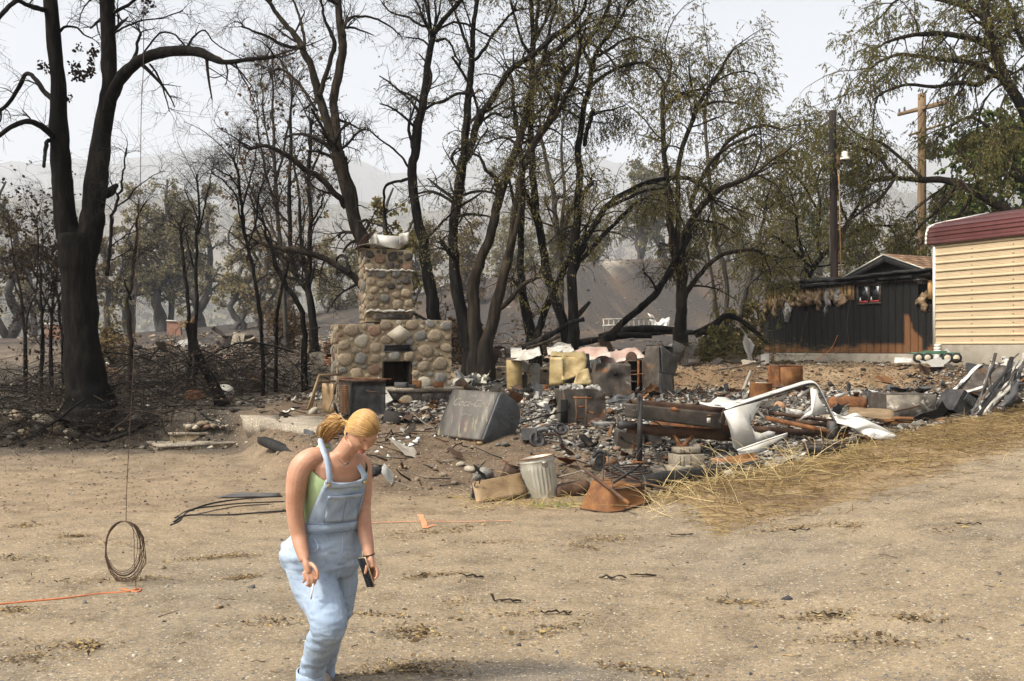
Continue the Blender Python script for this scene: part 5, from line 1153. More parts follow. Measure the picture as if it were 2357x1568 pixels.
for k,(vx,vy,w,c) in enumerate(((437,1012,22,'stone_pale'),(452,1014,20,'stone_pale'),(462,1006,22,'stone'),(474,1003,20,'stone'),(487,1002,18,'stone_grey'),(500,1000,16,'stone_pale'),(478,1011,18,'stone_red'),(492,1010,18,'stone'),(506,1004,14,'stone_grey'),(512,1011,16,'stone'),(523,1005,12,'stone_pale'))):rock(vx,vy,w,'rounded river stone heaped on the lowest concrete step','stones heaped on the steps',c).location.z += .16
for k,(vx,vy,w,c) in enumerate(((150,955,34,'stone'),(168,962,22,'stone'),(192,958,20,'stone_pale'),(208,965,26,'stone_grey'),(236,963,30,'stone'),(258,958,24,'stone_grey'),(276,966,24,'stone_pale'),(296,960,22,'stone_grey'),(246,978,24,'stone'),(268,985,22,'stone_red'),(222,985,26,'stone_grey'),(240,995,24,'stone'),(262,1000,18,'stone'),(286,983,26,'stone_red'),(300,978,20,'stone'),(312,970,20,'stone_grey'),
        (205,1000,18,'stone_red'),(282,998,16,'stone'),(228,1006,14,'stone_pale'),(60,1008,30,'stone'),(90,1003,30,'stone_grey'),(130,1002,40,'stone'),(168,1008,36,'stone_pale'),(30,1012,24,'stone_grey'))):rock(vx,vy,w*1.15,'weathered rock tumbled in the bank below the huge charred tree','rocks in the bank under the huge tree',c)
rock(178,985,62,'largest flat topped boulder in the rock bank',None,'stone',2,.75,'boulder'); rock(110,985,70,'long pale ledge rock at the left of the bank',None,'stone_pale',4,.5,'boulder'); rock(40,975,70,'half buried flat ledge rock near the left edge',None,'stone',1,.4,'boulder')
rock(722,953,30,'smooth grey river stone beside the leaning tan rails',None,'stone_pale',3,.8); rock(978,955,26,'flat pale stone lying on top of another before the hearth',None,'stone_pale',5,.5).location.z += .10; rock(978,964,24,'squat stone carrying the flat pale stone before the hearth',None,'stone',0)
rock(1116,1096,42,'dark grey boulder behind the tan metal box',None,'stone_grey',6,1.1,'boulder'); rock(1082,1090,30,'low pale rock left of the dark grey boulder',None,'stone_pale',1); rock(1098,1106,24,'small dark rock under the dark grey boulder',None,'stone_grey',7)
rock(1163,1028,20,'round grey rock below the soda cooler',None,'stone_grey',5); rock(1146,1030,14,'small round rock left of the round grey rock below the soda cooler',None,'stone_grey',3)
for k,(vx,vy,w,c) in enumerate(((1368,1075,20,'stone_red'),(1345,1072,16,'stone_red'),(1420,1040,22,'stone_red'),(1395,1048,18,'stone'),(1330,1062,18,'stone_grey'),(1310,1080,14,'stone_red'),(1620,1085,28,'stone_red'),(1667,1090,18,'stone_grey'),(1690,1100,14,'stone'),(1590,1098,12,'stone_grey'),(1020,1100,20,'stone'),(1045,1118,18,'stone'),(960,1110,16,'stone'),(990,1128,14,'stone'),(1060,1080,20,'stone_pale'),(930,1085,16,'stone'),(640,1050,12,'stone'),(850,1100,14,'stone'))):rock(vx,vy,w,'fist sized stone lying in the ash and dirt of the burnt lot','loose stones in the ash',c)

# ------------------------------------------------------------------ makers for wreckage
def dent_box(m,size,n_seed,amp,st=.06,freq=3.0):
    a,b,c = size; m2 = MB(); slab_grid(m2,-a/2,a/2,-b/2,b/2,0,c,st)
    for V in m2.V:
        d = np.stack([fbm(V,freq,n_seed+k*5,3) for k in range(3)],1)
        fold = np.abs(fbm(V,freq*1.3,n_seed+50,2))[:,None]
        k = np.clip(V[:,2:3]/c*1.2,.15,1); m.add(V+d*amp*k-fold*amp*.8*np.sign(V)*np.array([1,1,0])*k)
    i = 0
    for Q in m2.Q:m.Q.append(np.asarray(Q))
    return m
def crumple(name,label,cat,vx,vy,wpx,hpx,depth,matn,seed,rz=0,tilt=0,amp=.10,group=None,lift=0,smooth=False,n=16):
    """a torn, folded sheet of metal standing or lying where the frame shows it"""
    p = hit(vx,vy); u = PX(p.y); w,h = wpx*u,hpx*u; rg_ = np.random.default_rng(seed)
    i,j = np.meshgrid(np.linspace(-.5,.5,n),np.linspace(0,1,n)); i,j = i.ravel(),j.ravel()
    q = np.c_[i*3,j*3]; f1 = np.abs(fbm(q,.9,seed,2)); f2 = fbm(q,1.7,seed+4,3)
    edge = 1+.25*vnoise(np.c_[i*5,j*5],1,seed+8)*(np.maximum(np.abs(i)*2,np.abs(j*2-1)) > .8)
    V = np.c_[i*w*edge,depth*(j-.5)*.6+amp*(f1*2.2-.6)+amp*.5*f2,j*h*(.75+.35*fbm(np.c_[i*3,i*0],1,seed+2,2))*edge+amp*.4*f2]
    m = MB(); f = grid_faces(n,n); th = np.array([0,.006,0]); m.add(np.r_[V,V+th],np.r_[f[:,::-1],f+len(V)])
    bd = list(range(n))+list(range(2*n-1,n*n,n))+list(range(n*n-2,n*n-n-1,-1))+list(range(n*n-2*n,0,-n)); N_ = n*n
    m.Q.append(np.array([(bd[k],bd[(k+1) % len(bd)],bd[(k+1) % len(bd)]+N_,bd[k]+N_) for k in range(len(bd))]))
    o = m.build(name,matn,None,smooth); o.location = (p.x,p.y,p.z-.02+lift); o.rotation_euler = (tilt,0,rz); return tag(o,label,cat,group)
def lathe(m,prof,n=20,c=(0,0,0),axis='z',cap=True):
    rings = []
    for r,h in prof:
        a = np.arange(n)*2*np.pi/n; ring = np.c_[np.cos(a)*r,np.sin(a)*r,np.full(n,h)]
        if axis == 'x':ring = ring[:,[2,1,0]]
        if axis == 'y':ring = ring[:,[0,2,1]]
        rings.append(ring+np.array(c))
    return m.loft(np.array(rings),True,cap)
def quad_panel(name,matn,pts,th,parent=None,sub=6,amp=0.,seed=0,ax=None,smooth=False):
    """a panel through four frame-traced corners, sub-divided, optionally dented; gets real thickness"""
    A,B,C,D = [np.array(p) for p in pts]; i,j = np.meshgrid(np.linspace(0,1,sub),np.linspace(0,1,sub)); i = i.ravel()[:,None]; j = j.ravel()[:,None]
    V = A*(1-i)*(1-j)+B*i*(1-j)+C*i*j+D*(1-i)*j; nrm = norm(np.cross(B-A,D-A))
    V = V+nrm*amp*fbm(V,3.,seed,3)[:,None]; f = grid_faces(sub,sub); m = MB(); m.add(np.r_[V,V+nrm*th],np.r_[f[:,::-1],f+len(V)]); n = sub
    bd = list(range(n))+list(range(2*n-1,n*n,n))+list(range(n*n-2,n*n-n-1,-1))+list(range(n*n-2*n,0,-n)); N_ = n*n
    m.Q.append(np.array([(bd[k],bd[(k+1) % len(bd)],bd[(k+1) % len(bd)]+N_,bd[k]+N_) for k in range(len(bd))]))
    return m.build(name,matn,parent,smooth,True)
def traced(name,matn,pts,d,th,parent,ax=(0,1,0)):
    """pts (vx, vy[, d]) outline with its own distance and thickness"""
    m = MB(); m.prism([P(q[0],q[1],q[2] if len(q) > 2 else d) for q in pts],ax,th); return m.build(name,matn,parent,False,True)
def text_mesh(s,size,shear=0.,extrude=.003):
    cu = bpy.data.curves.new('lettering','FONT'); cu.body = s; cu.size = size; cu.extrude = extrude; cu.shear = shear; cu.align_x = 'CENTER'; cu.align_y = 'CENTER'; cu.resolution_u = 2; cu.offset = .002
    o = bpy.data.objects.new('lettering_tmp',cu); COL.objects.link(o); dg = bpy.context.evaluated_depsgraph_get(); me = bpy.data.meshes.new_from_object(o.evaluated_get(dg)); bpy.data.objects.remove(o); bpy.data.curves.remove(cu); me.name = 'lettering'; return me

# ------------------------------------------------------------------ soda cooler
TR_,BR2,TL_ = (np.array(P(*q)) for q in ((1146,903,15.5),(1108,1014,15.2),(1040,896,16.2)))
Lv = TL_-TR_; LL = np.linalg.norm(Lv); Lv /= LL; Uv = TR_-BR2; Uv -= Lv*(Uv @ Lv); UL = np.linalg.norm(Uv)*1.04; Uv /= UL/1.04; Dv = norm(np.cross(Lv,Uv)); Dv = Dv if Dv[1] > 0 else -Dv
cool = thing('soda_cooler','burnt soda chest cooler with embossed lettering tipped over in the ash','cooler',tuple(BR2))
DP = .62; prof = []
for cx,cy,r,a0 in ((.09,UL-.09,.09,180),(DP-.26,UL-.26,.26,90),(DP-.05,.05,.05,0),(.03,.03,.03,-90)):
    for k in range(5):a = math.radians(a0-90*k/4.); prof.append((cx+r*math.cos(a),cy+r*math.sin(a)))
def crings(xs,grow=0.):return np.array([[BR2+Lv*x+Dv*(DP/2+(a-DP/2)*(1+grow))+Uv*(UL/2+(b-UL/2)*(1+grow)) for a,b in prof] for x in xs])
m = MB(); m.loft(crings(np.linspace(0,LL,6)),True,True); m.build('front_shell','cooler_front',cool,False,True)
m = MB(); rr = crings([-.002,-.02,-.03]); c0 = rr[2].mean(0); rr[2] = c0+(rr[2]-c0)*.95; m.loft(rr,True,True); m.build('end_panel','cooler_shaded',cool,False,True)
for x in (.0,LL-.02):
    m = MB(); m.loft(crings([x,x+.02],.025),True,False); m.build('seam_band','steel_dark',cool,False,True)
m = MB(); m.bar(BR2-Uv*.03+Dv*.03,BR2-Uv*.03+Lv*LL*.25+Dv*.1,.10,.05); m.build('base_runner','tan_metal',cool,False,True)
def emboss(s,size,org,ex,ey,en,shear=0.,matn='cooler_emboss'):
    me = text_mesh(s,size,shear); M4 = Matrix((Vector((*ex,0)),Vector((*ey,0)),Vector((*en,0)),Vector((0,0,0,1)))).transposed()
    me.transform(Matrix.Translation(Vector(org)-Vector(BR2)) @ M4); me.materials.clear(); me.materials.append(MAT[matn]); return link('lettering',me,cool)
mat('cooler_emboss',[(.14,.125,.10),(.21,.19,.155)],scale=9,metal=.2,rough=.5,bump=.1)
mat('cooler_emboss_shaded',[(.095,.10,.10),(.15,.155,.155)],scale=9,metal=.2,rough=.5,bump=.1)  # shaded copy of the lettering colour, darker and bluer, for the cooler's end
FN = -Dv; ex = -Lv
for s,sz,h,off,sh in (('DRINK',.06,.84,.50,0),('Coca-Cola',.19,.70,.50,.35),('BOTTLES',.055,.46,.50,0)):emboss(s,sz,BR2+Lv*LL*off+Uv*UL*h+FN*.002,ex,Uv,FN,sh)
for s,sz,h,sh in (('DRINK',.045,.80,0),('Coca-Cola',.14,.66,.35),('IN BOTTLES',.05,.50,0)):emboss(s,sz,BR2-Lv*.032+Dv*DP*.5+Uv*UL*h,Dv,Uv,-Lv,sh,'cooler_emboss_shaded')

# ------------------------------------------------------------------ louvred cabinet and the leaning rails
lc = hit(808,962); lcd = lc.y; cab = thing('louvred_cabinet','rusty louvred metal cabinet standing open before the fireplace','cabinet',tuple(lc)); u = PX(lcd)
A = np.array([0,0,0.]); e1 = norm(np.array([-.55,.84,0])); e2 = norm(np.array([.93,.36,0])); H_ = 85*u; W1 = 38*u/.60; W2 = 73*u/.90
def cpan(o,e,w,z0,z1,matn,name,th=.02,amp=.012,seed=1,parent=None):
    m = MB(); i,j = np.meshgrid(np.linspace(0,1,8),np.linspace(0,1,8)); V = o+i.ravel()[:,None]*e*w+np.c_[np.zeros((64,2)),(z0+j.ravel()*(z1-z0))]; nn = np.array([e[1],-e[0],0]); V = V+nn*(amp*fbm(V,3,seed,2))[:,None]; f = grid_faces(8,8)
    m.add(np.r_[V,V-nn*th],np.r_[f,(f+64)[:,::-1]]); b = list(range(8))+list(range(15,64,8))+list(range(62,55,-1))+list(range(48,0,-8)); m.Q.append(np.array([(b[k],b[(k+1) % len(b)],b[(k+1) % len(b)]+64,b[k]+64) for k in range(len(b))])); return m.build(name,matn,parent or cab)
cpan(A,e1,W1,0,H_,'rust_grey','end_panel',seed=2); cpan(A,e2,W2,0,H_*.95,'steel_dark','front_panel',seed=3); cpan(A+e1*W1,e2,W2,0,H_*.95,'steel_dark','back_panel',seed=4); cpan(A+e2*W2,e1,W1,0,H_*.95,'steel_dark','end_panel',seed=5)
nlv = np.array([e1[1],-e1[0],0]); nlv = nlv if nlv[1] < 0 else -nlv
for col_ in (0,1):
    for k in range(15):
        o_ = A+e1*W1*(.26+.27*col_)+np.array([0,0,H_*(.10+.052*k)])+nlv*.012; m = MB()
        m.add([o_,o_+e1*W1*.25,o_+e1*W1*.25+np.array([0,0,.03]),o_+np.array([0,0,.03]),o_+nlv*.022,o_+e1*W1*.25+nlv*.022],[(0,4,5,1),(4,3,2,5)],[(0,3,4),(1,5,2)]); m.build('louvre','rust_orange',cab)
m = MB();
for p,q in ((A,A+e1*W1),(A,A+e2*W2),(A+e1*W1,A+e1*W1+e2*W2),(A+e2*W2,A+e1*W1+e2*W2)):m.bar(p+np.array([0,0,H_*1.0]),q+np.array([0,0,H_*.985]),.03,.06)
m.build('top_rim','rust_brown',cab)
m = MB(); m.bar(A+e2*W2*.58+nlv*.1+np.array([0,-.02,H_*.72]),A+e2*W2*1.05+np.array([0,-.06,H_*.64]),.02); m.build('latch_rod','rust_brown',cab)
m = MB(); m.bar(A+e1*W1*1.1+np.array([0,0,H_*1.06]),A+e2*W2*1.15+np.array([0,.1,H_*1.02]),.02,.03); m.build('loose_strip','rust',cab)
quad_panel('cabinet_door','tan_metal',[P(744,950,18.9),P(771,954,18.6),P(769,884,18.6),P(742,882,18.9)],.012,cab,6,.03,9)
m = MB(); m.tube([P(770,908,18.4),P(764,925,18.4),P(757,945,18.4)],.008,6); pk = m.build('poker_shaft','steel_dark');
tag(pk,'iron fire poker with wooden grip leaning on the louvred cabinet','poker'); m = MB(); m.tube([P(773,884,18.4),P(770,908,18.4)],.022,8); m.build('grip','rust_brown',pk)
ra = thing('rail_frame','leaning tan metal rails beside the louvred cabinet','frame',tuple(P(709,942,18.2)))
for a,b in (((709,942,18.2),(735,864,18.6)),((735,864,18.6),(786,862,19.2)),((735,877,18.6),(772,878,19.0)),((728,885,19.0),(716,938,18.9))):m = MB(); m.bar(P(*a),P(*b),.03,.045); m.build('rail','tan_metal',ra,False,True)
# hearth clutter
def hp(vx,vy):return P(vx,vy,21.3)
for nm,lab,vx,vy,w,h,matn,cat in (('tin_box','grey tin box on the hearth before the firebox',925,889,28,12,'steel_grey','box'),('orange_box','small orange metal box on the hearth',961,890,19,16,'rust_orange','box'),('grey_tray','low grey tray at the hearth edge',948,898,20,7,'steel_dark','tray'),('rusty_tin','rusty tin on the right end of the hearth',1010,890,22,12,'rust','tin')):
    p = hp(vx,vy); p.z = FLOOR+HT; m = MB(); m.box((0,0,h*u_/2),(w*u_,w*u_*.6,h*u_),bev=.012,jit=.003); o = m.build(nm,matn); o.location = (p.x,p.y-.1,p.z+.002); o.rotation_euler.z = random.uniform(-.4,.4); tag(o,lab,cat)
    m = MB(); m.box((0,0,h*u_*.93),(w*u_*1.04,w*u_*.64,h*u_*.1),bev=.004); m.build('lid',matn,o)
# behind the fireplace on the left
bp = hit(765,838); bd_ = 24.5; br = thing('brick_pier','short ruined red brick pier just left of the fireplace','brick pier',tuple(P(765,842,bd_))); u = PX(bd_); bw = 36*u/5
m = MB(); m.box((0,.2,28*u),(34*u,.3,54*u)); m.build('mortar_core','mortar_soot',br)
BRM = MB().box((0,0,0),(.94,1,.86),bev=.04).data('brick','brick_red'); BRD = mesh_with(BRM,'rust_brown')
for r_ in range(11):
    for c_ in range(5):
        if random.random() < .12:continue
        o = link('brick',BRM if random.random() < .45 else BRD,br); o.scale = (bw,.1,5.0*u); o.location = (-18*u+bw*(c_+.5+.5*(r_ % 2)-.25),.02+random.uniform(-.012,.012),2.5*u+r_*5.05*u)
crumple('crumpled_sheet','buff crumpled roofing sheet behind the brick pier','sheet metal',715,830,44,58,.5,'tan_metal',31,.3,-.2,.16); crumple('crumpled_sheet','pale torn panel draped over the top of the brick pier','sheet metal',772,800,30,26,.3,'white_dirty',32,.1,-.4,.1,lift=.3)
tb = thing('side_table','small scorched blue grey metal table left of the fireplace','table',tuple(hit(728,884))); u = PX(tb.location.y)
m = MB(); m.box((0,0,28*u),(40*u,.35,.03),(.05,.08,.2)); m.build('table_top','steel_grey',tb)
for sx in (-1,1):
    for sy in (-1,1):m = MB(); m.bar((sx*17*u,sy*.12,0),(sx*15*u,sy*.11,27*u),.03); m.build('leg','steel_grey',tb)
# ------------------------------------------------------------------ junk right of the fireplace
crumple('crumpled_sheet','grey folded metal hood right of the hearth','sheet metal',1075,893,48,46,.4,'steel_grey',41,.2,-.2,.14); crumple('crumpled_sheet','pale grey peaked sheet above the soda cooler','sheet metal',1105,885,40,38,.4,'galv',42,-.3,-.15,.12); crumple('crumpled_sheet','dark bent tray right of the pale peaked sheet','sheet metal',1148,893,44,36,.4,'steel_dark',43,.3,-.3,.12); crumple('crumpled_sheet','rusty strip of sheet metal behind the soda cooler top','sheet metal',1125,868,30,22,.3,'rust_grey',44,0,-.2,.08)
mb_ = thing('mailbox','grey round topped mailbox lying behind the soda cooler','mailbox',tuple(hit(1088,898)+Vector((0,0,.08))),.5); u = PX(mb_.location.y); rings = []
for y in (-.02,.40):rings.append([(math.cos(a)*.085,y,.06+math.sin(a)*.085 if a <= math.pi else .06-.06*min(1,math.sin(a-math.pi)*3)) for a in np.arange(16)*math.pi/8])
m = MB(); m.loft(np.array(rings)); m.build('shell','galv',mb_); m = MB(); m.box((0,-.026,.06),(.13,.01,.12)); m.build('door','steel_grey',mb_); mb_.rotation_euler.z = 1.2; mb_.scale = (1.5,1.3,1.5)
def cyl(name,label,cat,vx,vy,rpx,hpx,matn,tilt=(0,0,0),prof=None,d=None,parts=()):
    p = hit(vx,vy) if d is None else P(vx,vy,d); u = PX(p.y); r,h = rpx*u,hpx*u; t = thing(name,label,cat,tuple(p-Vector((0,0,.03))),rot=tilt)
    pf = prof(r,h) if prof else [(r*.97,0),(r,.02),(r,h*.97),(r*.93,h)]; m = MB(); lathe(m,pf,22); m.build('body',matn,t,True)
    for pn,pm,pp in parts:m = MB(); lathe(m,pp(r,h),14); m.build(pn,pm,t,True)
    return t
neck = lambda r,h:[(r*.4,h*.97),(r*.35,h*1.0),(r*.3,h*1.07),(r*.45,h*1.08),(r*.4,h*1.13)]
dome = lambda r,h:[(r*.93,0),(r,.03),(r,h*.86),(r*.86,h*.93),(r*.5,h*.975),(r*.25,h)]
cyl('water_heater','scorched tan water heater cylinder right of the silver wreckage','water heater',1185,898,18,74,'yellow_metal',(0,-.03,0),parts=(('top_rim','rust_grey',lambda r,h:[(r*1.03,h*.96),(r*1.04,h*1.0),(r*.7,h*1.01)]),))
cyl('gas_cylinder','white flaking gas cylinder with a neck valve beside the tan heater','gas cylinder',1232,886,10.5,52,'white_dirty',(0,.02,0),dome,parts=(('valve','rust_brown',neck),))
cyl('gas_cylinder','short rusty cylinder at the foot of the tan heater','gas cylinder',1206,894,7,34,'rust_grey',(0,.05,0),dome,parts=(('valve','rust_brown',neck),))
cyl('propane_tank','small white propane tank behind the yellow crumpled metal','propane tank',1289,826,12,16,'white_metal',(0,0,0),lambda r,h:[(r*.6,0),(r*.95,h*.2),(r,h*.4),(r,h*.6),(r*.9,h*.8),(r*.4,h)],25.6,(('collar','white_metal',lambda r,h:[(r*.55,h*.95),(r*.55,h*1.5),(r*.5,h*1.5)]),))
cyl('steel_pot','round brown steel pot lying on the pink roofing sheets','pot',1450,824,12,16,'rust_brown',(1.2,.4,0),lambda r,h:[(r*.5,0),(r*.9,h*.2),(r,h*.5),(r*.9,h*.9),(r*.95,h)],25.0,(('rim','rust_brown',lambda r,h:[(r*.95,h*.95),(r*1.05,h*.98),(r*1.05,h*1.03),(r*.9,h*1.04)]),))
cyl('bucket','small rusty bucket before the grey bent appliance','bucket',1252,902,9,18,'rust',(.1,.15,0),lambda r,h:[(r*.75,0),(r,h),(r*.92,h*.98),(r*.7,h*.1)])
def dented(name,label,cat,vx,vy,w,h,dep,matn,seed,rz=0,amp=.05,tilt=(0,0),freq=3.,parts=None,st=.06):
    p = hit(vx,vy); u = PX(p.y); t = thing(name,label,cat,tuple(p-Vector((0,0,.04))),rot=(tilt[0],tilt[1],rz)); m = MB(); dent_box(m,(w*u,dep,h*u),seed,amp,st,freq); m.build('shell',matn,t)
    if parts:parts(t,w*u,dep,h*u)
    return t
def openface(name,matn,fx0,fx1,fz0,fz1):
    def f(t,w,d,h):
        m = MB(); m.box(((fx0+fx1)/2*w,-d/2-.022,(fz0+fz1)/2*h),((fx1-fx0)*w,.05,(fz1-fz0)*h)); m.build(name,matn,t)
    return f
YM = 24.6
ym = thing('crumpled_appliance','yellowed crumpled metal casing below the pink roofing sheets','appliance',tuple(P(1316,888,YM)))
quad_panel('side_panel','yellow_metal',[P(1265,888,YM),P(1300,885,YM-.2),P(1295,822,YM-.1),P(1266,822,YM)],.02,ym,10,.05,3); quad_panel('torn_panel','yellow_metal',[P(1292,880,YM-.2),P(1345,862,YM-.1),P(1352,826,YM+.2),P(1293,820,YM)],.02,ym,12,.16,6); quad_panel('torn_panel','yellow_metal',[P(1318,888,YM-.5),P(1365,884,YM-.3),P(1352,850,YM),P(1330,855,YM-.2)],.02,ym,8,.10,8); quad_panel('top_panel','yellow_metal',[P(1266,822,YM),P(1350,826,YM+.2),P(1345,812,YM+.9),P(1270,810,YM+.9)],.02,ym,8,.06,12); quad_panel('back_panel','steel_dark',[P(1272,884,YM+.5),P(1362,880,YM+.5),P(1356,815,YM+.9),P(1272,812,YM+.9)],.02,ym,6,.03,2)
dented('crumpled_appliance','brown and orange crumpled freezer casing left of the black shelf rack','appliance',1406,917,82,84,.7,'rust_grey',71,.1,.10,parts=openface('hole_shade','soot_and_shade',-.03,.10,.70,.80))  # near-black slab on the casing stands for the shade in its hole
crumple('crumpled_sheet','grey flap folded between the yellow casing and the brown freezer','sheet metal',1378,872,46,42,.4,'steel_grey',73,-.4,-.3,.14,lift=.2)
rk = thing('shelf_rack','black burnt shelf rack beside the tall scorched cabinet','rack',tuple(hit(1462,912))); u = PX(rk.location.y); W_ = 36*u
for sx in (-1,1):
    for sy in (0,.35):m = MB(); m.bar((sx*W_/2,sy,0),(sx*W_/2,sy,84*u),.035); m.build('post','rust_brown',rk)
for k in range(4):m = MB(); m.box((0,.175,(10+24*k)*u),(W_,.34,.025),jit=.006); m.build('shelf','rust_brown',rk)
m = MB(); m.box((0,.36,42*u),(W_,.02,84*u)); m.build('back_panel','soot_and_shade',rk)
m = MB(); m.tube([(W_*.2,-.03,0),(W_*.2,-.03,82*u)],.03,8); m.build('pipe','rust',rk)
m = MB(); m.tube([(-W_*.5,-.06,50*u),(W_*1.6,-.12,54*u)],.012,6); m.build('rod','rust',rk)
tc = thing('tall_cabinet','tall scorched sheet metal cabinet buckled at its right side','cabinet',tuple(P(1519,918,24.0)))
quad_panel('front_panel','rust_grey',[P(1478,913,24.2),P(1519,918,23.7),P(1519,795,23.7),P(1486,797,24.1)],.015,tc,14,.05,21); quad_panel('side_panel','steel_grey',[P(1519,918,23.7),P(1552,914,24.6),P(1549,862,24.7),P(1519,860,23.7)],.015,tc,12,.08,22); quad_panel('side_panel','steel_grey',[P(1519,860,23.7),P(1549,862,24.7),P(1562,826,24.5),P(1519,795,23.7)],.015,tc,12,.10,23); quad_panel('back_panel','steel_dark',[P(1482,912,25.0),P(1552,912,25.2),P(1548,800,25.2),P(1488,797,25.0)],.015,tc,6,.05,24); quad_panel('top_panel','rust_grey',[P(1486,797,24.1),P(1519,795,23.7),P(1548,800,25.2),P(1488,797,25.0)],.015,tc,5,.04,25)
for k,(vx,vy,w,h,s,mt,lab) in enumerate(((1350,815,110,30,81,'pink_sheet','faded pink corrugated roofing sheets lying behind the yellow casing'),(1430,818,100,30,82,'pink_sheet','second pinkish roofing sheet left of the tall cabinet'),(1290,806,60,18,83,'white_dirty','whitish bent sheet behind the propane tank'),(1210,812,70,18,84,'white_dirty','long pale sheet lying behind the gas cylinder'))):
    p = P(vx,vy+8,26.2+k*.2); u = PX(p.y); o = quad_panel('roofing_sheet',mt,[(-w*u/2,-.6,-.1),(w*u/2,-.7,.02),(w*u*.45,.7,.28),(-w*u*.5,.7,.2)],.01,None,14,.14,s); o.location = p; tag(o,lab,'sheet metal')
dented('bent_appliance','grey buckled stove casing heaped with ash in the middle of the lot','appliance',1338,972,98,84,.55,'rust_grey',91,.25,.09,parts=openface('opening_shade','soot_and_shade',-.62,-.46,.05,.75))  # the opening is a near-black slab, its inner shade given as colour
t_ = thing('ash_heap','clods of grey ash and wire heaped on the buckled stove','ash heap',tuple(hit(1338,972)+Vector((-.02,.02,.60))))
m = MB()
for k in range(60):m.box((random.uniform(-.34,.34),random.uniform(-.2,.2),random.uniform(-.02,.08)),(random.uniform(.04,.14),random.uniform(.03,.10),random.uniform(.02,.07)),(random.uniform(0,3),random.uniform(0,3),random.uniform(0,3)),jit=.008)
m.build('clods','ash',t_)['kind'] = 'stuff'
crumple('crumpled_sheet','grey bent panel behind the trailer box','sheet metal',1432,938,64,36,.3,'steel_grey',93,.2,-.25,.05)
sw = thing('iron_stand','rusty iron ladder-like stand in front of the buckled stove','stand',tuple(hit(1345,985))); sd = sw.location.y
for a,b in (((1325,913),(1329,978)),((1349,912),(1350,990))):m = MB(); m.bar(P(*a,sd),P(*b,sd-.1),.045,.03); m.build('upright','rust_brown',sw,False,True)
for a,b in (((1320,915),(1362,917)),((1352,949),(1372,952)),((1326,937),(1346,936)),((1325,962),(1343,962))):m = MB(); m.tube([P(*a,sd-.02),P(*b,sd-.02)],.018,7); m.build('crossbar','rust',sw,True,True)
o = MB().box((0,0,.05),(62*PX(15.8),.32,.09),bev=.01,jit=.004).build('metal_tray','steel_grey'); o.location = hit(1390,985); o.rotation_euler.z = .15; tag(o,'shallow grey metal tray right of the iron stand','tray'); m = MB(); m.box((0,0,.0965),(58*PX(15.8),.28,.004)); m.build('tray_floor','ash',o)
# burnt small motorbike
mo = thing('burnt_motorbike','collapsed skeleton of a small motorbike right of the soda cooler','motorbike',tuple(hit(1245,1026))); md = mo.location.y
def mtube(name,pts,r,matn):m = MB(); m.tube(smooth_path([P(*q) if len(q) > 2 else P(*q,md) for q in pts],12),r,7); m.build(name,matn,mo,True,True)
mtube('frame_tube',[(1200,1000),(1225,990),(1262,985),(1290,995),(1300,985)],.022,'steel_dark'); mtube('frame_tube',[(1205,1008),(1240,1002),(1280,1000),(1296,1020)],.022,'rust_brown'); mtube('exhaust',[(1203,1000),(1225,998),(1250,988),(1262,990)],.045,'steel_grey'); mtube('handlebar',[(1240,984),(1275,978),(1295,980)],.015,'steel_dark'); mtube('fork',[(1278,990),(1288,1005),(1292,1025)],.025,'steel_dark')
for nm,vx,vy,r,rot in (('wheel',1236,1013,.13,(1.1,.3,.3)),('sprocket',1292,988,.10,(.9,.5,0))):
    m = MB(); lathe(m,[(r*.8,-.03),(r,-.02),(r,.02),(r*.8,.03),(r*.75,0),(r*.2,.012),(r*.15,.03),(.01,.03)],20); o = m.build(nm,'steel_dark',mo,True); o.location = P(vx,vy,md-.1)-Vector(mo.location); o.rotation_euler = rot
m = MB(); dent_box(m,(.24,.2,.17),5,.03,.05); o = m.build('engine','steel_grey',mo); o.location = P(1218,1012,md)-Vector(mo.location)
# ------------------------------------------------------------------ the burnt trailer
TD = 14.3; trl = thing('burnt_trailer','burnt out travel trailer chassis with steel tongue box and torn white skin','trailer',tuple(hit(1560,1085)))
def tq(name,matn,pts,th=.02,sub=4,amp=0.,seed=0):return quad_panel(name,matn,[P(*q) for q in pts],th,trl,sub,amp,seed)
tq('tongue_box','rust_grey',[(1438,960,14.0),(1658,988,14.4),(1659,951,14.4),(1438,928,14.0)],.02,8,.012,3); tq('tongue_box_back','rust_brown',[(1448,950,14.6),(1665,976,15.0),(1666,938,15.0),(1449,918,14.6)],.02,6,.01,4); tq('tongue_box_floor','rust',[(1438,959,14.02),(1658,987,14.42),(1665,976,15.0),(1448,950,14.6)],.015,4,.01,5); tq('tongue_box_end','rust_brown',[(1659,988,14.42),(1667,976,15.02),(1667,938,15.02),(1660,951,14.42)],.015); tq('tongue_box_end','rust_brown',[(1438,960,14.02),(1448,950,14.6),(1449,918,14.6),(1438,928,14.02)],.015)
m = MB(); m.tube([P(1545,941,13.98),P(1552,942,13.9),P(1562,946,13.95)],[.02,.03,.022],8); m.build('bracket','rust',trl,True,True)
m = MB(); m.box(P(1632,957,14.33),(.08,.02,.02),(0,0,.1)); m.build('label_plate','rust_orange',trl,False,True); m = MB(); m.box(P(1631,968,14.33),(.055,.02,.075),(0,0,.1)); m.build('label_plate','white_dirty',trl,False,True)
def tbar(name,a,b,w,h,matn):m = MB(); m.bar(P(*a),P(*b),w,h); return m.build(name,matn,trl,False,True)
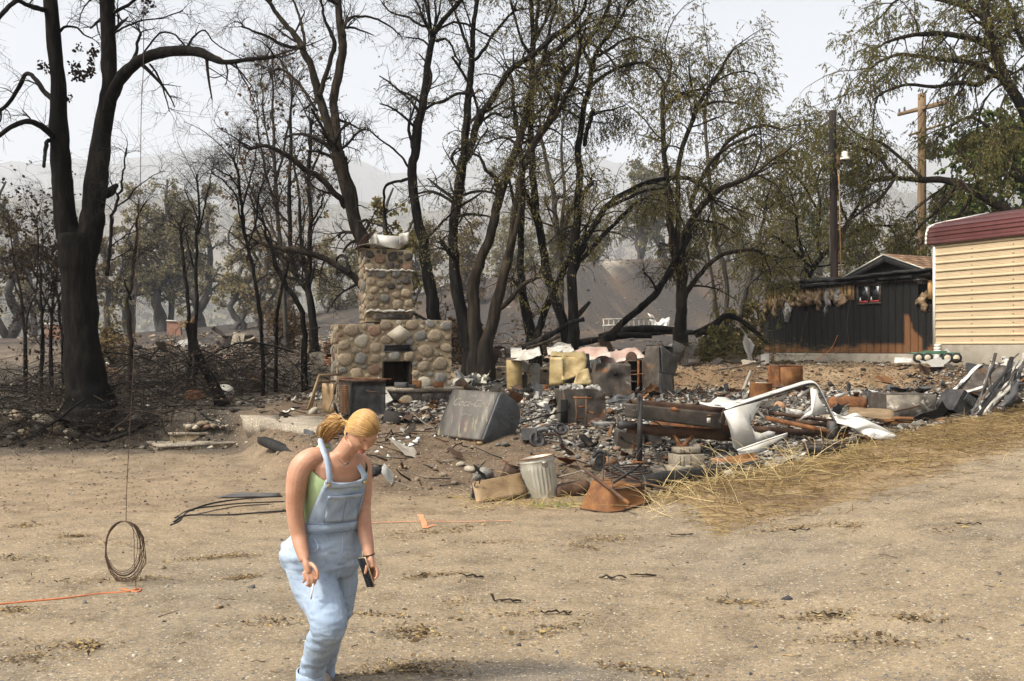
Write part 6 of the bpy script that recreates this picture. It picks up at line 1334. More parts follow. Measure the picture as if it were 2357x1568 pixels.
tbar('frame_beam',(1446,985,14.1),(1692,1005,14.7),.08,.15,'rust_brown'); tbar('frame_beam',(1500,978,15.2),(1700,990,15.6),.08,.13,'rust'); tbar('frame_beam',(1763,962,15.2),(2022,1019,15.0),.07,.07,'rust'); tbar('frame_beam',(1832,970,15.9),(1925,981,15.9),.07,.07,'rust_brown'); tbar('frame_beam',(1690,985,15.4),(1912,1000,15.6),.06,.10,'rust_brown'); tbar('axle_post',(1920,970,15.1),(1916,1012,15.1),.16,.16,'steel_dark'); tbar('cross_member',(1770,950,16.0),(1960,975,16.2),.05,.06,'rust_brown')
m = MB(); m.tube([P(1474,906,13.9),P(1472,1062,13.9)],.038,10); m.build('jack_post','steel_dark',trl,True,True); m = MB(); m.tube(smooth_path([P(1472,912,13.85),P(1468,911,13.85),P(1467,935,13.85),P(1465,945,13.85),P(1456,945,13.85)],12),.011,7); m.build('jack_crank','rust_grey',trl,True,True); m = MB(); m.box(P(1471,1063,13.9),(.22,.22,.02)); m.build('jack_foot','rust',trl,False,True)
m = MB(); lathe(m,[(.0,-.12),(.06,-.1),(.07,-.04),(.05,0),(.055,.14)],14,(0,0,0),'x'); o = m.build('coupler','steel_dark',trl,True); o.location = P(1440,978,14.05)-Vector(trl.location)
for k in range(9):
    m = MB(); cc = np.array(P(1458+.4*k,1000+6*k,13.95)); a = np.arange(10)*.628; up = k % 2; ring = np.array([cc+np.array([math.cos(t)*.018*(1 if up else .3),math.cos(t)*.018*(.3 if up else 1),math.sin(t)*.028]) for t in a]); m.tube(np.r_[ring,ring[:1]],.006,5); m.build('chain_link','rust_brown',trl,True,True)
tbar('stand_leg',(1551,1003,14.3),(1568,1028,14.2),.05,.05,'rust'); tbar('stand_leg',(1593,1004,14.4),(1572,1028,14.2),.05,.05,'rust'); tbar('stand_plate',(1561,1027,14.1),(1582,1027,14.2),.08,.05,'rust')
def skin(name,pts,d,th=.012):return traced(name,'white_metal',pts,d,th,trl,(.15,1,.1))
skin('white_panel',[(1666,947,14.6),(1700,936,14.7),(1754,923,14.9),(1748,932,14.85),(1737,938,14.85),(1727,950,14.8),(1729,966,14.8),(1726,975,14.8),(1737,994,14.75),(1752,998,14.8),(1770,992,14.85),(1785,995,14.9),(1781,1007,14.85),(1740,1022,14.7),(1698,1038,14.55),(1688,1030,14.5),(1680,990,14.55)],14.7)
skin('white_panel',[(1697,1036,14.5),(1740,1023,14.62),(1808,998,14.8),(1812,1004,14.8),(1771,1026,14.66),(1769,1037,14.64),(1720,1057,14.5),(1712,1052,14.48),(1700,1046,14.48)],14.6)
m = MB(); m.tube(smooth_path([P(1697,1037,14.47),P(1760,1015,14.6),P(1812,998,14.75)],10),.016,6); m.build('skin_trim','white_metal',trl,True,True); m = MB(); m.tube(smooth_path([P(1714,1059,14.45),P(1742,1049,14.5),P(1770,1037,14.6)],10),.014,6); m.build('skin_trim','white_metal',trl,True,True)
# the long bent side rail of the roof
pth = smooth_path([P(1612,932,15.3),P(1665,944,15.0),P(1698,935,15.0),P(1760,915,15.2),P(1820,896,15.4),P(1862,884,15.6),P(1880,888,15.6),P(1898,920,15.5),P(1915,955,15.4),P(1926,972,15.3)],40)
m = MB(); m.tube(pth,.022,6); m.build('roof_rail','steel_dark',trl,True,True); m = MB(); m.loft(np.array([[p+np.array([0,-.015,.03]),p+np.array([0,.12,.05]),p+np.array([0,.12,.04]),p+np.array([0,-.01,-.025*(1+.5*math.sin(i*.9))])] for i,p in enumerate(pth)]),True,True); m.build('roof_edge','white_metal',trl,False,True)
skin('torn_skin',[(1835,910,15.7),(1865,893,15.6),(1880,897,15.55),(1884,915,15.5),(1906,953,15.45),(1870,955,15.5),(1838,968,15.5),(1855,952,15.55),(1868,944,15.55),(1885,925,15.55),(1878,910,15.6),(1868,900,15.65),(1848,912,15.7),(1838,918,15.7)],15.6)
skin('torn_skin',[(1757,926,15.3),(1790,916,15.4),(1812,905,15.5),(1806,918,15.5),(1780,924,15.4),(1762,936,15.3)],15.4); skin('torn_skin',[(1848,952,15.9),(1882,918,15.9),(1892,924,15.9),(1862,956,15.9)],15.9); skin('torn_skin',[(1808,938,16.2),(1845,945,16.1),(1850,955,16.1),(1830,962,16.1),(1812,955,16.2)],16.1)
rp_ = []; pr_a = [(1917,950),(1942,962),(1968,952),(1990,962),(2008,974),(2040,992),(2070,1010)]; pr_b = [(1927,972),(1950,982),(1975,996),(1992,1001),(2010,1006),(2035,1011),(2055,1015)]
ta = smooth_path([P(*q,15.2-.03*k) for k,q in enumerate(pr_a)],26); tb_ = smooth_path([P(*q,14.9-.03*k) for k,q in enumerate(pr_b)],26); rings = []
for i in range(26):
    row = [ta[i]*(1-t)+tb_[i]*t+np.array([0,.05*math.sin(t*9+i*.5),.05*math.sin(t*3.1)+.02*math.sin(t*12+i*.3)]) for t in np.linspace(0,1,12)]; rings.append(row+[p+np.array([0,.012,-.008]) for p in row[::-1]])
m = MB(); m.loft(np.array(rings),True,True); m.build('peeled_panel','white_metal',trl,False,True)
quad_panel('fallen_roof','white_metal',[P(1612,936,15.4),P(1690,946,15.1),P(1790,908,16.2),P(1650,925,16.6)],.015,trl,14,.12,44)
skin('torn_skin',[(1920,910,16.6),(1957,900,16.8),(1940,914,16.7),(1925,916,16.6)],16.6)
cable('hose',[P(1462,975,13.95),P(1490,968,13.9),P(1510,972,13.9),P(1525,982,13.95),P(1548,985,14.0)],.012,'black_rubber','black wiring tangled on the trailer tongue'); cable('hose',[P(1495,1002,13.95),P(1502,1022,13.9),P(1520,1060,13.8),P(1530,1078,13.75)],.009,'black_rubber','black cable trailing from the trailer tongue to the ash')
gn = dented('stereo_box','grey scorched radio casing under the trailer tongue','radio',1445,1028,62,40,.3,'rust_grey',101,.12,.015,(.05,.1),st=.05); u = PX(gn.location.y)
m = MB();
for k in range(8):m.box((-.18+.035*k,-.02,41*u),(.012,.2,.014))
m.build('vent_slots','steel_dark',gn); m = MB(); m.box((-.17,-.165,.19),(.03,.012,.04)); m.build('button','soot_and_shade',gn)
dented('metal_case','dark grey case behind the trailer jack','case',1495,1020,54,34,.3,'steel_dark',102,-.1,.02)
def block(name,label,vx0,vx1,vy0,vy1,d,matn='block',rz=.25,holes=False,dep=.3):
    u = PX(d); t = thing(name,label,'block',tuple(P((vx0+vx1)/2,vy1,d)),rz); w = (vx1-vx0)*u*.92; h = (vy1-vy0)*u*.9
    if holes:
        for x in (-w/2+.02,0,w/2-.02):m = MB(); m.box((x,0,h/2),(.035,dep-.075,h-.002)); m.build('web',matn,t)
        for y in (-dep/2+.018,dep/2-.018):m = MB(); m.box((0,y,h/2),(w,.035,h),bev=.004); m.build('face_shell',matn,t)
    else:
        m = MB(); m.box((0,0,h/2),(w,dep,h),bev=.008,jit=.002); m.build('body',matn,t)
        for x in (-.38,-.25,.0):m = MB(); m.box((x*w,-dep/2-.002,h/2),(.006,.008,h*.94)); m.build('score_line','mortar_soot',t)
    return t
block('concrete_block','tan concrete block propping the trailer frame',1542,1617,1041,1076,14.0); block('cap_block','thin cap block lying on the tan concrete block',1549,1609,1028,1042,14.02,rz=.2,dep=.26); block('hollow_block','hollow block lying under the tan concrete block',1535,1592,1070,1090,13.75,rz=.3,holes=True); block('grey_block','grey cinder block below the torn white panel',1792,1842,1050,1078,13.75,'concrete_grey',.5,True); block('grey_block','tilted grey cinder block at the edge of the dry grass',1760,1805,1062,1088,13.4,'concrete_grey',-.3,True); block('grey_block','flat grey block right of the two cinder blocks',1836,1874,1070,1088,13.5,'concrete_grey',.2,dep=.2)
bk = link('brick',mesh_with(BRM,'brick_red')); bk.scale = (.24,.12,.075); p = hit(1656,1070); bk.location = p+Vector((0,0,.03)); bk.rotation_euler = (.1,0,-.2); tag(bk,'single brown brick on the ash right of the propped block','brick')
tu = thing('oval_tub','dark oval metal tub under the trailer frame','tub',tuple(hit(1897,1046))); m = MB(); pr0 = [(.20,0),(.24,.09),(.25,.16),(.235,.16),(.22,.09),(.18,.03),(.02,.03)]
rings = [[(math.cos(a)*r*1.2,math.sin(a)*r*.8,z) for a in np.arange(24)*math.pi/12] for r,z in pr0]; m.loft(np.array(rings)); m.build('shell','steel_dark',tu,True); m = MB(); m.tube([(math.cos(a)*.3,math.sin(a)*.2,.16) for a in np.linspace(0,6.28,25)],.010,6,False); m.build('rim','rust_brown',tu,True)
traced('plywood_piece','tan_metal',[(1948,1006,14.9),(1976,1012,15.0),(1980,1040,15.0),(1965,1036,14.95),(1947,1044,14.9)],15,.03,None)['label'] = 'scorched plywood piece standing under the peeled white panel'
o = bpy.data.objects['plywood_piece']; tag(o,o['label'],'board')
# ------------------------------------------------------------------ right hand wreckage
cyl('rust_drum','orange rusted square drum before the dirt bank','drum',1751,922,25,44,'rust_orange',(0,.02,0),lambda r,h:[(r,0),(r*1.02,h*.03),(r,h*.06),(r,h*.94),(r*1.02,h*.97),(r,h),(r*.94,h),(r*.92,h*.8)],parts=(('contents','ash',lambda r,h:[(r*.9,h*.9),(r*.5,h*1.02),(r*.1,h*1.0)]),))
bx = thing('open_crate','dark open metal box beside the orange drum','box',tuple(hit(1797,914))); u = PX(bx.location.y)
for c,s in (((-18*u,0,13*u),(.02,.4,26*u)),((18*u,0,13*u),(.02,.4,26*u)),((0,.2,13*u),(36*u,.02,26*u)),((0,0,26.5*u),(42*u,.46,.03))):m = MB(); m.box(c,s,jit=.004); m.build('panel','rust_brown',bx)
dented('rust_cabinet','tall rusted cabinet at the foot of the dirt bank','cabinet',1808,905,64,68,.5,'rust',111,.35,.012,parts=openface('door','rust_orange',-.46,.34,.04,.95))
tk = thing('fuel_tank','rusty cylindrical tank lying on its side before the bank','tank',tuple(hit(1950,952))); u = PX(tk.location.y); r = 19*u; L_ = 90*u
m = MB(); lathe(m,[(.01,-L_/2),(r*.7,-L_/2+.02),(r*.97,-L_/2+.08),(r,-L_/2+.14),(r,L_/2-.14),(r*.97,L_/2-.08),(r*.7,L_/2-.02),(.01,L_/2)],22,(0,0,r*.95),'x'); m.build('shell','rust',tk,True)
m = MB(); lathe(m,[(.05,r*1.9),(.05,r*2.3),(.065,r*2.3),(.065,r*2.5),(.01,r*2.5)],12,(.18,0,0)); m.build('filler_neck','rust_brown',tk,True); m = MB(); m.tube([(-.20,0,r*1.9),(-.20,0,r*2.15),(-.14,0,r*2.15),(-.14,0,r*1.9)],.010,6); m.build('lift_lug','steel_dark',tk)
dented('burnt_stove','scorched stove with peeling white face before the bank','stove',2074,962,118,60,.7,'rust_grey',121,.12,.02,parts=openface('enamel_face','stove_face',-.49,.49,.03,.97)) if mat('stove_face',[(.06,.05,.04),(.13,.11,.09),(.25,.22,.17)],scale=4,bump=.2,spots=[((.50,.46,.37),2.6,.57,.06),((.22,.13,.05),2.2,.62,.08)]) else None
crumple('crumpled_sheet','dark folded hood slumped over the scorched stove','sheet metal',2095,925,100,52,.8,'steel_grey',123,-.1,-.7,.16,lift=.15,smooth=True); crumple('crumpled_sheet','black folded sheet left of the scorched stove','sheet metal',2020,928,50,40,.5,'steel_dark',124,.4,-.3,.16,smooth=True)
lb = thing('louvred_box','dark grey louvred appliance box tipped on its edge','appliance',tuple(hit(2196,966)),rot=(0,.62,.3)); u = PX(lb.location.y)
m = MB(); dent_box(m,(72*u,.5,56*u),7,.02,.06); m.build('shell','steel_dark',lb)
for k in range(9):m = MB(); m.bar((-26*u+k*5*u,-.275,34*u),(-26*u+k*5*u,-.275,53*u),.02,.02); m.build('louvre','steel_grey',lb)
m = MB(); lathe(m,[(.09,-.02),(.10,.0),(.07,.01)],18,(8*u,-.27,16*u),'y'); m.build('duct_ring','soot_and_shade',lb)
tch = thing('rusty_channel','long rusty steel channel lying before the stove','beam',tuple(hit(2110,980))); d_ = tch.location.y
for a,b,w,h in (((2018,964,d_+.5),(2055,968,d_),.12,.10),((2050,962,d_),(2205,966,d_+.3),.30,.04),((2052,972,d_-.1),(2210,972,d_+.2),.04,.10)):m = MB(); m.bar(P(*a),P(*b),w,h); m.build('flange','rust_orange',tch,False,True)
quad_panel('curved_sheet','tan_metal',[P(1950,960,16.2),P(2058,968,16.2),P(2056,944,16.9),P(1955,941,16.9)],.012,None,12,.06,131); o = bpy.data.objects['curved_sheet']; tag(o,'cream and rust curved panel behind the peeled white skin','sheet metal')
cable('iron_rod',[P(2058,948,16.0),P(2118,934,16.2)],.016,'rust_brown','straight iron rod leaning against the scorched stove','rod')
pb = thing('roof_wreck','big bent white lined roof panel leaning up at the right','panel',tuple(hit(2250,930))); d_ = pb.location.y+.6
quad_panel('inner_face','rust_grey',[P(2186,906,d_),P(2300,915,d_-.2),P(2324,846,d_+.5),P(2262,838,d_+.8)],.012,pb,14,.14,141); quad_panel('lining','white_metal',[P(2183,905,d_-.05),P(2200,898,d_-.05),P(2262,838,d_+.72),P(2252,838,d_+.75)],.012,pb,8,.05,142); quad_panel('lower_flap','white_metal',[P(2196,912,d_-.1),P(2284,888,d_-.2),P(2286,884,d_-.18),P(2210,902,d_-.05)],.012,pb,6,.03,143); quad_panel('back_fold','char_wood',[P(2195,912,d_+.1),P(2330,925,d_+.2),P(2340,850,d_+1),P(2262,840,d_+1)],.02,pb,8,.1,144)
rngb = np.random.default_rng(77)
for k in range(16):
    x0 = 2238+rngb.uniform(0,95); a = P(x0,962-.35*(x0-2238)+rngb.uniform(-6,8),17.2+rngb.uniform(-.5,.6)); b = P(x0+rngb.uniform(20,105),802+rngb.uniform(5,75),17.8+rngb.uniform(-.5,1.0)); n = 7; pts = np.array([np.array(a)*(1-t)+np.array(b)*t for t in np.linspace(0,1,n)])+rngb.normal(0,.035,(n,3))
    m = MB(); w = rngb.uniform(.02,.06); m.tube(pts-pts[0],w*rngb.uniform(.7,1.2,n),5,flat=.5); o = m.build('burnt_strut',('steel_grey','white_dirty','char_wood','rust_grey')[k % 4]); o.location = pts[0]; tag(o,'twisted scorched strut in the tangle at the right edge','strut','twisted struts at the right edge')
crumple('crumpled_sheet','pale ragged sheet hooked on the struts at the right edge','sheet metal',2330,900,60,70,.5,'white_dirty',145,.5,-.3,.2,lift=.25)
# green wagon, corrugated sheet
wg = thing('green_wagon','flat green garden wagon with four small wheels by the building','wagon',tuple(P(2150,838,27.2))); wg.rotation_euler.z = -.25; wg.location.z = hz(wg.location.x,wg.location.y)+.1; u = PX(27.2)
m = MB(); m.box((0,0,22*u),(104*u,.5,.05),bev=.01); m.build('deck','green_paint',wg); m = MB(); m.box((0,0,26*u),(50*u,.4,.04),bev=.01); m.build('upper_board','green_paint',wg)
for sx in (-.36,-.17,.25,.44):
    m = MB(); lathe(m,[(.04,-.05),(.07,-.05),(.13,-.045),(.145,-.02),(.145,.02),(.13,.045),(.07,.05),(.04,.05)],18,(sx*100*u,-.22,.14),'y'); w_ = m.build('wheel','black_rubber',wg,True); m = MB(); lathe(m,[(.01,-.058),(.08,-.056),(.085,-.045),(.05,-.03)],14,(sx*100*u,-.22,.14),'y'); m.build('hub','wheel_tan',w_,True)
for sx in (-.27,.34):m = MB(); m.bar((sx*100*u,-.24,.15),(sx*100*u,.2,.15),.04); m.build('axle','steel_dark',wg)
quad_panel('corrugated_sheet','white_metal',[P(2058,839,28.0),P(2102,839,27.8),P(2100,828,28.6),P(2060,827,28.8)],.012,None,8,.04,151); o = bpy.data.objects['corrugated_sheet']; tag(o,'white corrugated sheet lying left of the green wagon','sheet metal'); o.location.z += .05
# pipes on the bank
cable('fallen_pipe',[P(1728,855,26.2),P(1719,877,25.7),P(1710,900,25.2)],.045,'concrete_grey','pale pipe slanting down the dirt bank','pipe',8); cable('fallen_pipe',[P(1651,852,27.2),P(1700,844,27.2),P(1760,831,27.4)],.03,'rust_grey','long thin pole lying along the top of the dirt bank','pipe',8)
ch = thing('chair_frame','charred black wire chair back on the ash before the bank','chair',tuple(hit(1607,922))); d_ = ch.location.y
for pts in ([(1593,920),(1600,900),(1607,882)],[(1622,922),(1626,905),(1630,884)],[(1607,884),(1618,893),(1629,886)],[(1603,893),(1615,902),(1628,894)],[(1600,902),(1612,909),(1627,903)]):m = MB(); m.tube(smooth_path([P(*q,d_) for q in pts],8),.014,6); m.build('wire_bar','steel_dark',ch,True,True)
for k,(vx,vy,w,h,mt,lab) in enumerate(((1590,842,34,22,'rust_grey','grey crate among junk on top of the bank'),(1680,820,38,22,'rust_orange','square orange rusted box on top of the bank'),(1640,828,22,10,'steel_grey','low grey case beside the folding chair'))):dented('junk_box',lab,'box',vx,vy,w,h,.45,mt,160+k,.2,.02,parts=openface('door',mt,-.4,.4,.2,.9))
fc = thing('folding_chair','brown folding chair frame lying on top of the bank','chair',tuple(hit(1615,838))); d_ = fc.location.y
for pts in ([(1601,836),(1605,815),(1622,813),(1633,836)],[(1608,838),(1612,822)],[(1608,828),(1628,828)]):m = MB(); m.tube(smooth_path([P(*q,d_) for q in pts],10),.018,6); m.build('frame_tube','rust_brown',fc,True,True)
# white frame, wheel arch and logs on the terrace
wf = thing('trailer_skeleton','white rail skeleton of a burnt trailer beyond the trunks','trailer',tuple(P(1445,768,46.0))); wf.location.z = hz(wf.location.x,46.0)
for a,b,w in [((1388,735,45.5),(1505,733,47),.06),((1388,750,45.5),(1445,748,46),.09),((1390,768,45.5),(1500,766,47),.09)]+[((1389+k*11.6,735,45.5+k*.15),(1391+k*11.4,768,45.5+k*.15),.05) for k in range(11)]:m = MB(); m.bar(P(*a),P(*b),w); m.build('rail','white_dirty',wf,False,True)
crumple('crumpled_sheet','white wadded metal at the end of the white rail skeleton','sheet metal',1520,760,46,36,.8,'white_metal',171,.2,-.2,.3);
wh = thing('wheel_arch','rusted wheel arch with a bare wheel behind the tall cabinet','wheel',tuple(P(1490,802,27.6))); wh.location.z = hz(wh.location.x,27.6); m = MB(); lathe(m,[(.05,-.08),(.13,-.08),(.16,-.05),(.16,.05),(.13,.08)],18,(0,0,.17),'y'); m.build('wheel','black_rubber',wh,True)
m = MB(); m.loft(np.array([[(math.cos(a)*.26,y,.14+math.sin(a)*.22) for a in np.linspace(.1,3.0,10)]+[(math.cos(a)*.25,y,.14+math.sin(a)*.205) for a in np.linspace(3.0,.1,10)] for y in (-.2,.2)])); m.build('arch','rust',wh)
def log(label,pts,d,r0,r1,matn='bark_char',seed=0):
    p = smooth_path([P(*q,d) if len(q) == 2 else P(*q) for q in pts],14); o_ = p[0]; m = MB(); m.tube(p-o_,np.linspace(r0,r1,14)*(1+.12*np.random.default_rng(seed).normal(size=14)),9); o = m.build('fallen_log',matn,None,True); o.location = o_; return tag(o,label,'log')
log('thick charred log lying left of the hollow trunk',[(1380,780),(1440,762),(1500,757),(1555,760)],34,.16,.11,seed=1); log('second charred log lying under the leaning trunk',[(1330,790),(1400,778),(1450,772),(1500,774)],33,.13,.09,seed=2); log('long thin charred log across the terrace',[(1420,775),(1500,768),(1580,765),(1650,770)],35,.10,.06,seed=3); log('crooked black fallen limb right of the hollow trunk',[(1600,770),(1640,752),(1668,728),(1700,735),(1740,765),(1765,790)],32,.14,.05,seed=4)
log('splintered charred limb propped among the middle trunks',[(1200,800),(1240,785),(1290,758),(1320,742),(1345,735)],27.2,.09,.06,seed=5); log('broken black limb with pale splintered end right of the forked trunk',[(1318,740),(1340,715),(1358,695)],28,.08,.05,seed=6); log('pale rooty log at the foot of the middle trunks',[(1210,802),(1250,790),(1290,775)],27,.05,.03,'bark_brown',7)
log('charred limb lying along the right of the fireplace',[(950,720),(985,740),(1005,760)],25,.05,.03,seed=8)
# broken stump in the branch heap
stm = thing('broken_stump','black leaning stump with a splintered yellow top in the branch heap','stump',tuple(P(505,925,21.0))); p = smooth_path([P(512,935,21),P(495,892,21),P(472,850,21),P(452,808,21),P(440,765,21),P(436,742,21)],20); m = MB(); m.tube(p,np.array([20,16,14,13,12.5,12,12,11.5,11,11,10.5,10.5,10,10,10,10,10.5,11,12,11])*PX(21),12); m.build('trunk','bark_char',stm,True,True)
m = MB();
for k,(a,b) in enumerate((((420,748),(405,740)),((428,750),(414,752)),((442,742),(446,728)),((430,744),(420,736)))):m.tube([P(*a,20.85),P(*b,20.8)],[.05,.008],6)
m.build('splinters','wood_raw',stm,False,True)
# white tank and dark bowl in the branch heap
cyl('toppled_tank','white and rust domed tank half hidden in the branch heap','tank',515,925,22,44,'white_dirty',(.25,.15,0),lambda r,h:[(r*.6,0),(r*.8,h*.2),(r*.95,h*.45),(r,h*.65),(r*.88,h*.85),(r*.55,h*.96),(r*.1,h)],parts=(('rust_skirt','rust_orange',lambda r,h:[(r*.65,h*.02),(r*.86,h*.22),(r*1.0,h*.46),(r*.9,h*.46)]),))
cyl('rust_bowl','dark red fire bowl behind the steps','bowl',448,918,26,26,'rust',(.2,.1,0),lambda r,h:[(r*.7,0),(r,h*.45),(r*.96,h*.5),(r*.75,h*.85),(r*.3,h)])
# far ruins at the left
for vx0,vx1,vy0,vy1,d,lab in ((106,148,748,790,80,'far brick red ruin wall left of the huge trunk'),(386,418,741,772,70,'far brick red ruin wall behind the broken stump')):
    u = PX(d); t = thing('ruin_wall',lab,'ruin',tuple(P((vx0+vx1)/2,vy1,d))); m = MB(); dent_box(m,((vx1-vx0)*u,.4,(vy1-vy0)*u),6,.12,.2,1.2); m.build('wall','ruin_brick',t); m = MB(); m.box((0,0,(vy1-vy0)*u+.05),((vx1-vx0)*u*1.05,.5,.1),(0,.08,0)); m.build('coping','white_dirty',t)
# ------------------------------------------------------------------ foreground: can, box, wheelbarrow, timbers
cp = hit(1250,1141); CD = 12.75; u = PX(CD); tr = thing('trash_can','dented galvanised trash can standing tilted at the edge of the ash','trash can',(P(1250,1141,CD).x,CD,hz(P(1250,1141,CD).x,CD)-.02),rot=(-.06,-.155,.25))
H_ = 98*u; RB,RT = 33.5*u,41*u; n = 132; a = np.arange(n)*2*np.pi/n; rings = []
for t in np.r_[0,.012,.04,.10,.13,np.linspace(.16,.74,12),.77,.80,.83,.86,.885,.90,.93,.955,.97]:
    r = RB+(RT-RB)*t; k = ss(.10,.17,t)*ss(.78,.72,t); rib = .011*k*np.maximum(0,np.cos(a*26))**.7
    bead = .008*math.exp(-((t-.885)/.012)**2)+.010*math.exp(-((t-.955)/.010)**2)
    dent = .014*fbm(np.c_[np.cos(a)*1.5,np.sin(a)*1.5,np.full(n,t*2)],1.,5,2)
    rr = r+rib+bead+dent; rings.append(np.c_[np.cos(a)*rr,np.sin(a)*rr,np.full(n,t*H_)])
for t in (.97,.9,.5,.03):rings.append(np.c_[np.cos(a)*(RB+(RT-RB)*t-.012),np.sin(a)*(RB+(RT-RB)*t-.012),np.full(n,t*H_)])
m = MB(); m.loft(np.array(rings),True,True); m.build('body','galv',tr,True)
m = MB(); ring = [(math.cos(q)*(RT+.002),math.sin(q)*(RT+.002),H_*.972) for q in np.linspace(0,2*np.pi,49)]; m.tube(ring,.0085,8,False); m.build('rolled_rim','rust',tr,True)
for an in (-1.45,1.69):
    hx = np.array([math.cos(an),math.sin(an),0]); tx = np.array([-math.sin(an),math.cos(an),0]); b = hx*(RT+.004)+np.array([0,0,H_*.85]); m = MB()
    m.tube([b+tx*math.sin(q)*.038+np.array([0,0,-.028+math.cos(q)*.028])+hx*(.012+.01*(1-math.cos(q))) for q in np.linspace(0,6.28,25)],.0045,6,False); h_ = m.build('handle','rust_brown',tr,True); m = MB(); m.box(b+hx*.004,(.05,.05,.022),(0,0,an)); m.build('handle_bracket','galv',h_)
bxt = thing('filing_box','long tan scorched metal drawer leaning against the trash can','drawer',tuple(P(1097,1160,12.35)))
for nm,mt,q in (('front_face','tan_metal',[(1097,1160,12.2),(1214,1136,12.55),(1200,1091,12.75),(1087,1114,12.4)]),('top_face','tan_metal',[(1087,1114,12.42),(1200,1091,12.77),(1203,1089,12.95),(1093,1110,12.62)]),('back_face','steel_dark',[(1077,1156,12.6),(1200,1132,12.95),(1203,1089,12.97),(1093,1110,12.64)]),('end_shade','steel_dark',[(1086,1158,12.42),(1077,1156,12.58),(1093,1112,12.62),(1088,1115,12.46)])):quad_panel(nm,mt,[P(*z) for z in q],.008,bxt,8,.012,7)  # dark end panel stands for the shaded inside of the open drawer
for vx,vy in ((1093,1115),(1104,1109)):m = MB(); m.box(P(vx,vy,12.36),(.014,.02,.05),(0,.2,0)); m.build('slot','soot_and_shade',bxt,False,True)  # black bars stand for the shade in the drawer's slots
ob = thing('open_tin','brown rusted open tin box behind the metal drawer','tin',tuple(hit(1172,1094)),rot=(.3,.3,.5))
for c,s in (((0,-.08,.1),(.22,.012,.2)),((0,.08,.1),(.22,.012,.2)),((-.11,0,.1),(.012,.148,.2)),((.11,0,.1),(.012,.148,.2)),((0,0,.006),(.208,.148,.012))):m = MB(); m.box(c,s); m.build('panel','rust_brown',ob)
m = MB(); m.box((0,0,.10),(.18,.12,.10),jit=.02); m.build('ash_fill','ash',ob)
# wheelbarrow, upside down
wb = thing('wheelbarrow','rusty wheelbarrow lying upside down on the driveway edge','wheelbarrow',tuple(P(1420,1178,11.6)))
fl = [np.array(P(*q)) for q in ((1358,1104,11.85),(1413,1125,11.55),(1488,1118,11.9),(1447,1101,12.25))]; rim = [np.array(P(*q)) for q in ((1328,1172,11.75),(1398,1183,11.42),(1505,1168,11.85),(1430,1152,12.35))]
def ringpoly(c4,k=9,rnd=.16):
    out = []
    for i in range(4):
        A_,B_ = c4[i],c4[(i+1) % 4]
        for t in np.linspace(0,1,k,endpoint=False):out.append(A_*(1-t)+B_*t)
    c = np.mean(c4,0); out = np.array(out);
    for _ in range(2):out = .25*np.roll(out,1,0)+.5*out+.25*np.roll(out,-1,0)
    return out
f0,r0 = ringpoly(fl),ringpoly(rim); K = len(f0); rings = [f0*(1-t)+r0*t for t in (0,.02,.25,.5,.75,.97,1.0)]
rings[6] = rings[6]+np.array([0,0,.012]); lift = .055*np.maximum(0,np.sin((np.arange(K)-12)/K*2*np.pi*1.6))*((np.arange(K) > 11) & (np.arange(K) < 24));
for kk,w in ((4,.4),(5,.9),(6,1.)):rings[kk][:,2] += lift*w
c_ = np.mean(r0,0); inner = [q+(c_-q)*.03+np.array([0,0,-.004]) for q in rings[::-1]]; inner[-1] = f0+(np.mean(f0,0)-f0)*.03-np.array([0,0,.02])
m = MB(); m.loft(np.array(rings+inner),True,False); ni = len(rings)*K
m.T.append(np.array([(m.n,(j+1) % K,j) for j in range(K)])); m.V.append(np.mean(f0,0)[None]+np.array([0,0,.004])); m.n += 1
m.build('tray','rust_orange',wb,False,True)
m = MB(); m.tube(np.r_[rings[6],rings[6][:1]],.008,6,False); m.build('tray_rim','rust_brown',wb,True,True)
def wtube(name,pts,r,mt='rust_brown',flat=1.,n=16):m = MB(); m.tube(smooth_path([P(*q) for q in pts],n),r,8,True,flat=flat); return m.build(name,mt,wb,True,True)
wtube('handle',[(1362,1072,12.25),(1347,1073,12.2),(1343,1078,12.1),(1360,1092,11.9),(1400,1122,11.55),(1448,1159,11.15)],.019); wtube('handle',[(1392,1078,12.5),(1408,1086,12.5),(1460,1104,12.3),(1572,1138,12.0)],.019)
m = MB(); m.tube([P(1436,1150,11.25),P(1449,1160,11.14)],.0225,10); m.build('grip','rust_orange',wb,True,True); m = MB(); m.tube([P(1552,1132,12.04),P(1573,1138,11.99)],.0225,10); m.build('grip','black_rubber',wb,True,True)
def strap(pts,w=.045):
    p = smooth_path([P(*q) for q in pts],28); rings_ = []
    for i,q in enumerate(p):rings_.append([q+np.array([0,-w/2,0]),q+np.array([.007,-w/2,.004]),q+np.array([.007,w/2,.004]),q+np.array([0,w/2,0])])
    m = MB(); m.loft(np.array(rings_)); return m.build('leg_strap','steel_dark',wb,False,True)
strap([(1387,1112,11.9),(1389,1080,11.88),(1390,1048,11.86),(1393,1038,11.84),(1397,1040,11.8),(1401,1065,11.75),(1406,1098,11.65),(1410,1124,11.58)]); strap([(1438,1100,12.1),(1455,1070,12.05),(1470,1040,12.0),(1478,1031,11.98),(1483,1037,11.95),(1481,1070,11.92),(1476,1118,11.88)])
m = MB(); m.bar(P(1412,1111,11.6),P(1476,1070,11.93),.012,.03); m.build('brace','steel_dark',wb,False,True); m = MB(); m.bar(P(1407,1072,12.4),P(1472,1104,12.1),.012,.03); m.build('brace','steel_dark',wb,False,True); m = MB(); m.bar(P(1415,1126,11.55),P(1488,1119,11.87),.03,.008); m.build('cross_strap','steel_dark',wb,False,True)
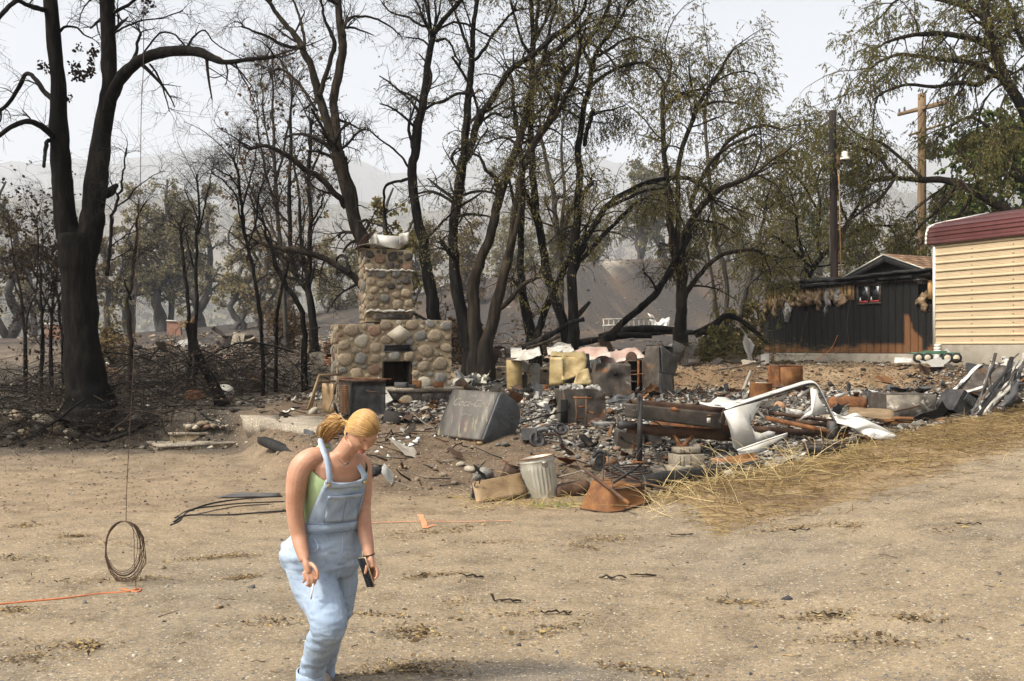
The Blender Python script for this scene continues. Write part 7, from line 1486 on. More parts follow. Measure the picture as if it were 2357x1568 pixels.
m = MB(); lathe(m,[(.015,-.05),(.02,-.02),(.09,-.02),(.105,-.035),(.112,-.03),(.112,.03),(.105,.035),(.09,.02),(.02,.02),(.015,.05)],24,(0,0,0),'x'); wl_ = m.build('wheel','steel_grey',wb,True); wl_.location = P(1376,1064,12.35)-Vector(wb.location); wl_.rotation_euler = (0,.12,-.75)
m = MB(); aa = np.linspace(-.2,2.6,18); m.tube([(0,math.cos(q)*.125,math.sin(q)*.125) for q in aa],np.r_[.01,np.random.default_rng(4).uniform(.018,.03,16),.01],7); m.build('burnt_tyre','black_rubber',wl_,True)
def timber(label,a,b,w,h,matn='char_wood',seed=0):
    A_ = np.array(P(*a)); B_ = np.array(P(*b)); n = 12; rg_ = np.random.default_rng(seed); t = norm(B_-A_); x = norm(np.cross(t,(0,0,1))); y = np.cross(x,t); rings = []
    for k in np.linspace(0,1,n):
        q = A_+(B_-A_)*k; e = .8 if k in (0,1) else 1; rings.append([q+x*sx*w/2*e*rg_.uniform(.85,1.08)+y*sy*h/2*e*rg_.uniform(.85,1.08)-A_ for sx,sy in ((-1,-1),(0,-1),(1,-1),(1,0),(1,1),(0,1),(-1,1),(-1,0))])
    m = MB(); m.loft(np.array(rings)); o = m.build('charred_timber',matn,None); o.location = A_; return tag(o,label,'timber')
timber('heavy charred timber left of the wheelbarrow tray',(1276,1136,12.7),(1352,1122,12.9),.2,.2,'rust_brown',1); timber('long charred timber behind the wheelbarrow handles',(1480,1108,12.6),(1790,1070,13.9),.2,.17,seed=2); timber('charred beam lying on the dirt slope left of the metal drawer',(965,1082,14.6),(1052,1072,14.9),.12,.09,seed=3); timber('thin charred board before the soda cooler',(880,1068,15.0),(960,1060,15.2),.08,.05,seed=4); timber('charred beam half buried left of the woman',(600,1012,16.5),(690,1050,15.2),.16,.12,seed=5); timber('burnt board end behind the woman',(852,1100,13.8),(880,1090,14.0),.2,.22,seed=6)
timber('tan plank lying on the dirt slope',(905,1062,15.1),(1000,1055,15.3),.09,.02,'wood_stud',7); timber('bent tan board right of the tan plank',(1000,1056,15.2),(1040,1070,14.9),.07,.02,'wood_stud',8); timber('upright white stick on the dirt slope',(977,1035,15.6),(977,1000,15.6),.05,.03,'white_dirty',9); timber('grey board standing in the ash left of the iron stand',(1338,1002,15.2),(1362,1026,14.7),.1,.05,'bark_brown',10)
for k in range(7):
    y0 = 1072+k*5; cable('iron_bar',[P(1400+random.uniform(-8,8),y0+4,13.6-.09*k),P(1440,y0-2,13.7-.09*k),P(1490+random.uniform(-10,20),y0-6+random.uniform(-4,4),13.9-.09*k)],.014,('steel_dark','rust_brown')[k % 2],'thin iron bar in the bundle behind the wheelbarrow','iron bar',8,'iron bars bundled behind the wheelbarrow')
cable('cast_wheel',[P(1520+14*math.cos(q),1096+8*math.sin(q),13.1) for q in np.linspace(0,6.28,14)],.025,'steel_grey','grey caster wheel lying by the hollow block','wheel',24)
# glass shards
gl = np.random.default_rng(8)
for k,(vx,vy,w) in enumerate(((905,1025,16),(918,1030,14),(925,1042,22),(938,1025,18),(946,1038,20),(955,1030,16),(962,1026,12),(880,1040,12),(893,1060,14),(868,1048,10),(930,1050,14),(1000,1012,10))):
    p = hit(vx,vy); r = w*PX(p.y)/2; q = [(math.cos(t)*r*gl.uniform(.4,1.2),math.sin(t)*r*gl.uniform(.4,1.2),0) for t in np.sort(gl.uniform(0,6.28,6))]; m = MB(); m.prism(q,(0,0,1),.006); o = m.build('glass_shard','glass_shard'); o.location = (p.x,p.y,p.z+.05); o.rotation_euler = (gl.uniform(.5,1.2),gl.uniform(-.4,.4),0); tag(o,'jagged pale glass shard on the dirt slope behind the woman','glass shard','glass shards on the dirt slope')
# ------------------------------------------------------------------ wire, cords, paint
cable('hanging_wire',[P(331,-40,7.9),P(330,150,7.9),P(325,260,7.9),P(323,420,7.9),P(318,560,7.9),P(312,700,7.9),P(306,860,7.9),P(298,1000,7.9),P(292,1120,7.9),P(290,1199,7.9)],.003,'dark_wire','thin wire hanging straight down from the charred limb','wire',40)
wc = thing('wire_coil','loose loop of rusty wire strands hanging above the driveway','wire coil',tuple(P(286,1330,7.9))); rgc = np.random.default_rng(2)
for k in range(13):
    wv = rgc.uniform(-1,1); pts = []
    for q in np.linspace(0,2*np.pi,30):
        sx = math.sin(q); x = 285+sx*(44+6*wv)*(.95+.06*rgc.normal()*.5)+5*wv; y = 1200+(1-math.cos(q))*.5*(128+16*wv); pts.append(P(x,y,7.9+.15*wv*math.sin(q/2)))
    m = MB(); m.tube(pts,.0026,5,False); m.build('strand','dark_wire',wc,True,True)
m = MB(); m.tube(smooth_path([P(290,1199,7.9),P(307,1222,7.9),P(309,1290,7.87),P(312,1340,7.84),P(314,1358,7.8)],16),.003,5); m.build('tail','dark_wire',wc,True,True)
def on_ground(pts,lift=.012):return [Vector((q.x,q.y,hz(q.x,q.y)+lift)) for q in (hit(*p) for p in pts)]
cable('extension_cable',on_ground([(-60,1402),(60,1392),(150,1384),(230,1372),(290,1366),(322,1360),(316,1366),(278,1362)]),.0075,'orange_cord','faded orange cord lying on the driveway at the left','cord',40)
cable('black_cable',on_ground([(400,1206),(430,1192),(520,1188),(600,1183),(690,1178)],.012),.011,'black_rubber','thick black cable stretched across the dirt behind the woman'); cable('black_cable',on_ground([(402,1198),(440,1176),(500,1168),(560,1162),(655,1158)],.010),.008,'black_rubber','thinner black cable curving above the thick one'); cable('black_cable',on_ground([(392,1215),(412,1204),(436,1180),(500,1160),(590,1150),(650,1146)],.010),.009,'black_rubber','black cable with its cut end nearest the hanging wire'); cable('black_cable',on_ground([(405,1196),(450,1188),(540,1170),(620,1164)],.008),.006,'black_rubber','short thin black cable among the bundle on the dirt')
o = quad_panel('dark_sheet','steel_grey',[hit(495,1150)+Vector((0,0,.012)),hit(640,1146)+Vector((0,0,.012)),hit(645,1140)+Vector((0,0,.02)),hit(540,1140)+Vector((0,0,.02))],.006,None,8,.015,3); tag(o,'flat grey metal strip lying on the dirt beyond the cables','sheet metal')
def paint(label,pts,w):
    p = smooth_path(on_ground(pts,.0),30); z = height(p[:,0],p[:,1])+.017; p[:,2] = z; t = norm(np.gradient(p,axis=0)); s = norm(np.c_[-t[:,1],t[:,0],np.zeros(30)]); ww = w*(1+.3*np.random.default_rng(1).normal(size=30))[:,None]
    V = np.r_[p-s*ww,p+s*ww]; f = np.array([(i,i+1,31+i,30+i) for i in range(29)]); o = link('paint_mark',mesh_np('paint_mark',V,[f],False,None,['orange_paint'])); tag(o,label,'paint mark')
paint('orange arrow stroke sprayed on the driveway right of the woman',[(967,1189),(975,1205),(978,1218),(985,1216),(1000,1212)],.028); paint('faint orange line sprayed across the driveway',[(850,1208),(920,1205),(1000,1203),(1100,1202),(1180,1203)],.010)
# ------------------------------------------------------------------ masses nobody could count
def chunk_mass(name,label,cat,xy,size,cols,rng,flat=.6,sunk=.25,matn='chunks',stack=0.):
    """many little angular pieces, each an irregular eight-sided lump"""
    n = len(xy); z = height(xy[:,0],xy[:,1])+rng.uniform(0,1,n)*stack; base = np.array([(1,0,0),(0,1,0),(-1,0,0),(0,-1,0),(0,0,1),(0,0,-1)],float); F8 = np.array([(0,1,4),(1,2,4),(2,3,4),(3,0,4),(1,0,5),(2,1,5),(3,2,5),(0,3,5)])
    s = rng.lognormal(math.log(size),.45,(n,1,1)); sh = np.stack([rng.uniform(.6,1.5,n),rng.uniform(.5,1.1,n),flat*rng.uniform(.5,1.3,n)],1)[:,None,:]
    V = base[None]*sh*s*(1+rng.uniform(-.3,.3,(n,6,3)))+rng.uniform(-.2,.2,(n,6,3))*s
    a = rng.uniform(0,6.28,n); ti = rng.normal(0,.35,n); ca,sa = np.cos(a),np.sin(a); ct,st = np.cos(ti),np.sin(ti)
    x,y,zz_ = V[...,0],V[...,1],V[...,2]; y2 = y*ct[:,None]-zz_*st[:,None]; z2 = y*st[:,None]+zz_*ct[:,None]
    V = np.stack([x*ca[:,None]-y2*sa[:,None],x*sa[:,None]+y2*ca[:,None],z2],-1)+np.c_[xy,z][:,None,:]+np.array([0,0,1])*(s*flat*(.5-sunk))
    cols = np.asarray(cols); c = cols[rng.integers(0,len(cols),n)]*rng.uniform(.7,1.25,(n,1)); f = (F8[None]+(np.arange(n)*6)[:,None,None]).reshape(-1,3)
    return stuff(link(name,mesh_np(name,V.reshape(-1,3),[f],False,np.repeat(c,6,0),[matn])),label,cat)
def scatter(n,x0,x1,y0,y1,keep,rng,persp=True):
    y = (rng.uniform(0,1,n*4)**1.0)*(y1-y0)+y0; x = rng.uniform(x0,x1,n*4); k = keep(x,y) > rng.uniform(0,1,n*4); xy = np.c_[x,y][k]; return xy[:n]
rg = np.random.default_rng(55)
def padmask(x,y):return ss(-.2,.8,x-edge_x(y))*ss(12.3,13.4,y)*ss(27,26,y)*ss(.1,-.4,berm_s(x,y))
def ashmask(x,y):P2 = np.c_[x,y]; return padmask(x,y)*ss(-.6,.2,fbm(P2,1.4,6,4)+.5*fbm(P2,.35,5,4)+(x-.6)*.4+(y-16)*.25)
ASHC = [(.34,.32,.28),(.22,.20,.175),(.44,.42,.375),(.14,.125,.105),(.07,.062,.054),(.022,.020,.018),(.26,.215,.155),(.035,.03,.027)]
chunk_mass('ash_rubble','pale flakes of ash and plaster covering the burnt floor','rubble',scatter(46000,-6,14,12.4,27,ashmask,rg),.026,ASHC,rg,.5,.2,stack=.03)
chunk_mass('ash_rubble','larger lumps of ash and broken plaster on the burnt floor','rubble',scatter(2600,-6,14,13,27,ashmask,rg),.062,ASHC+[(.16,.09,.05),(.28,.17,.10)],rg,.45,.15,stack=.05)
DIRT = [(.13,.095,.062),(.19,.145,.10),(.08,.06,.042),(.04,.034,.03),(.25,.20,.14),(.34,.30,.24)]
chunk_mass('dirt_clods','clods and pebbles on the dirt slope and yard','rubble',scatter(14000,-10,4,11.5,19,lambda x,y:.25+.75*padmask(x,y),rg),.0105,DIRT,rg,.6,.35)
chunk_mass('dirt_clods','clods and stones in the brown dirt bank','rubble',scatter(9000,2,16,25.0,30.5,lambda x,y:ss(.02,.1,terrace(x,y,np.zeros_like(x)))*1.,rg),.024,[(.15,.098,.056),(.10,.067,.038),(.20,.145,.088),(.25,.195,.13)],rg,.6,.3)
chunk_mass('charred_bits','black bits and leaf litter under the burnt trees','rubble',scatter(9000,-13,12,18.5,45,lambda x,y:1-padmask(x,y),rg),.05,[(.02,.018,.016),(.05,.042,.034),(.13,.10,.07),(.30,.27,.22),(.07,.045,.03)],rg,.4,.2)
chunk_mass('pale_flecks','pale leaf flecks scattered over the burnt slope','litter',scatter(5000,-40,110,60,215,lambda x,y:np.ones_like(x),rg),.16,[(.22,.16,.10),(.30,.24,.16),(.12,.08,.05)],rg,.3,.0)
GRV = [(.09,.09,.095),(.38,.34,.26),(.16,.15,.14),(.27,.22,.15),(.06,.06,.065),(.48,.44,.36),(.20,.13,.07)]
def near(x,y):return np.clip((6.5/np.maximum(y,4.8))**2,0,1)*ss(.2,.8,drive_mask(x,y))
chunk_mass('gravel','tiny loose gravel bedded in the worn driveway','gravel',scatter(26000,-7,8,4.8,12,near,rg),.0052,GRV,rg,.7,.35)
chunk_mass('gravel','scattered larger pebbles on the driveway','gravel',scatter(1500,-8,9,5,14,near,rg),.011,GRV,rg,.7,.3)
# splinters, nails and laths in the ash
def stick_mass(name,label,cat,xy,L,r,cols,rng,rise=.15,matn='chunks',sides=4,bend=.1,up=.02):
    n = len(xy); z = height(xy[:,0],xy[:,1])+up; a = rng.uniform(0,6.28,n); e = rng.normal(0,rise,n); l = rng.lognormal(math.log(L),.5,n)
    d = np.c_[np.cos(a)*np.cos(e),np.sin(a)*np.cos(e),np.abs(np.sin(e))]; p0 = np.c_[xy,z]; K = 4; Pn = p0[:,None,:]+d[:,None,:]*l[:,None,None]*np.linspace(0,1,K)[None,:,None]
    Pn = Pn+rng.normal(0,1,(n,K,3))*(bend*l)[:,None,None]*np.array([1,1,.4])*np.linspace(0,1,K)[None,:,None]; Rn = np.repeat(rng.uniform(.5,1.4,n)[:,None]*r,K,1)*np.linspace(1,.6,K)[None]
    V,Q = tubes_np(Pn,Rn,sides); cols = np.asarray(cols); c = cols[rng.integers(0,len(cols),n)]*rng.uniform(.7,1.3,(n,1)); return stuff(link(name,mesh_np(name,V,[Q],False,np.repeat(c,K*sides,0),[matn])),label,cat)
stick_mass('charred_laths','charred laths, rods and splinters strewn through the ash','debris',scatter(900,-5,13,13,27,padmask,rg),.38,.012,[(.012,.011,.010),(.035,.03,.026),(.08,.045,.025),(.22,.19,.15),(.14,.12,.10)],rg,.18)
# bent scraps
def scrap_mass(name,label,xy,L,cols,rng):
    n = len(xy); z = height(xy[:,0],xy[:,1])+.02; k = 5; i,j = np.meshgrid(np.linspace(-.5,.5,k),np.linspace(-.5,.5,k)); g = np.c_[i.ravel(),j.ravel()]; l = rng.lognormal(math.log(L),.45,n)
    V = np.empty((n,k*k,3));
    for q in range(n):
        f = fbm(g*2.5+rng.uniform(0,50,2),1.,3,2); v = np.c_[g*np.array([1,rng.uniform(.3,.8)]),np.abs(f)*.35]*l[q]; v = v @ rotm(rng.normal(0,.6),rng.normal(0,.6),rng.uniform(0,6.3)).T; V[q] = v+np.array([*xy[q],z[q]+max(0,-v[:,2].min())*.8])
    f = grid_faces(k,k); F_ = (f[None]+(np.arange(n)*k*k)[:,None,None]).reshape(-1,4); cols = np.asarray(cols); c = cols[rng.integers(0,len(cols),n)]*rng.uniform(.7,1.3,(n,1)); return stuff(link(name,mesh_np(name,V.reshape(-1,3),[F_],False,np.repeat(c,k*k,0),['chunks'])),label,'scrap')
scrap_mass('metal_scraps','small bent scraps of sheet metal strewn through the ash',scatter(420,-5,13,13.2,27,padmask,rg),.20,[(.05,.05,.05),(.12,.12,.12),(.13,.06,.03),(.20,.10,.045),(.50,.48,.43),(.30,.27,.22),(.08,.05,.035)],rg)
scrap_mass('metal_scraps','pale scraps and panels strewn on the terrace under the trees',scatter(240,-12,14,26.5,46,lambda x,y:np.ones_like(x)*(~((x > 8) & (y > 27))),rg),.42,[(.42,.40,.36),(.30,.26,.20),(.36,.26,.20),(.10,.08,.07),(.16,.10,.06)],rg)
# dry grass bank
def grassmask(x,y):s = berm_s(x,y); return np.exp(-((s-.5)/.95)**2)*(.45+.55*ss(-.2,.25,fbm(np.c_[x,y],1.3,88,3)))*ss(1.6,2.4,x)*ss(26,22,y)
STRAW = [(.34,.25,.115),(.27,.185,.08),(.42,.32,.16),(.19,.12,.056),(.23,.155,.07),(.12,.078,.04),(.15,.10,.05)]
def blades(name,label,xy,L,rng,lie=.85,cols=STRAW,w=.0028,hgt=.0):
    n = len(xy); z = height(xy[:,0],xy[:,1])+.004; a = rng.uniform(0,6.28,n); l = rng.lognormal(math.log(L),.4,n); el = np.where(rng.random(n) < lie,rng.uniform(.03,.35,n),rng.uniform(.5,1.4,n)); K = 5; t = np.linspace(0,1,K)
    d = np.c_[np.cos(a),np.sin(a)]; hor = l[:,None]*np.cos(el)[:,None]*t; ver = l[:,None]*(np.sin(el)[:,None]*t-.45*np.sin(el)[:,None]*t**2.2); bow = rng.normal(0,.18,n)[:,None]*l[:,None]*t**2; per = np.c_[-d[:,1],d[:,0]]
    Pn = np.stack([xy[:,0:1]+d[:,0:1]*hor+per[:,0:1]*bow,xy[:,1:2]+d[:,1:2]*hor+per[:,1:2]*bow,z[:,None]+ver+hgt*rng.random(n)[:,None]],-1)
    gz_ = height(Pn[...,0].ravel(),Pn[...,1].ravel(),False).reshape(n,K)+.004; Pn[...,2] = np.maximum(Pn[...,2],gz_); Rn = np.repeat(rng.uniform(.6,1.5,n)[:,None]*w,K,1)*np.linspace(1,.35,K)[None]
    V,Q = tubes_np(Pn,Rn,3); cols = np.asarray(cols); c = cols[rng.integers(0,len(cols),n)]*rng.uniform(.75,1.25,(n,1)); return stuff(link(name,mesh_np(name,V,[Q],False,np.repeat(c,K*3,0),['straw'])),label,'grass')
blades('dry_grass','matted dry straw covering the bank along the driveway',scatter(26000,1.2,14,9.5,24,grassmask,rg),.17,rg,.9,w=.0032)
blades('dry_grass','long pale dry stalks sprawling by the wheelbarrow',scatter(330,1.5,5.2,10.8,14.4,lambda x,y:np.exp(-((berm_s(x,y)-.1)/.6)**2),rg),.5,rg,.5,[(.56,.44,.21),(.48,.36,.16),(.62,.50,.27)],.0036)
blades('dry_grass','dry stalks and weeds at the foot of the metal drawer',scatter(260,-.7,1.9,11.7,12.7,lambda x,y:np.ones_like(x),rg),.3,rg,.75,[(.52,.40,.19),(.42,.30,.13)],.003)
blades('green_weeds','few green grass tufts before the trash can',scatter(120,.2,1.0,11.75,12.15,lambda x,y:np.ones_like(x),rg),.07,rg,.2,[(.16,.24,.05),(.22,.28,.07)],.003)
# leaf litter in little drifts on the driveway
def drifts(n,rng):
    out = []
    cs = [hit(*q) for q in ((950,1452),(960,1460),(900,1540),(1000,1535),(930,1555),(1380,1245),(1350,1262),(1420,1238),(560,1330),(470,1288),(530,1282),(100,1500),(200,1492),(60,1520),(20,1410),(170,1240),(60,1215),(1830,1220),(1870,1215),(1960,1217),(2190,1218),(2290,1160),(1960,1478),(2080,1490),(1470,1545),(1280,1450),(1210,1420),(990,1330),(1050,1390),(1700,1395),(2100,1430),(880,1420),(620,1440),(300,1340),(120,1340),(30,1290),(940,1240),(1000,1226),(1080,1215),(1900,1420),(1130,1250),(720,1360),(250,1255))]
    for c in cs:
        k = int(n/len(cs)*rng.uniform(.4,1.6)); a = rng.normal(0,.35); sx,sy = rng.uniform(.08,.30),rng.uniform(.03,.09); q = rng.normal(0,1,(k,2))*np.array([sx,sy]); out.append(np.c_[c.x+q[:,0]*math.cos(a)-q[:,1]*math.sin(a),c.y+q[:,0]*math.sin(a)+q[:,1]*math.cos(a)])
    out.append(scatter(900,-8,9,5,13,lambda x,y:np.ones_like(x),rng)); return np.concatenate(out)
def litter(name,label,xy,size,cols,rng):
    n = len(xy); z = height(xy[:,0],xy[:,1])+.009; d = norm(np.c_[rng.normal(size=(n,2)),rng.normal(0,.18,n)]); s = norm(np.cross(d,np.c_[rng.normal(0,.4,(n,2)),np.ones(n)])); L = rng.lognormal(math.log(size),.4,(n,1)); w = L*rng.uniform(.12,.3,(n,1)); a = np.c_[xy,z+rng.uniform(0,.012,n)]
    up = np.c_[np.zeros((n,2)),L[:,0]*.10]; V = np.stack([a,a+d*L*.5+s*w+up,a+d*L,a+d*L*.5-s*w+up],1).reshape(-1,3); V[:,2] = np.maximum(V[:,2],np.repeat(z,4)-.001); cols = np.asarray(cols); c = cols[rng.integers(0,len(cols),n)]*rng.uniform(.7,1.3,(n,1)); return stuff(link(name,mesh_np(name,V,[np.arange(n*4).reshape(n,4)],False,np.repeat(c,4,0),['straw'])),label,'litter')
litter('leaf_litter','little drifts of brown dead leaves and bark on the driveway',drifts(7000,rg),.022,[(.16,.10,.05),(.11,.07,.04),(.24,.17,.08),(.34,.25,.11),(.07,.055,.04)],rg)
stick_mass('twig_litter','dry twigs and curled bark strips on the driveway','litter',scatter(420,-8,9,5,13,lambda x,y:np.ones_like(x),rg),.06,.0032,[(.10,.07,.045),(.06,.045,.035),(.36,.27,.13),(.20,.14,.08)],rg,.08,bend=.14,up=.014)
for k,(vx,vy) in enumerate(((1905,1420),(1480,1332),(1085,1336),(1165,1392),(1410,1338),(1280,1418),(1570,1240),(2230,1212),(1840,1228))):
    p = hit(vx,vy); m = MB(); rg2 = np.random.default_rng(k); n = 9; q = np.c_[np.linspace(-.11,.11,n),rg2.normal(0,.012,n),.018+np.abs(rg2.normal(0,.012,n))]; m.tube(q,rg2.uniform(.006,.018,n),6,flat=.5); o = m.build('bark_curl','bark_brown'); o.location = p; o.rotation_euler.z = rg2.normal(0,.3); tag(o,'curled dark strip of bark lying on the driveway','bark','curled bark strips on the driveway')
# heaps of burnt branches
def brush(name,label,spots,n,L,rng,hmax,cols=((.010,.009,.008),(.022,.018,.015),(.045,.034,.025))):
    idx = rng.integers(0,len(spots),n); c = np.array([[s[0],s[1]] for s in spots])[idx]; sp = np.array([s[2] for s in spots])[idx][:,None]; xy = c+rng.normal(0,1,(n,2))*sp*np.array([1.,.55]); z = height(xy[:,0],xy[:,1]); a = rng.uniform(0,6.28,n); l = rng.lognormal(math.log(L),.4,n); K = 8; t = np.linspace(0,1,K); h0 = rng.uniform(0,hmax,n)**1.3
    d = np.c_[np.cos(a),np.sin(a)*.7]; arch = rng.uniform(-.12,.5,n)*l*.5; bow = rng.normal(0,.22,n)*l; per = np.c_[-d[:,1],d[:,0]]
    X = xy[:,None,:]+d[:,None,:]*(l[:,None]*(t-.5))[...,None]+per[:,None,:]*(bow[:,None]*t**2)[...,None]; Zc = z[:,None]+h0[:,None]+arch[:,None]*np.sin(t*np.pi)+rng.normal(0,.2,n)[:,None]*l[:,None]*(t-.5); gz_ = height(X[...,0].ravel(),X[...,1].ravel(),False).reshape(n,K)+.01
    Pn = np.dstack([X,np.maximum(Zc,gz_)]); Pn += rng.normal(0,.012,Pn.shape); Rn = (rng.lognormal(math.log(.007),.55,n)[:,None])*np.linspace(1,.35,K)[None]
    B2,R2 = sprout(Pn,Rn,5,rng,.2,1.,(L*.2,L*.5),.8,.1,.25,.1,5,.55,.0025); B3,R3 = sprout(B2,R2,2,rng,.3,1.,(L*.08,L*.22),.8,.1,.3,0,4,.6,.002)
    V = []; Q = []; C_ = []; off = 0; cols = np.asarray(cols)
    for A_,R_,sd in ((Pn,Rn,5),(B2,R2,3),(B3,R3,3)):
        v,q = tubes_np(A_,R_,sd); V.append(v); Q.append(q+off); off += len(v); C_.append(np.repeat(cols[rng.integers(0,len(cols),len(A_))]*rng.uniform(.7,1.4,(len(A_),1)),A_.shape[1]*sd,0))
    pt,dr = leaf_points(B3,1,rng); pt = pt[::3]; dr = dr[::3]; v,q,c3 = leaves_np(pt,dr,rng,(.03,.07),.4,.4,((.05,.035,.022),(.09,.065,.04),(.16,.12,.07)))
    V.append(v); Q.append(q+off); C_.append(c3)
    return stuff(link(name,mesh_np(name,np.concatenate(V),[np.concatenate(Q)],False,np.concatenate(C_),['chunks'])),label,'branches')
def sp(*a):return [(hit(x,y).x,hit(x,y).y,s) for x,y,s in a]
brush('burnt_branches','tangle of burnt branches at the left edge below the huge tree',sp((20,985,.9),(80,965,.8),(140,985,.8),(60,930,.9),(30,900,1.0),(130,920,.7),(230,1010,.7),(300,985,.7)),420,1.3,np.random.default_rng(61),.55)
brush('burnt_branches','big dark heap of burnt branches between the huge tree and the fireplace',sp((320,930,.9),(380,910,1.0),(450,900,1.0),(530,900,1.0),(600,905,1.0),(660,900,.9),(420,940,.7),(300,890,1.0),(560,880,1.1)),560,1.5,np.random.default_rng(62),.95)
brush('burnt_branches','thin dark brush piled at the foot of the middle trunks',sp((1060,830,1.0),(1010,835,.8),(1110,825,.8)),120,1.3,np.random.default_rng(63),.9)
brush('green_brush','fallen leafy branches heaped left of the charred house',[((vx-CX)/F*31,31.0,1.1) for vx in (1640,1690,1740,1590)],130,1.4,np.random.default_rng(64),.7,((.05,.045,.02),(.09,.075,.03),(.12,.10,.04)))
log('long curved black branch lying before the rock bank',[(200,1000,18.6),(235,1015,18.5),(280,1003,18.5),(318,985,18.6),(336,976,18.7)],18.6,.03,.05,seed=21)
# ------------------------------------------------------------------ the woman
PD = 5.42; PM = F/PD
def W(vx,vy,dy=0.):return np.array(P(vx,vy,PD+dy))
mat('skin',[(.40,.205,.125),(.47,.25,.16),(.53,.30,.20)],scale=9,rough=.5,bump=.06,bscale=120,spec=.35,spots=[((.36,.165,.10),70,.64,.06)],con=(.35,.65))
MAT['skin'].node_tree.nodes['Principled BSDF'].inputs['Subsurface Weight'].default_value = .12; MAT['skin'].node_tree.nodes['Principled BSDF'].inputs['Subsurface Radius'].default_value = (.02,.008,.004)
mat('denim',[(.25,.325,.435),(.335,.415,.525),(.43,.51,.61)],scale=7,rough=.95,bump=.35,bscale=260,spec=.12,con=(.3,.7),spots=[((.50,.575,.66),3.2,.60,.14),((.215,.285,.39),26,.62,.10,(1,1,.5))])
mat('denim_dark',[(.16,.22,.31),(.22,.29,.39)],scale=30,rough=.95,bump=.2,spec=.1)
mat('denim_light',[(.34,.41,.51),(.43,.50,.59)],scale=30,rough=.95,bump=.3,bscale=200,spec=.1)
mat('green_cotton',[(.34,.45,.235),(.42,.53,.30)],scale=9,rough=.95,bump=.15,bscale=200,spec=.1)
mat('hair',[(.24,.13,.045),(.44,.27,.105),(.60,.42,.20)],scale=5,rough=.42,bump=0,spec=.45,attr='MULTIPLY')
mat('lip',[(.42,.14,.12),(.48,.18,.15)],scale=20,rough=.45,bump=0); mat('lash',[(.035,.022,.015),(.06,.04,.025)],scale=9,bump=0); mat('brass',[(.45,.33,.16),(.55,.42,.24)],scale=9,metal=.7,rough=.35,bump=0)
mat('phone_glass',[(.008,.008,.009),(.014,.014,.015)],scale=4,rough=.12,bump=0,spec=.6); mat('gold_edge',[(.42,.29,.17),(.5,.36,.22)],scale=5,metal=.6,rough=.35,bump=0); mat('paper_white',[(.72,.70,.66),(.80,.78,.74)],scale=20,bump=0); mat('leather',[(.05,.03,.02),(.09,.055,.035)],scale=20,bump=.2); mat('canvas_shoe',[(.05,.045,.04),(.09,.08,.07)],scale=20,bump=.2)
foot0 = W(715,1592,0); woman = thing('person','blonde woman in pale denim overalls and green top walking with head bowed','person',(float(foot0[0]),PD,0.0)); WO = np.array(woman.location)
YAW = R(35); fh = np.array([math.sin(YAW),-math.cos(YAW),0]); rh = np.array([fh[1],-fh[0],0])      # facing, and her right hand side
def ering(c,a,b,n=28,up=None,f=fh,r=rh,p=2.2):
    q = np.arange(n)*2*np.pi/n; cs,sn = np.cos(q),np.sin(q); e = 2/p
    return np.array(c)+np.outer(np.sign(sn)*np.abs(sn)**e*a,r)+np.outer(np.sign(cs)*np.abs(cs)**e*b,f)
def remesh(mb,voxel,smooth_it,name,matn,parent,disp=None):
    me = mb.data(name,matn); o = bpy.data.objects.new(name,me); COL.objects.link(o)
    md_ = o.modifiers.new('r','REMESH'); md_.mode = 'VOXEL'; md_.voxel_size = voxel; md_.use_smooth_shade = True
    sm = o.modifiers.new('s','SMOOTH'); sm.factor = .5; sm.iterations = smooth_it
    dg = bpy.context.evaluated_depsgraph_get(); ev = bpy.data.meshes.new_from_object(o.evaluated_get(dg)); bpy.data.objects.remove(o)
    n = len(ev.vertices); co = np.empty(n*3,np.float32); ev.vertices.foreach_get('co',co); co = co.reshape(-1,3).astype(float)
    if disp is not None:
        no = np.empty(n*3,np.float32); ev.vertices.foreach_get('normal',no); co = co+no.reshape(-1,3)*disp(co)[:,None]
    ev.vertices.foreach_set('co',(co-WO).ravel().astype(np.float32)); ev.polygons.foreach_set('use_smooth',np.ones(len(ev.polygons),bool)); ev.materials.clear(); ev.materials.append(MAT[matn]); ev.name = name; ev.update()
    return link(name,ev,parent)
def limb(m,pts,rads,n=20,sides=16,flat=1.):
    p,r = smooth_path(pts,n,rads); m.tube(p,r,sides,True,flat=flat)
# torso rings, hip to neck: centre, half width, half depth
TOR = [(W(742,1300,.05),.195,.16),(W(740,1270,.04),.205,.165),(W(748,1232,.02),.172,.138),(W(757,1202,-.01),.148,.118),(W(762,1165,-.04),.150,.118),(W(769,1125,-.07),.158,.128),(W(774,1095,-.09),.165,.120),(W(778,1070,-.11),.160,.098),(W(782,1052,-.12),.130,.075),(W(787,1040,-.13),.075,.06)]
body = MB(); body.loft(np.array([ering(c,a*.97,b*.97) for c,a,b in TOR[2:]]))
for s,cx in ((1,-.055),(-1,.055)):body.add(*(lambda V,T:(V,[],T))(*(lambda me:(np.array([v.co[:] for v in me.vertices])*np.array([.062,.05,.055])+W(774,1110,-.09)+fh*.088+rh*s*.075,[tuple(p.vertices) for p in me.polygons]))(ROCKS[0]))) if False else None
limb(body,[W(783,1062,-.11),W(796,1040,-.15),W(812,1016,-.17)],[.068,.054,.055])
limb(body,[W(745,1050,-.16),W(716,1056,-.20),W(694,1074,-.21),W(684,1105,-.21),W(680,1150,-.20),W(680,1185,-.19),W(687,1230,-.19),W(694,1262,-.22),W(702,1290,-.25)],[.05,.058,.060,.058,.050,.046,.041,.037,.027],34)
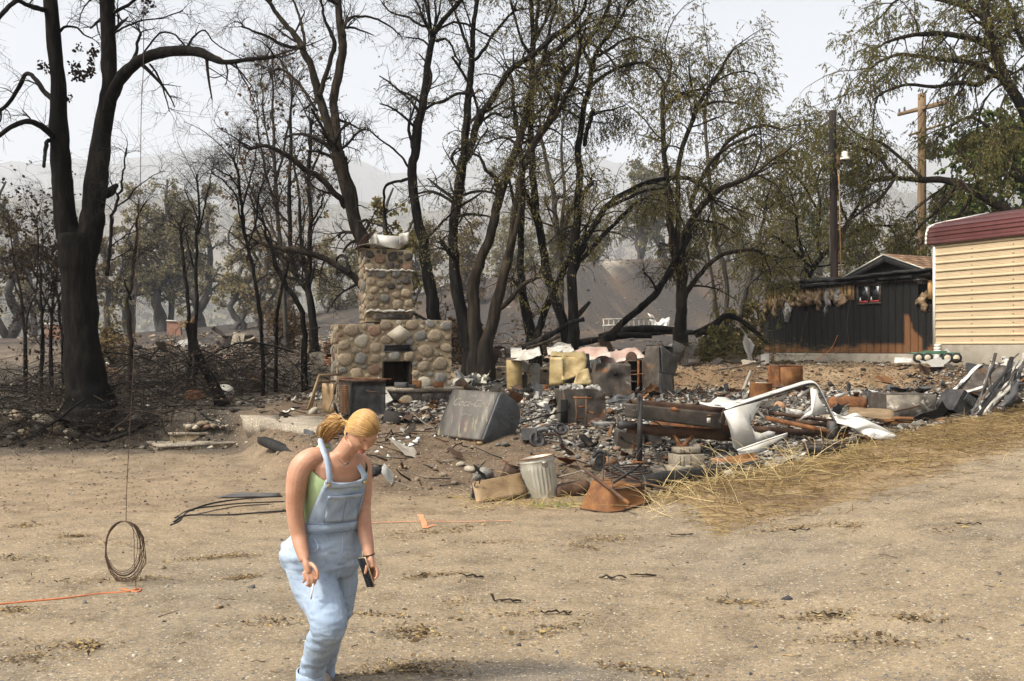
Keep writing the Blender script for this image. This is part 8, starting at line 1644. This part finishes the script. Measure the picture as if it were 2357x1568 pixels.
limb(body,[W(812,1052,.00),W(829,1062,.03),W(836,1085,.03),W(837,1130,.02),W(835,1176,.00),W(840,1222,-.03),W(846,1254,-.07),W(851,1282,-.10)],[.045,.048,.049,.045,.044,.040,.035,.025],34)
# hands: palm, four fingers, thumb
limb(body,[W(702,1288,-.25),W(706,1300,-.255),W(711,1318,-.26)],[.027,.034,.033],10,14,.62)
for pts,r in (([(721,1314,-.262),(726,1328,-.272),(725,1340,-.27),(719,1349,-.262)],.0088),([(714,1318,-.272),(719,1334,-.282),(717,1345,-.28),(712,1351,-.27)],.0092),([(706,1319,-.278),(710,1334,-.288),(709,1345,-.285),(704,1348,-.275)],.0088),([(698,1316,-.278),(701,1329,-.286),(700,1338,-.283),(696,1341,-.275)],.0078),([(714,1296,-.262),(725,1306,-.285),(731,1320,-.295),(731,1334,-.29)],.0098)):limb(body,[W(*q) for q in pts],[r*1.15,r*1.05,r,r*.8],12,9)
limb(body,[W(851,1280,-.10),W(855,1294,-.115),W(857,1308,-.125)],[.026,.032,.031],10,14,.62)
for pts,r in (([(849,1290,-.135),(845,1302,-.155),(842,1316,-.158),(840,1322,-.155)],.0098),([(862,1300,-.13),(868,1314,-.14),(868,1326,-.15),(862,1334,-.155)],.0085),([(859,1306,-.115),(864,1321,-.12),(862,1332,-.125),(855,1337,-.13)],.0088),([(854,1308,-.10),(858,1323,-.10),(853,1333,-.10),(846,1336,-.11)],.0088),([(849,1306,-.09),(850,1319,-.085),(843,1328,-.085),(836,1330,-.095)],.0078)):limb(body,[W(*q) for q in pts],[r*1.15,r*1.05,r,r*.8],12,9)
# ankles and feet
limb(body,[W(745,1240,.0),W(722,1340,-.05),W(757,1436,-.20),W(727,1512,-.06),W(702,1562,.02),W(698,1582,.03)],[.09,.07,.06,.05,.036,.04],40); limb(body,[W(755,1240,.03),W(780,1345,.11),W(762,1440,.14),W(748,1520,.26),W(738,1556,.30),W(735,1575,.31)],[.08,.07,.055,.045,.034,.038],40)
# head
HC = W(834,992,-.20); HY,HP = R(31),R(46)
hf = np.array([math.sin(HY)*math.cos(HP),-math.cos(HY)*math.cos(HP),-math.sin(HP)]); hu = np.array([math.sin(HY)*math.sin(HP),-math.cos(HY)*math.sin(HP),math.cos(HP)]); hr = np.array([-math.cos(HY),-math.sin(HY),0])
rollm = np.array(Matrix.Rotation(R(-6),3,Vector(hf))); hu = rollm @ hu; hr = rollm @ hr
def HL(x,y,z):return HC+hr*x+hf*y+hu*z           # head-local: her right, forward, up
nu,nv = 72,54; th = np.linspace(0,np.pi,nv); ph = np.arange(nu)*2*np.pi/nu; TH,PH = np.meshgrid(th,ph,indexing='ij')
dx,dy_,dz = np.sin(TH)*np.sin(PH),np.sin(TH)*np.cos(PH),np.cos(TH)
X_ = dx*.075; Y_ = dy_*.097; Z_ = dz*.118; low = np.clip(-dz,0,1)
X_ = X_*(1-.30*low**1.6); Y_ = np.where(dy_ > 0,Y_*(1-.02*low),Y_*(1-.38*low**1.2)); front = np.clip(dy_,0,1)
def g(x0,z0,sx,sz):return np.exp(-((X_-x0)/sx)**2-((Z_-z0)/sz)**2)*ss(.1,.5,dy_)
Y_ = Y_+.010*g(0,.012,.010,.030)+.021*g(0,-.020,.0125,.017)+.006*g(0,.038,.04,.012)-.010*(g(.032,.014,.016,.012)+g(-.032,.014,.016,.012))+.005*(g(.032,.010,.012,.008)+g(-.032,.010,.012,.008))+.008*(g(.045,-.025,.022,.022)+g(-.045,-.025,.022,.022))-.004*g(0,-.042,.02,.006)+.008*g(0,-.056,.022,.006)-.007*g(0,-.0625,.026,.0028)+.008*g(0,-.070,.020,.006)-.003*g(0,-.083,.02,.006)+.011*g(0,-.102,.024,.016)
hV = HC+X_.ravel()[:,None]*hr+Y_.ravel()[:,None]*hf+Z_.ravel()[:,None]*hu
hq = [(i*nu+j,i*nu+(j+1) % nu,(i+1)*nu+(j+1) % nu,(i+1)*nu+j) for i in range(nv-1) for j in range(nu)]
body.add(hV,hq)
for s in (1,-1):                                     # ears
    rings = [[HL(s*(.070+.012*t),-.012+math.cos(q)*.016*w-.006*t,-.008+math.sin(q)*.030*w) for q in np.arange(12)*.5236] for t,w in ((0,.7),(.4,.9),(.8,1.0),(1.0,.8))]; body.loft(np.array(rings))
bo = remesh(body,.0048,3,'body','skin',woman)
# face details
for s in (1,-1):
    m = MB(); m.tube([HL(s*(.032+.017*t),.0835-.010*t*t*(1 if s*t > 0 else 1)+.001-.010*abs(t)**1.5,.0075-.004*(1-t*t)+.002) for t in np.linspace(-1,1,9)],.0021,5); m.build('eyelash','lash',woman,True,True)
    m = MB(); m.tube([HL(s*(.032+.020*t),.0905-.013*abs(t+.2)**1.6,.034-.004*t*t) for t in np.linspace(-1,1,9)],[.001,.002,.0026,.0028,.0028,.0026,.002,.0016,.001],5,flat=.8); m.build('eyebrow','hair_brow',woman,True,True) if mat('hair_brow',[(.24,.14,.06),(.30,.18,.08)],bump=0) else None
for z,r in ((-.0575,.0042),(-.0685,.0046)):
    m = MB(); m.tube([HL(.021*t,.0945-.016*t*t,z-.002*t*t) for t in np.linspace(-1,1,9)],r*np.sqrt(np.maximum(.05,1-np.linspace(-1,1,9)**2)),6); m.build('lip','lip',woman,True,True)
# hair drawn back into a low ponytail
rng_ = np.random.default_rng(31); TIE = W(783,970,-.15); tie_l = np.array([(TIE-HC) @ hr,(TIE-HC) @ hf,(TIE-HC) @ hu]); tdir = norm(tie_l)
def scalp(d):return np.c_[d[:,0]*.080,d[:,1]*np.where(d[:,1] > 0,.101,.099),d[:,2]*.123]
cap = MB(); keep = []; capV = HC+scalp(np.c_[dx.ravel(),dy_.ravel(),dz.ravel()]) @ np.array([hr,hf,hu])
hairline = lambda d:(d[:,2] > .50+.12*np.cos(d[:,0]*5)*0) | ((d[:,1] < .28) & (d[:,2] > -.15+.3*(d[:,1] > 0))) | ((d[:,1] < -.1) & (d[:,2] > -.55))
fl_ = np.array(hq); dd = np.c_[dx.ravel(),dy_.ravel(),dz.ravel()]; ok = hairline(dd); fl_ = fl_[ok[fl_].all(1)]; hairc = np.tile([[.8,.8,.8]],(len(capV),1))
link('hair',mesh_np('hair',capV-WO,[fl_],True,hairc,['hair']),woman)
N = 1500; d0 = norm(rng_.normal(size=(N*6,3))); d0 = d0[hairline(d0)]; w_ = np.where((d0[:,2] > .3) & (d0[:,1] > -.2),1,.55); d0 = d0[rng_.random(len(d0)) < w_][:N]; K = 12; t = np.linspace(0,1,K); om = np.arccos(np.clip(d0 @ tdir,-1,1)); S = np.sin(om)[:,None]+1e-6
dirs = (np.sin((1-t)[None]*om[:,None])/S)[...,None]*d0[:,None,:]+(np.sin(t[None]*om[:,None])/S)[...,None]*tdir; sag = rng_.normal(0,.07,(len(d0),1,3))*np.sin(t*np.pi)[None,:,None]; dirs = norm(dirs+sag+np.array([0,0,-.10])*(np.sin(t*np.pi)*(d0[:,1:2] > .2))[...,None])
rad = 1.01+.05*np.sin(t*np.pi)[None]*rng_.uniform(.2,1,(len(d0),1)); pl = scalp(dirs.reshape(-1,3)).reshape(len(d0),K,3)*rad[...,None]; pl[:,-1] = tie_l+rng_.normal(0,.006,(len(d0),3)); Pn = HC+pl @ np.array([hr,hf,hu])
V1,Q1 = tubes_np(Pn,np.repeat(np.linspace(.0012,.0020,K)[None],len(d0),0)*rng_.uniform(.7,1.3,(len(d0),1)),4); tint = np.array([(1.15,1.12,1.0),(1.0,.95,.85),(.78,.70,.60),(1.3,1.3,1.25)]); c1 = np.repeat(tint[rng_.integers(0,4,len(d0))],K*4,0)
pn = 300; K2 = 9; end = [W(783,970,-.15),W(772,972,-.14),W(760,980,-.12),W(750,994,-.10),W(745,1008,-.09)]; core = smooth_path(end,K2); offs = rng_.normal(0,1,(pn,1,3))*(np.array([.006,.016,.021,.023,.022,.020,.017,.013,.008])[None,:,None]); Pp = core[None]+offs+np.array([0,0,-1])*rng_.uniform(0,.02,(pn,1,1))*np.linspace(0,1,K2)[None,:,None]
V2,Q2 = tubes_np(Pp,np.full((pn,K2),.0022),4); c2 = np.repeat(tint[rng_.integers(0,4,pn)],K2*4,0)
fp_ = [(.66,.62),(.5,.7),(.35,.75)];
link('hair_strands',mesh_np('hair_strands',np.r_[V1,V2]-WO,[np.r_[Q1,Q2+len(V1)]],True,np.r_[c1,c2],['hair']),woman)['kind'] = 'stuff'
m = MB(); m.tube([TIE+np.array([math.cos(q)*.004,math.sin(q)*.016,math.cos(q+.6)*.017]) for q in np.linspace(0,6.28,17)],.005,6,False); m.build('hair_tie','lash',woman,True,True)
# green top: wraps the torso, high at the back and under the arms, low in front
n = 40; q = np.arange(n)*2*np.pi/n; rings = []
for k,(c,a,b) in enumerate(TOR[2:8]):
    r_ = ering(c,a*1.0+.006,b*1.0+.006,n); rings.append(r_)
rings = np.array(rings); cs = np.cos(q); topd = np.clip(cs,0,1)**1.2*.095
rings[-1][:,2] -= topd*1.0; rings[-2][:,2] -= topd*.7; rings[-3][:,2] -= topd*.15
m = MB(); m.loft(rings,True,False); m.build('tank_top','green_cotton',woman,True,True)
for s,pts in ((1,[(742,1068,-.20),(731,1046,-.17),(733,1030,-.10),(745,1022,-.03),(757,1030,.02)]),(-1,[(826,1082,-.12),(822,1062,-.08),(815,1050,-.03),(808,1046,.02)])):
    p = smooth_path([W(*z) for z in pts],14); m = MB(); m.loft(np.array([[z+rh*-.014,z+rh*.014+np.array([0,0,.002]),z+rh*.014-np.array([0,0,.004]),z+rh*-.014-np.array([0,0,.004])] for z in p])); m.build('top_strap','green_cotton',woman,True,True)
# overalls: seat and legs grown together
ov = MB(); ov.loft(np.array([ering(c,a*1.04+.010,b*1.04+.010,30,p=2.3) for c,a,b in ((W(745,1318,.05),.165,.14),*TOR[0:4])]))
limb(ov,[W(712,1296,-.02),W(722,1340,-.05),W(745,1392,-.13),W(757,1436,-.20),W(742,1474,-.14),W(727,1512,-.06),W(716,1548,-.01)],[.125,.122,.106,.089,.080,.070,.062],40,22)
limb(ov,[W(775,1292,.10),W(780,1345,.11),W(772,1400,.12),W(762,1440,.14),W(754,1480,.20),W(748,1520,.26),W(744,1545,.28)],[.108,.104,.090,.080,.072,.064,.058],40,22)
ov.box(W(657,1272,-.02),(.03,.10,.10),(0,.1,.5),bev=.01)
def fold(co):
    z = co[:,2]; f1 = np.abs(fbm(co*np.array([1,1,2.6]),6.,91,3)); f2 = fbm(co*np.array([1.5,1.5,3.]),11.,95,2); kn = np.exp(-((z-.42)/.12)**2)+np.exp(-((z-.78)/.10)**2)*.9+np.exp(-((z-.16)/.08)**2)*.8
    return .012*(.5-f1)*(0.45+kn)+.004*f2*(.5+kn)
remesh(ov,.0062,4,'overalls','denim',woman,fold)
for c,r_,dd_ in ((W(714,1545,-.01),.068,0),(W(743,1540,.285),.062,0)):
    m = MB(); rr = []
    for z,k in ((-.035,1.0),(-.036,1.10),(0,1.13),(.035,1.12),(.037,1.0)):rr.append([c+np.array([math.cos(a_)*r_*k*1.0,math.sin(a_)*r_*k*.95,z-.03+.012*math.sin(a_)]) for a_ in np.arange(24)*2*np.pi/24])
    m.loft(np.array(rr),True,False); m.build('cuff','denim',woman,True,True)
# bib, waistband, straps, pocket
def tor_at(vy):
    ys = [1300,1270,1232,1202,1165,1125,1095,1070,1052,1040]; k = int(np.clip(np.searchsorted(ys[::-1],vy),1,9)); k = 9-k; t = (vy-ys[k])/(ys[k+1]-ys[k]); A_,B_ = TOR[k],TOR[k+1]
    return A_[0]*(1-t)+B_[0]*t,A_[1]*(1-t)+B_[1]*t,A_[2]*(1-t)+B_[2]*t
def on_torso(vy,ang,off):c,a,b = tor_at(vy); e = 2/2.2; s_,c_ = math.sin(ang),math.cos(ang); return c+rh*np.sign(s_)*abs(s_)**e*(a+off)+fh*np.sign(c_)*abs(c_)**e*(b+off)
def patch(name,matn,vy0,vy1,w0,w1,off,th=.004,nu_=15,nv_=12,cen=0.,curve=0.):
    V = []
    for v in np.linspace(0,1,nv_):
        for u_2 in np.linspace(-1,1,nu_):V.append(on_torso(vy0+(vy1-vy0)*v+curve*(u_2**2)*v,cen+u_2*(w0+(w1-w0)*v),off+.0025*math.sin(u_2*7+v*9)))
    V = np.array(V); f = grid_faces(nu_,nv_); V2 = V-th*norm(V-np.mean(V,0)+fh*.3); b_ = list(range(nu_))+list(range(2*nu_-1,nu_*nv_,nu_))+list(range(nu_*nv_-2,nu_*nv_-nu_-1,-1))+list(range(nu_*nv_-2*nu_,0,-nu_)); Nn = len(V)
    m = MB(); m.add(np.r_[V,V2],np.r_[f[:,::-1],f+Nn]); m.Q.append(np.array([(b_[i],b_[(i+1) % len(b_)],b_[(i+1) % len(b_)]+Nn,b_[i]+Nn) for i in range(len(b_))])); return m.build(name,matn,woman,True,True)
patch('bib','denim',1212,1106,1.25,.62,.022,curve=-10); patch('bib_hem','denim_light',1116,1104,.64,.62,.027,nv_=4,curve=-10); patch('bib_pocket','denim',1192,1134,.52,.50,.030,cen=-.02); patch('pocket_hem','denim_light',1140,1132,.52,.52,.034,nv_=3,cen=-.02)
m = MB(); rr = []
for vy,o_ in ((1216,.020),(1214,.028),(1196,.028),(1194,.020)):rr.append([on_torso(vy,a_,o_) for a_ in np.arange(36)*2*np.pi/36])
m.loft(np.array(rr),True,False); m.build('waistband','denim',woman,True,True)
for cen in (-.55,-.02,.50):
    m = MB(); m.tube([on_torso(vy,cen,.0335) for vy in np.linspace(1192,1136,8)],.0016,4); m.build('seam','denim_dark',woman,True,True)
for vy in (1215,1195):m = MB(); m.tube([on_torso(vy,a_,.029) for a_ in np.linspace(-1.7,1.7,24)],.0016,4); m.build('seam','denim_dark',woman,True,True)
for s,pts in (('r',[on_torso(1108,.50,.026),on_torso(1092,.50,.026),W(753,1062,-.235),W(744,1036,-.20),W(738,1016,-.14),W(742,1008,-.07),W(752,1018,.0),W(758,1050,.03),W(760,1120,.05),W(755,1200,.10)]),('l',[on_torso(1108,-.52,.026),on_torso(1092,-.52,.026),W(822,1066,-.125),W(817,1050,-.08),W(810,1043,-.02),W(800,1050,.03),W(785,1120,.06),W(775,1200,.11)])):
    p = smooth_path(pts,30); m = MB(); hw_ = .017; rows = []
    for z in p:rows.append([z-rh*hw_,z+rh*hw_,z+rh*hw_+fh*.002+np.array([0,0,.002]),z-rh*hw_+fh*.002+np.array([0,0,.002])])
    m.loft(np.array(rows)); m.build('strap','denim_light',woman,False,True)
for a_ in (.50,-.52):
    m = MB(); c = on_torso(1108,a_,.036); lathe(m,[(.001,-.003),(.010,-.002),(.011,.002),(.006,.004),(.001,.004)],14,(0,0,0),'y'); o = m.build('button','brass',woman,True); o.location = c-WO; o.rotation_euler.z = YAW
    m = MB(); m.tube([c+np.array([0,0,.008])+rh*.014*math.sin(z)+np.array([0,0,.016*(1-math.cos(z))*.5]) for z in np.linspace(-2.2,2.2,12)],.0022,5); m.build('buckle','brass',woman,True,True)
for pts in ([(700,1300,-.14),(712,1350,-.165),(722,1400,-.20),(728,1440,-.225),(722,1475,-.20),(714,1520,-.105)],[(703,1300,-.14),(715,1350,-.168),(725,1400,-.205),(731,1440,-.23),(725,1475,-.205),(717,1520,-.108)]):m = MB(); m.tube(smooth_path([W(*z) for z in pts],20),.0018,4); m.build('seam','denim_dark',woman,True,True)
m = MB(); m.tube(smooth_path([W(722,1238,-.155),W(732,1262,-.17),W(712,1272,-.17),W(694,1262,-.155)],14),.0035,5); m.build('hip_pocket','denim_light',woman,True,True)
m = MB(); m.tube(smooth_path([W(788,1218,-.135),W(790,1250,-.14),W(785,1285,-.135),W(778,1300,-.12)],14),.0020,4); m.build('fly_seam','denim_dark',woman,True,True)
# necklace, bracelet, shoes
m = MB(); m.tube(smooth_path([W(776,1052,-.18),W(783,1062,-.22),W(794,1070,-.235),W(803,1064,-.225),W(806,1050,-.20)],20),.0012,4); nk = m.build('necklace','dark_wire',woman,True,True); m = MB(); m.bar(W(791,1071,-.237),W(803,1066,-.232),.005,.008); m.build('pendant','steel_grey',nk,False,False).data.transform(Matrix.Translation(-woman.location))
m = MB(); m.tube([W(849,1277,-.098)+np.array([math.cos(z)*.029,math.sin(z)*.029,.006*math.cos(z)]) for z in np.linspace(0,6.28,21)],.0042,6,False); m.build('bracelet','leather',woman,True,True)
for c,ang in ((np.array([float(W(698,1590,.03)[0]),PD+.0,.0]),YAW-.1),(np.array([float(W(736,1580,.31)[0]),PD+.26,.0]),YAW)):
    dirv = np.array([math.sin(ang),-math.cos(ang),0]); sid = np.array([dirv[1],-dirv[0],0]); rr = []
    for t,w_2,h_ in ((-.07,.02,.03),(-.065,.032,.055),(-.03,.036,.075),(.03,.038,.07),(.09,.045,.055),(.14,.042,.042),(.17,.028,.032),(.18,.01,.02)):rr.append([c+dirv*t+sid*math.cos(z)*w_2+np.array([0,0,.018+max(0,math.sin(z))*h_]) for z in np.arange(14)*2*np.pi/14])
    m = MB(); m.loft(np.array(rr)); sh_ = m.build('shoe','canvas_shoe',woman,True,True)
    rr = [[c+dirv*(.055+math.cos(z)*.13)+sid*math.sin(z)*.045+np.array([0,0,zz2]) for z in np.arange(24)*2*np.pi/24] for zz2 in (.004,.022)]; m = MB(); m.loft(np.array(rr)); o = m.build('sole','canvas_shoe',sh_); o.data.transform(Matrix.Translation(-woman.location))
# what she holds
cg = MB(); cg.tube([W(721,1343,-.285)-W(716,1377,-.285),np.zeros(3)],.0042,8); o = cg.build('cigarette','paper_white'); o.location = W(716,1377,-.285); tag(o,'white cigarette held between fingers of the hanging hand','cigarette')
m = MB(); m.tube([(0,0,.0),(-.0003,0,-.005)],.0043,8); m.build('ash_tip','ash',o)
pa = W(833,1283,-.135); pb2 = W(855,1352,-.135); ph_l = np.linalg.norm(pb2-pa); pc = (pa+pb2)/2; pt_ = norm(pb2-pa); pn_ = norm(np.array([-.75,-.64,.1])); pn_ = norm(pn_-pt_*(pn_ @ pt_)); ps = np.cross(pn_,pt_)
phone = thing('phone','dark smartphone in a tan case held in her lowered hand','phone',tuple(pc)); M4 = Matrix((Vector((*ps,0)),Vector((*pt_,0)),Vector((*pn_,0)),Vector((0,0,0,1)))).transposed()
for nm,sz,off,mt in (('case',(.072,ph_l,.011),0,'gold_edge'),('screen',(.066,ph_l*.955,.004),.0065,'phone_glass')):
    m = MB(); m.box((0,0,off),sz,bev=.006 if nm == 'case' else .0015); me = m.data(nm,mt); me.transform(M4); link(nm,me,phone)
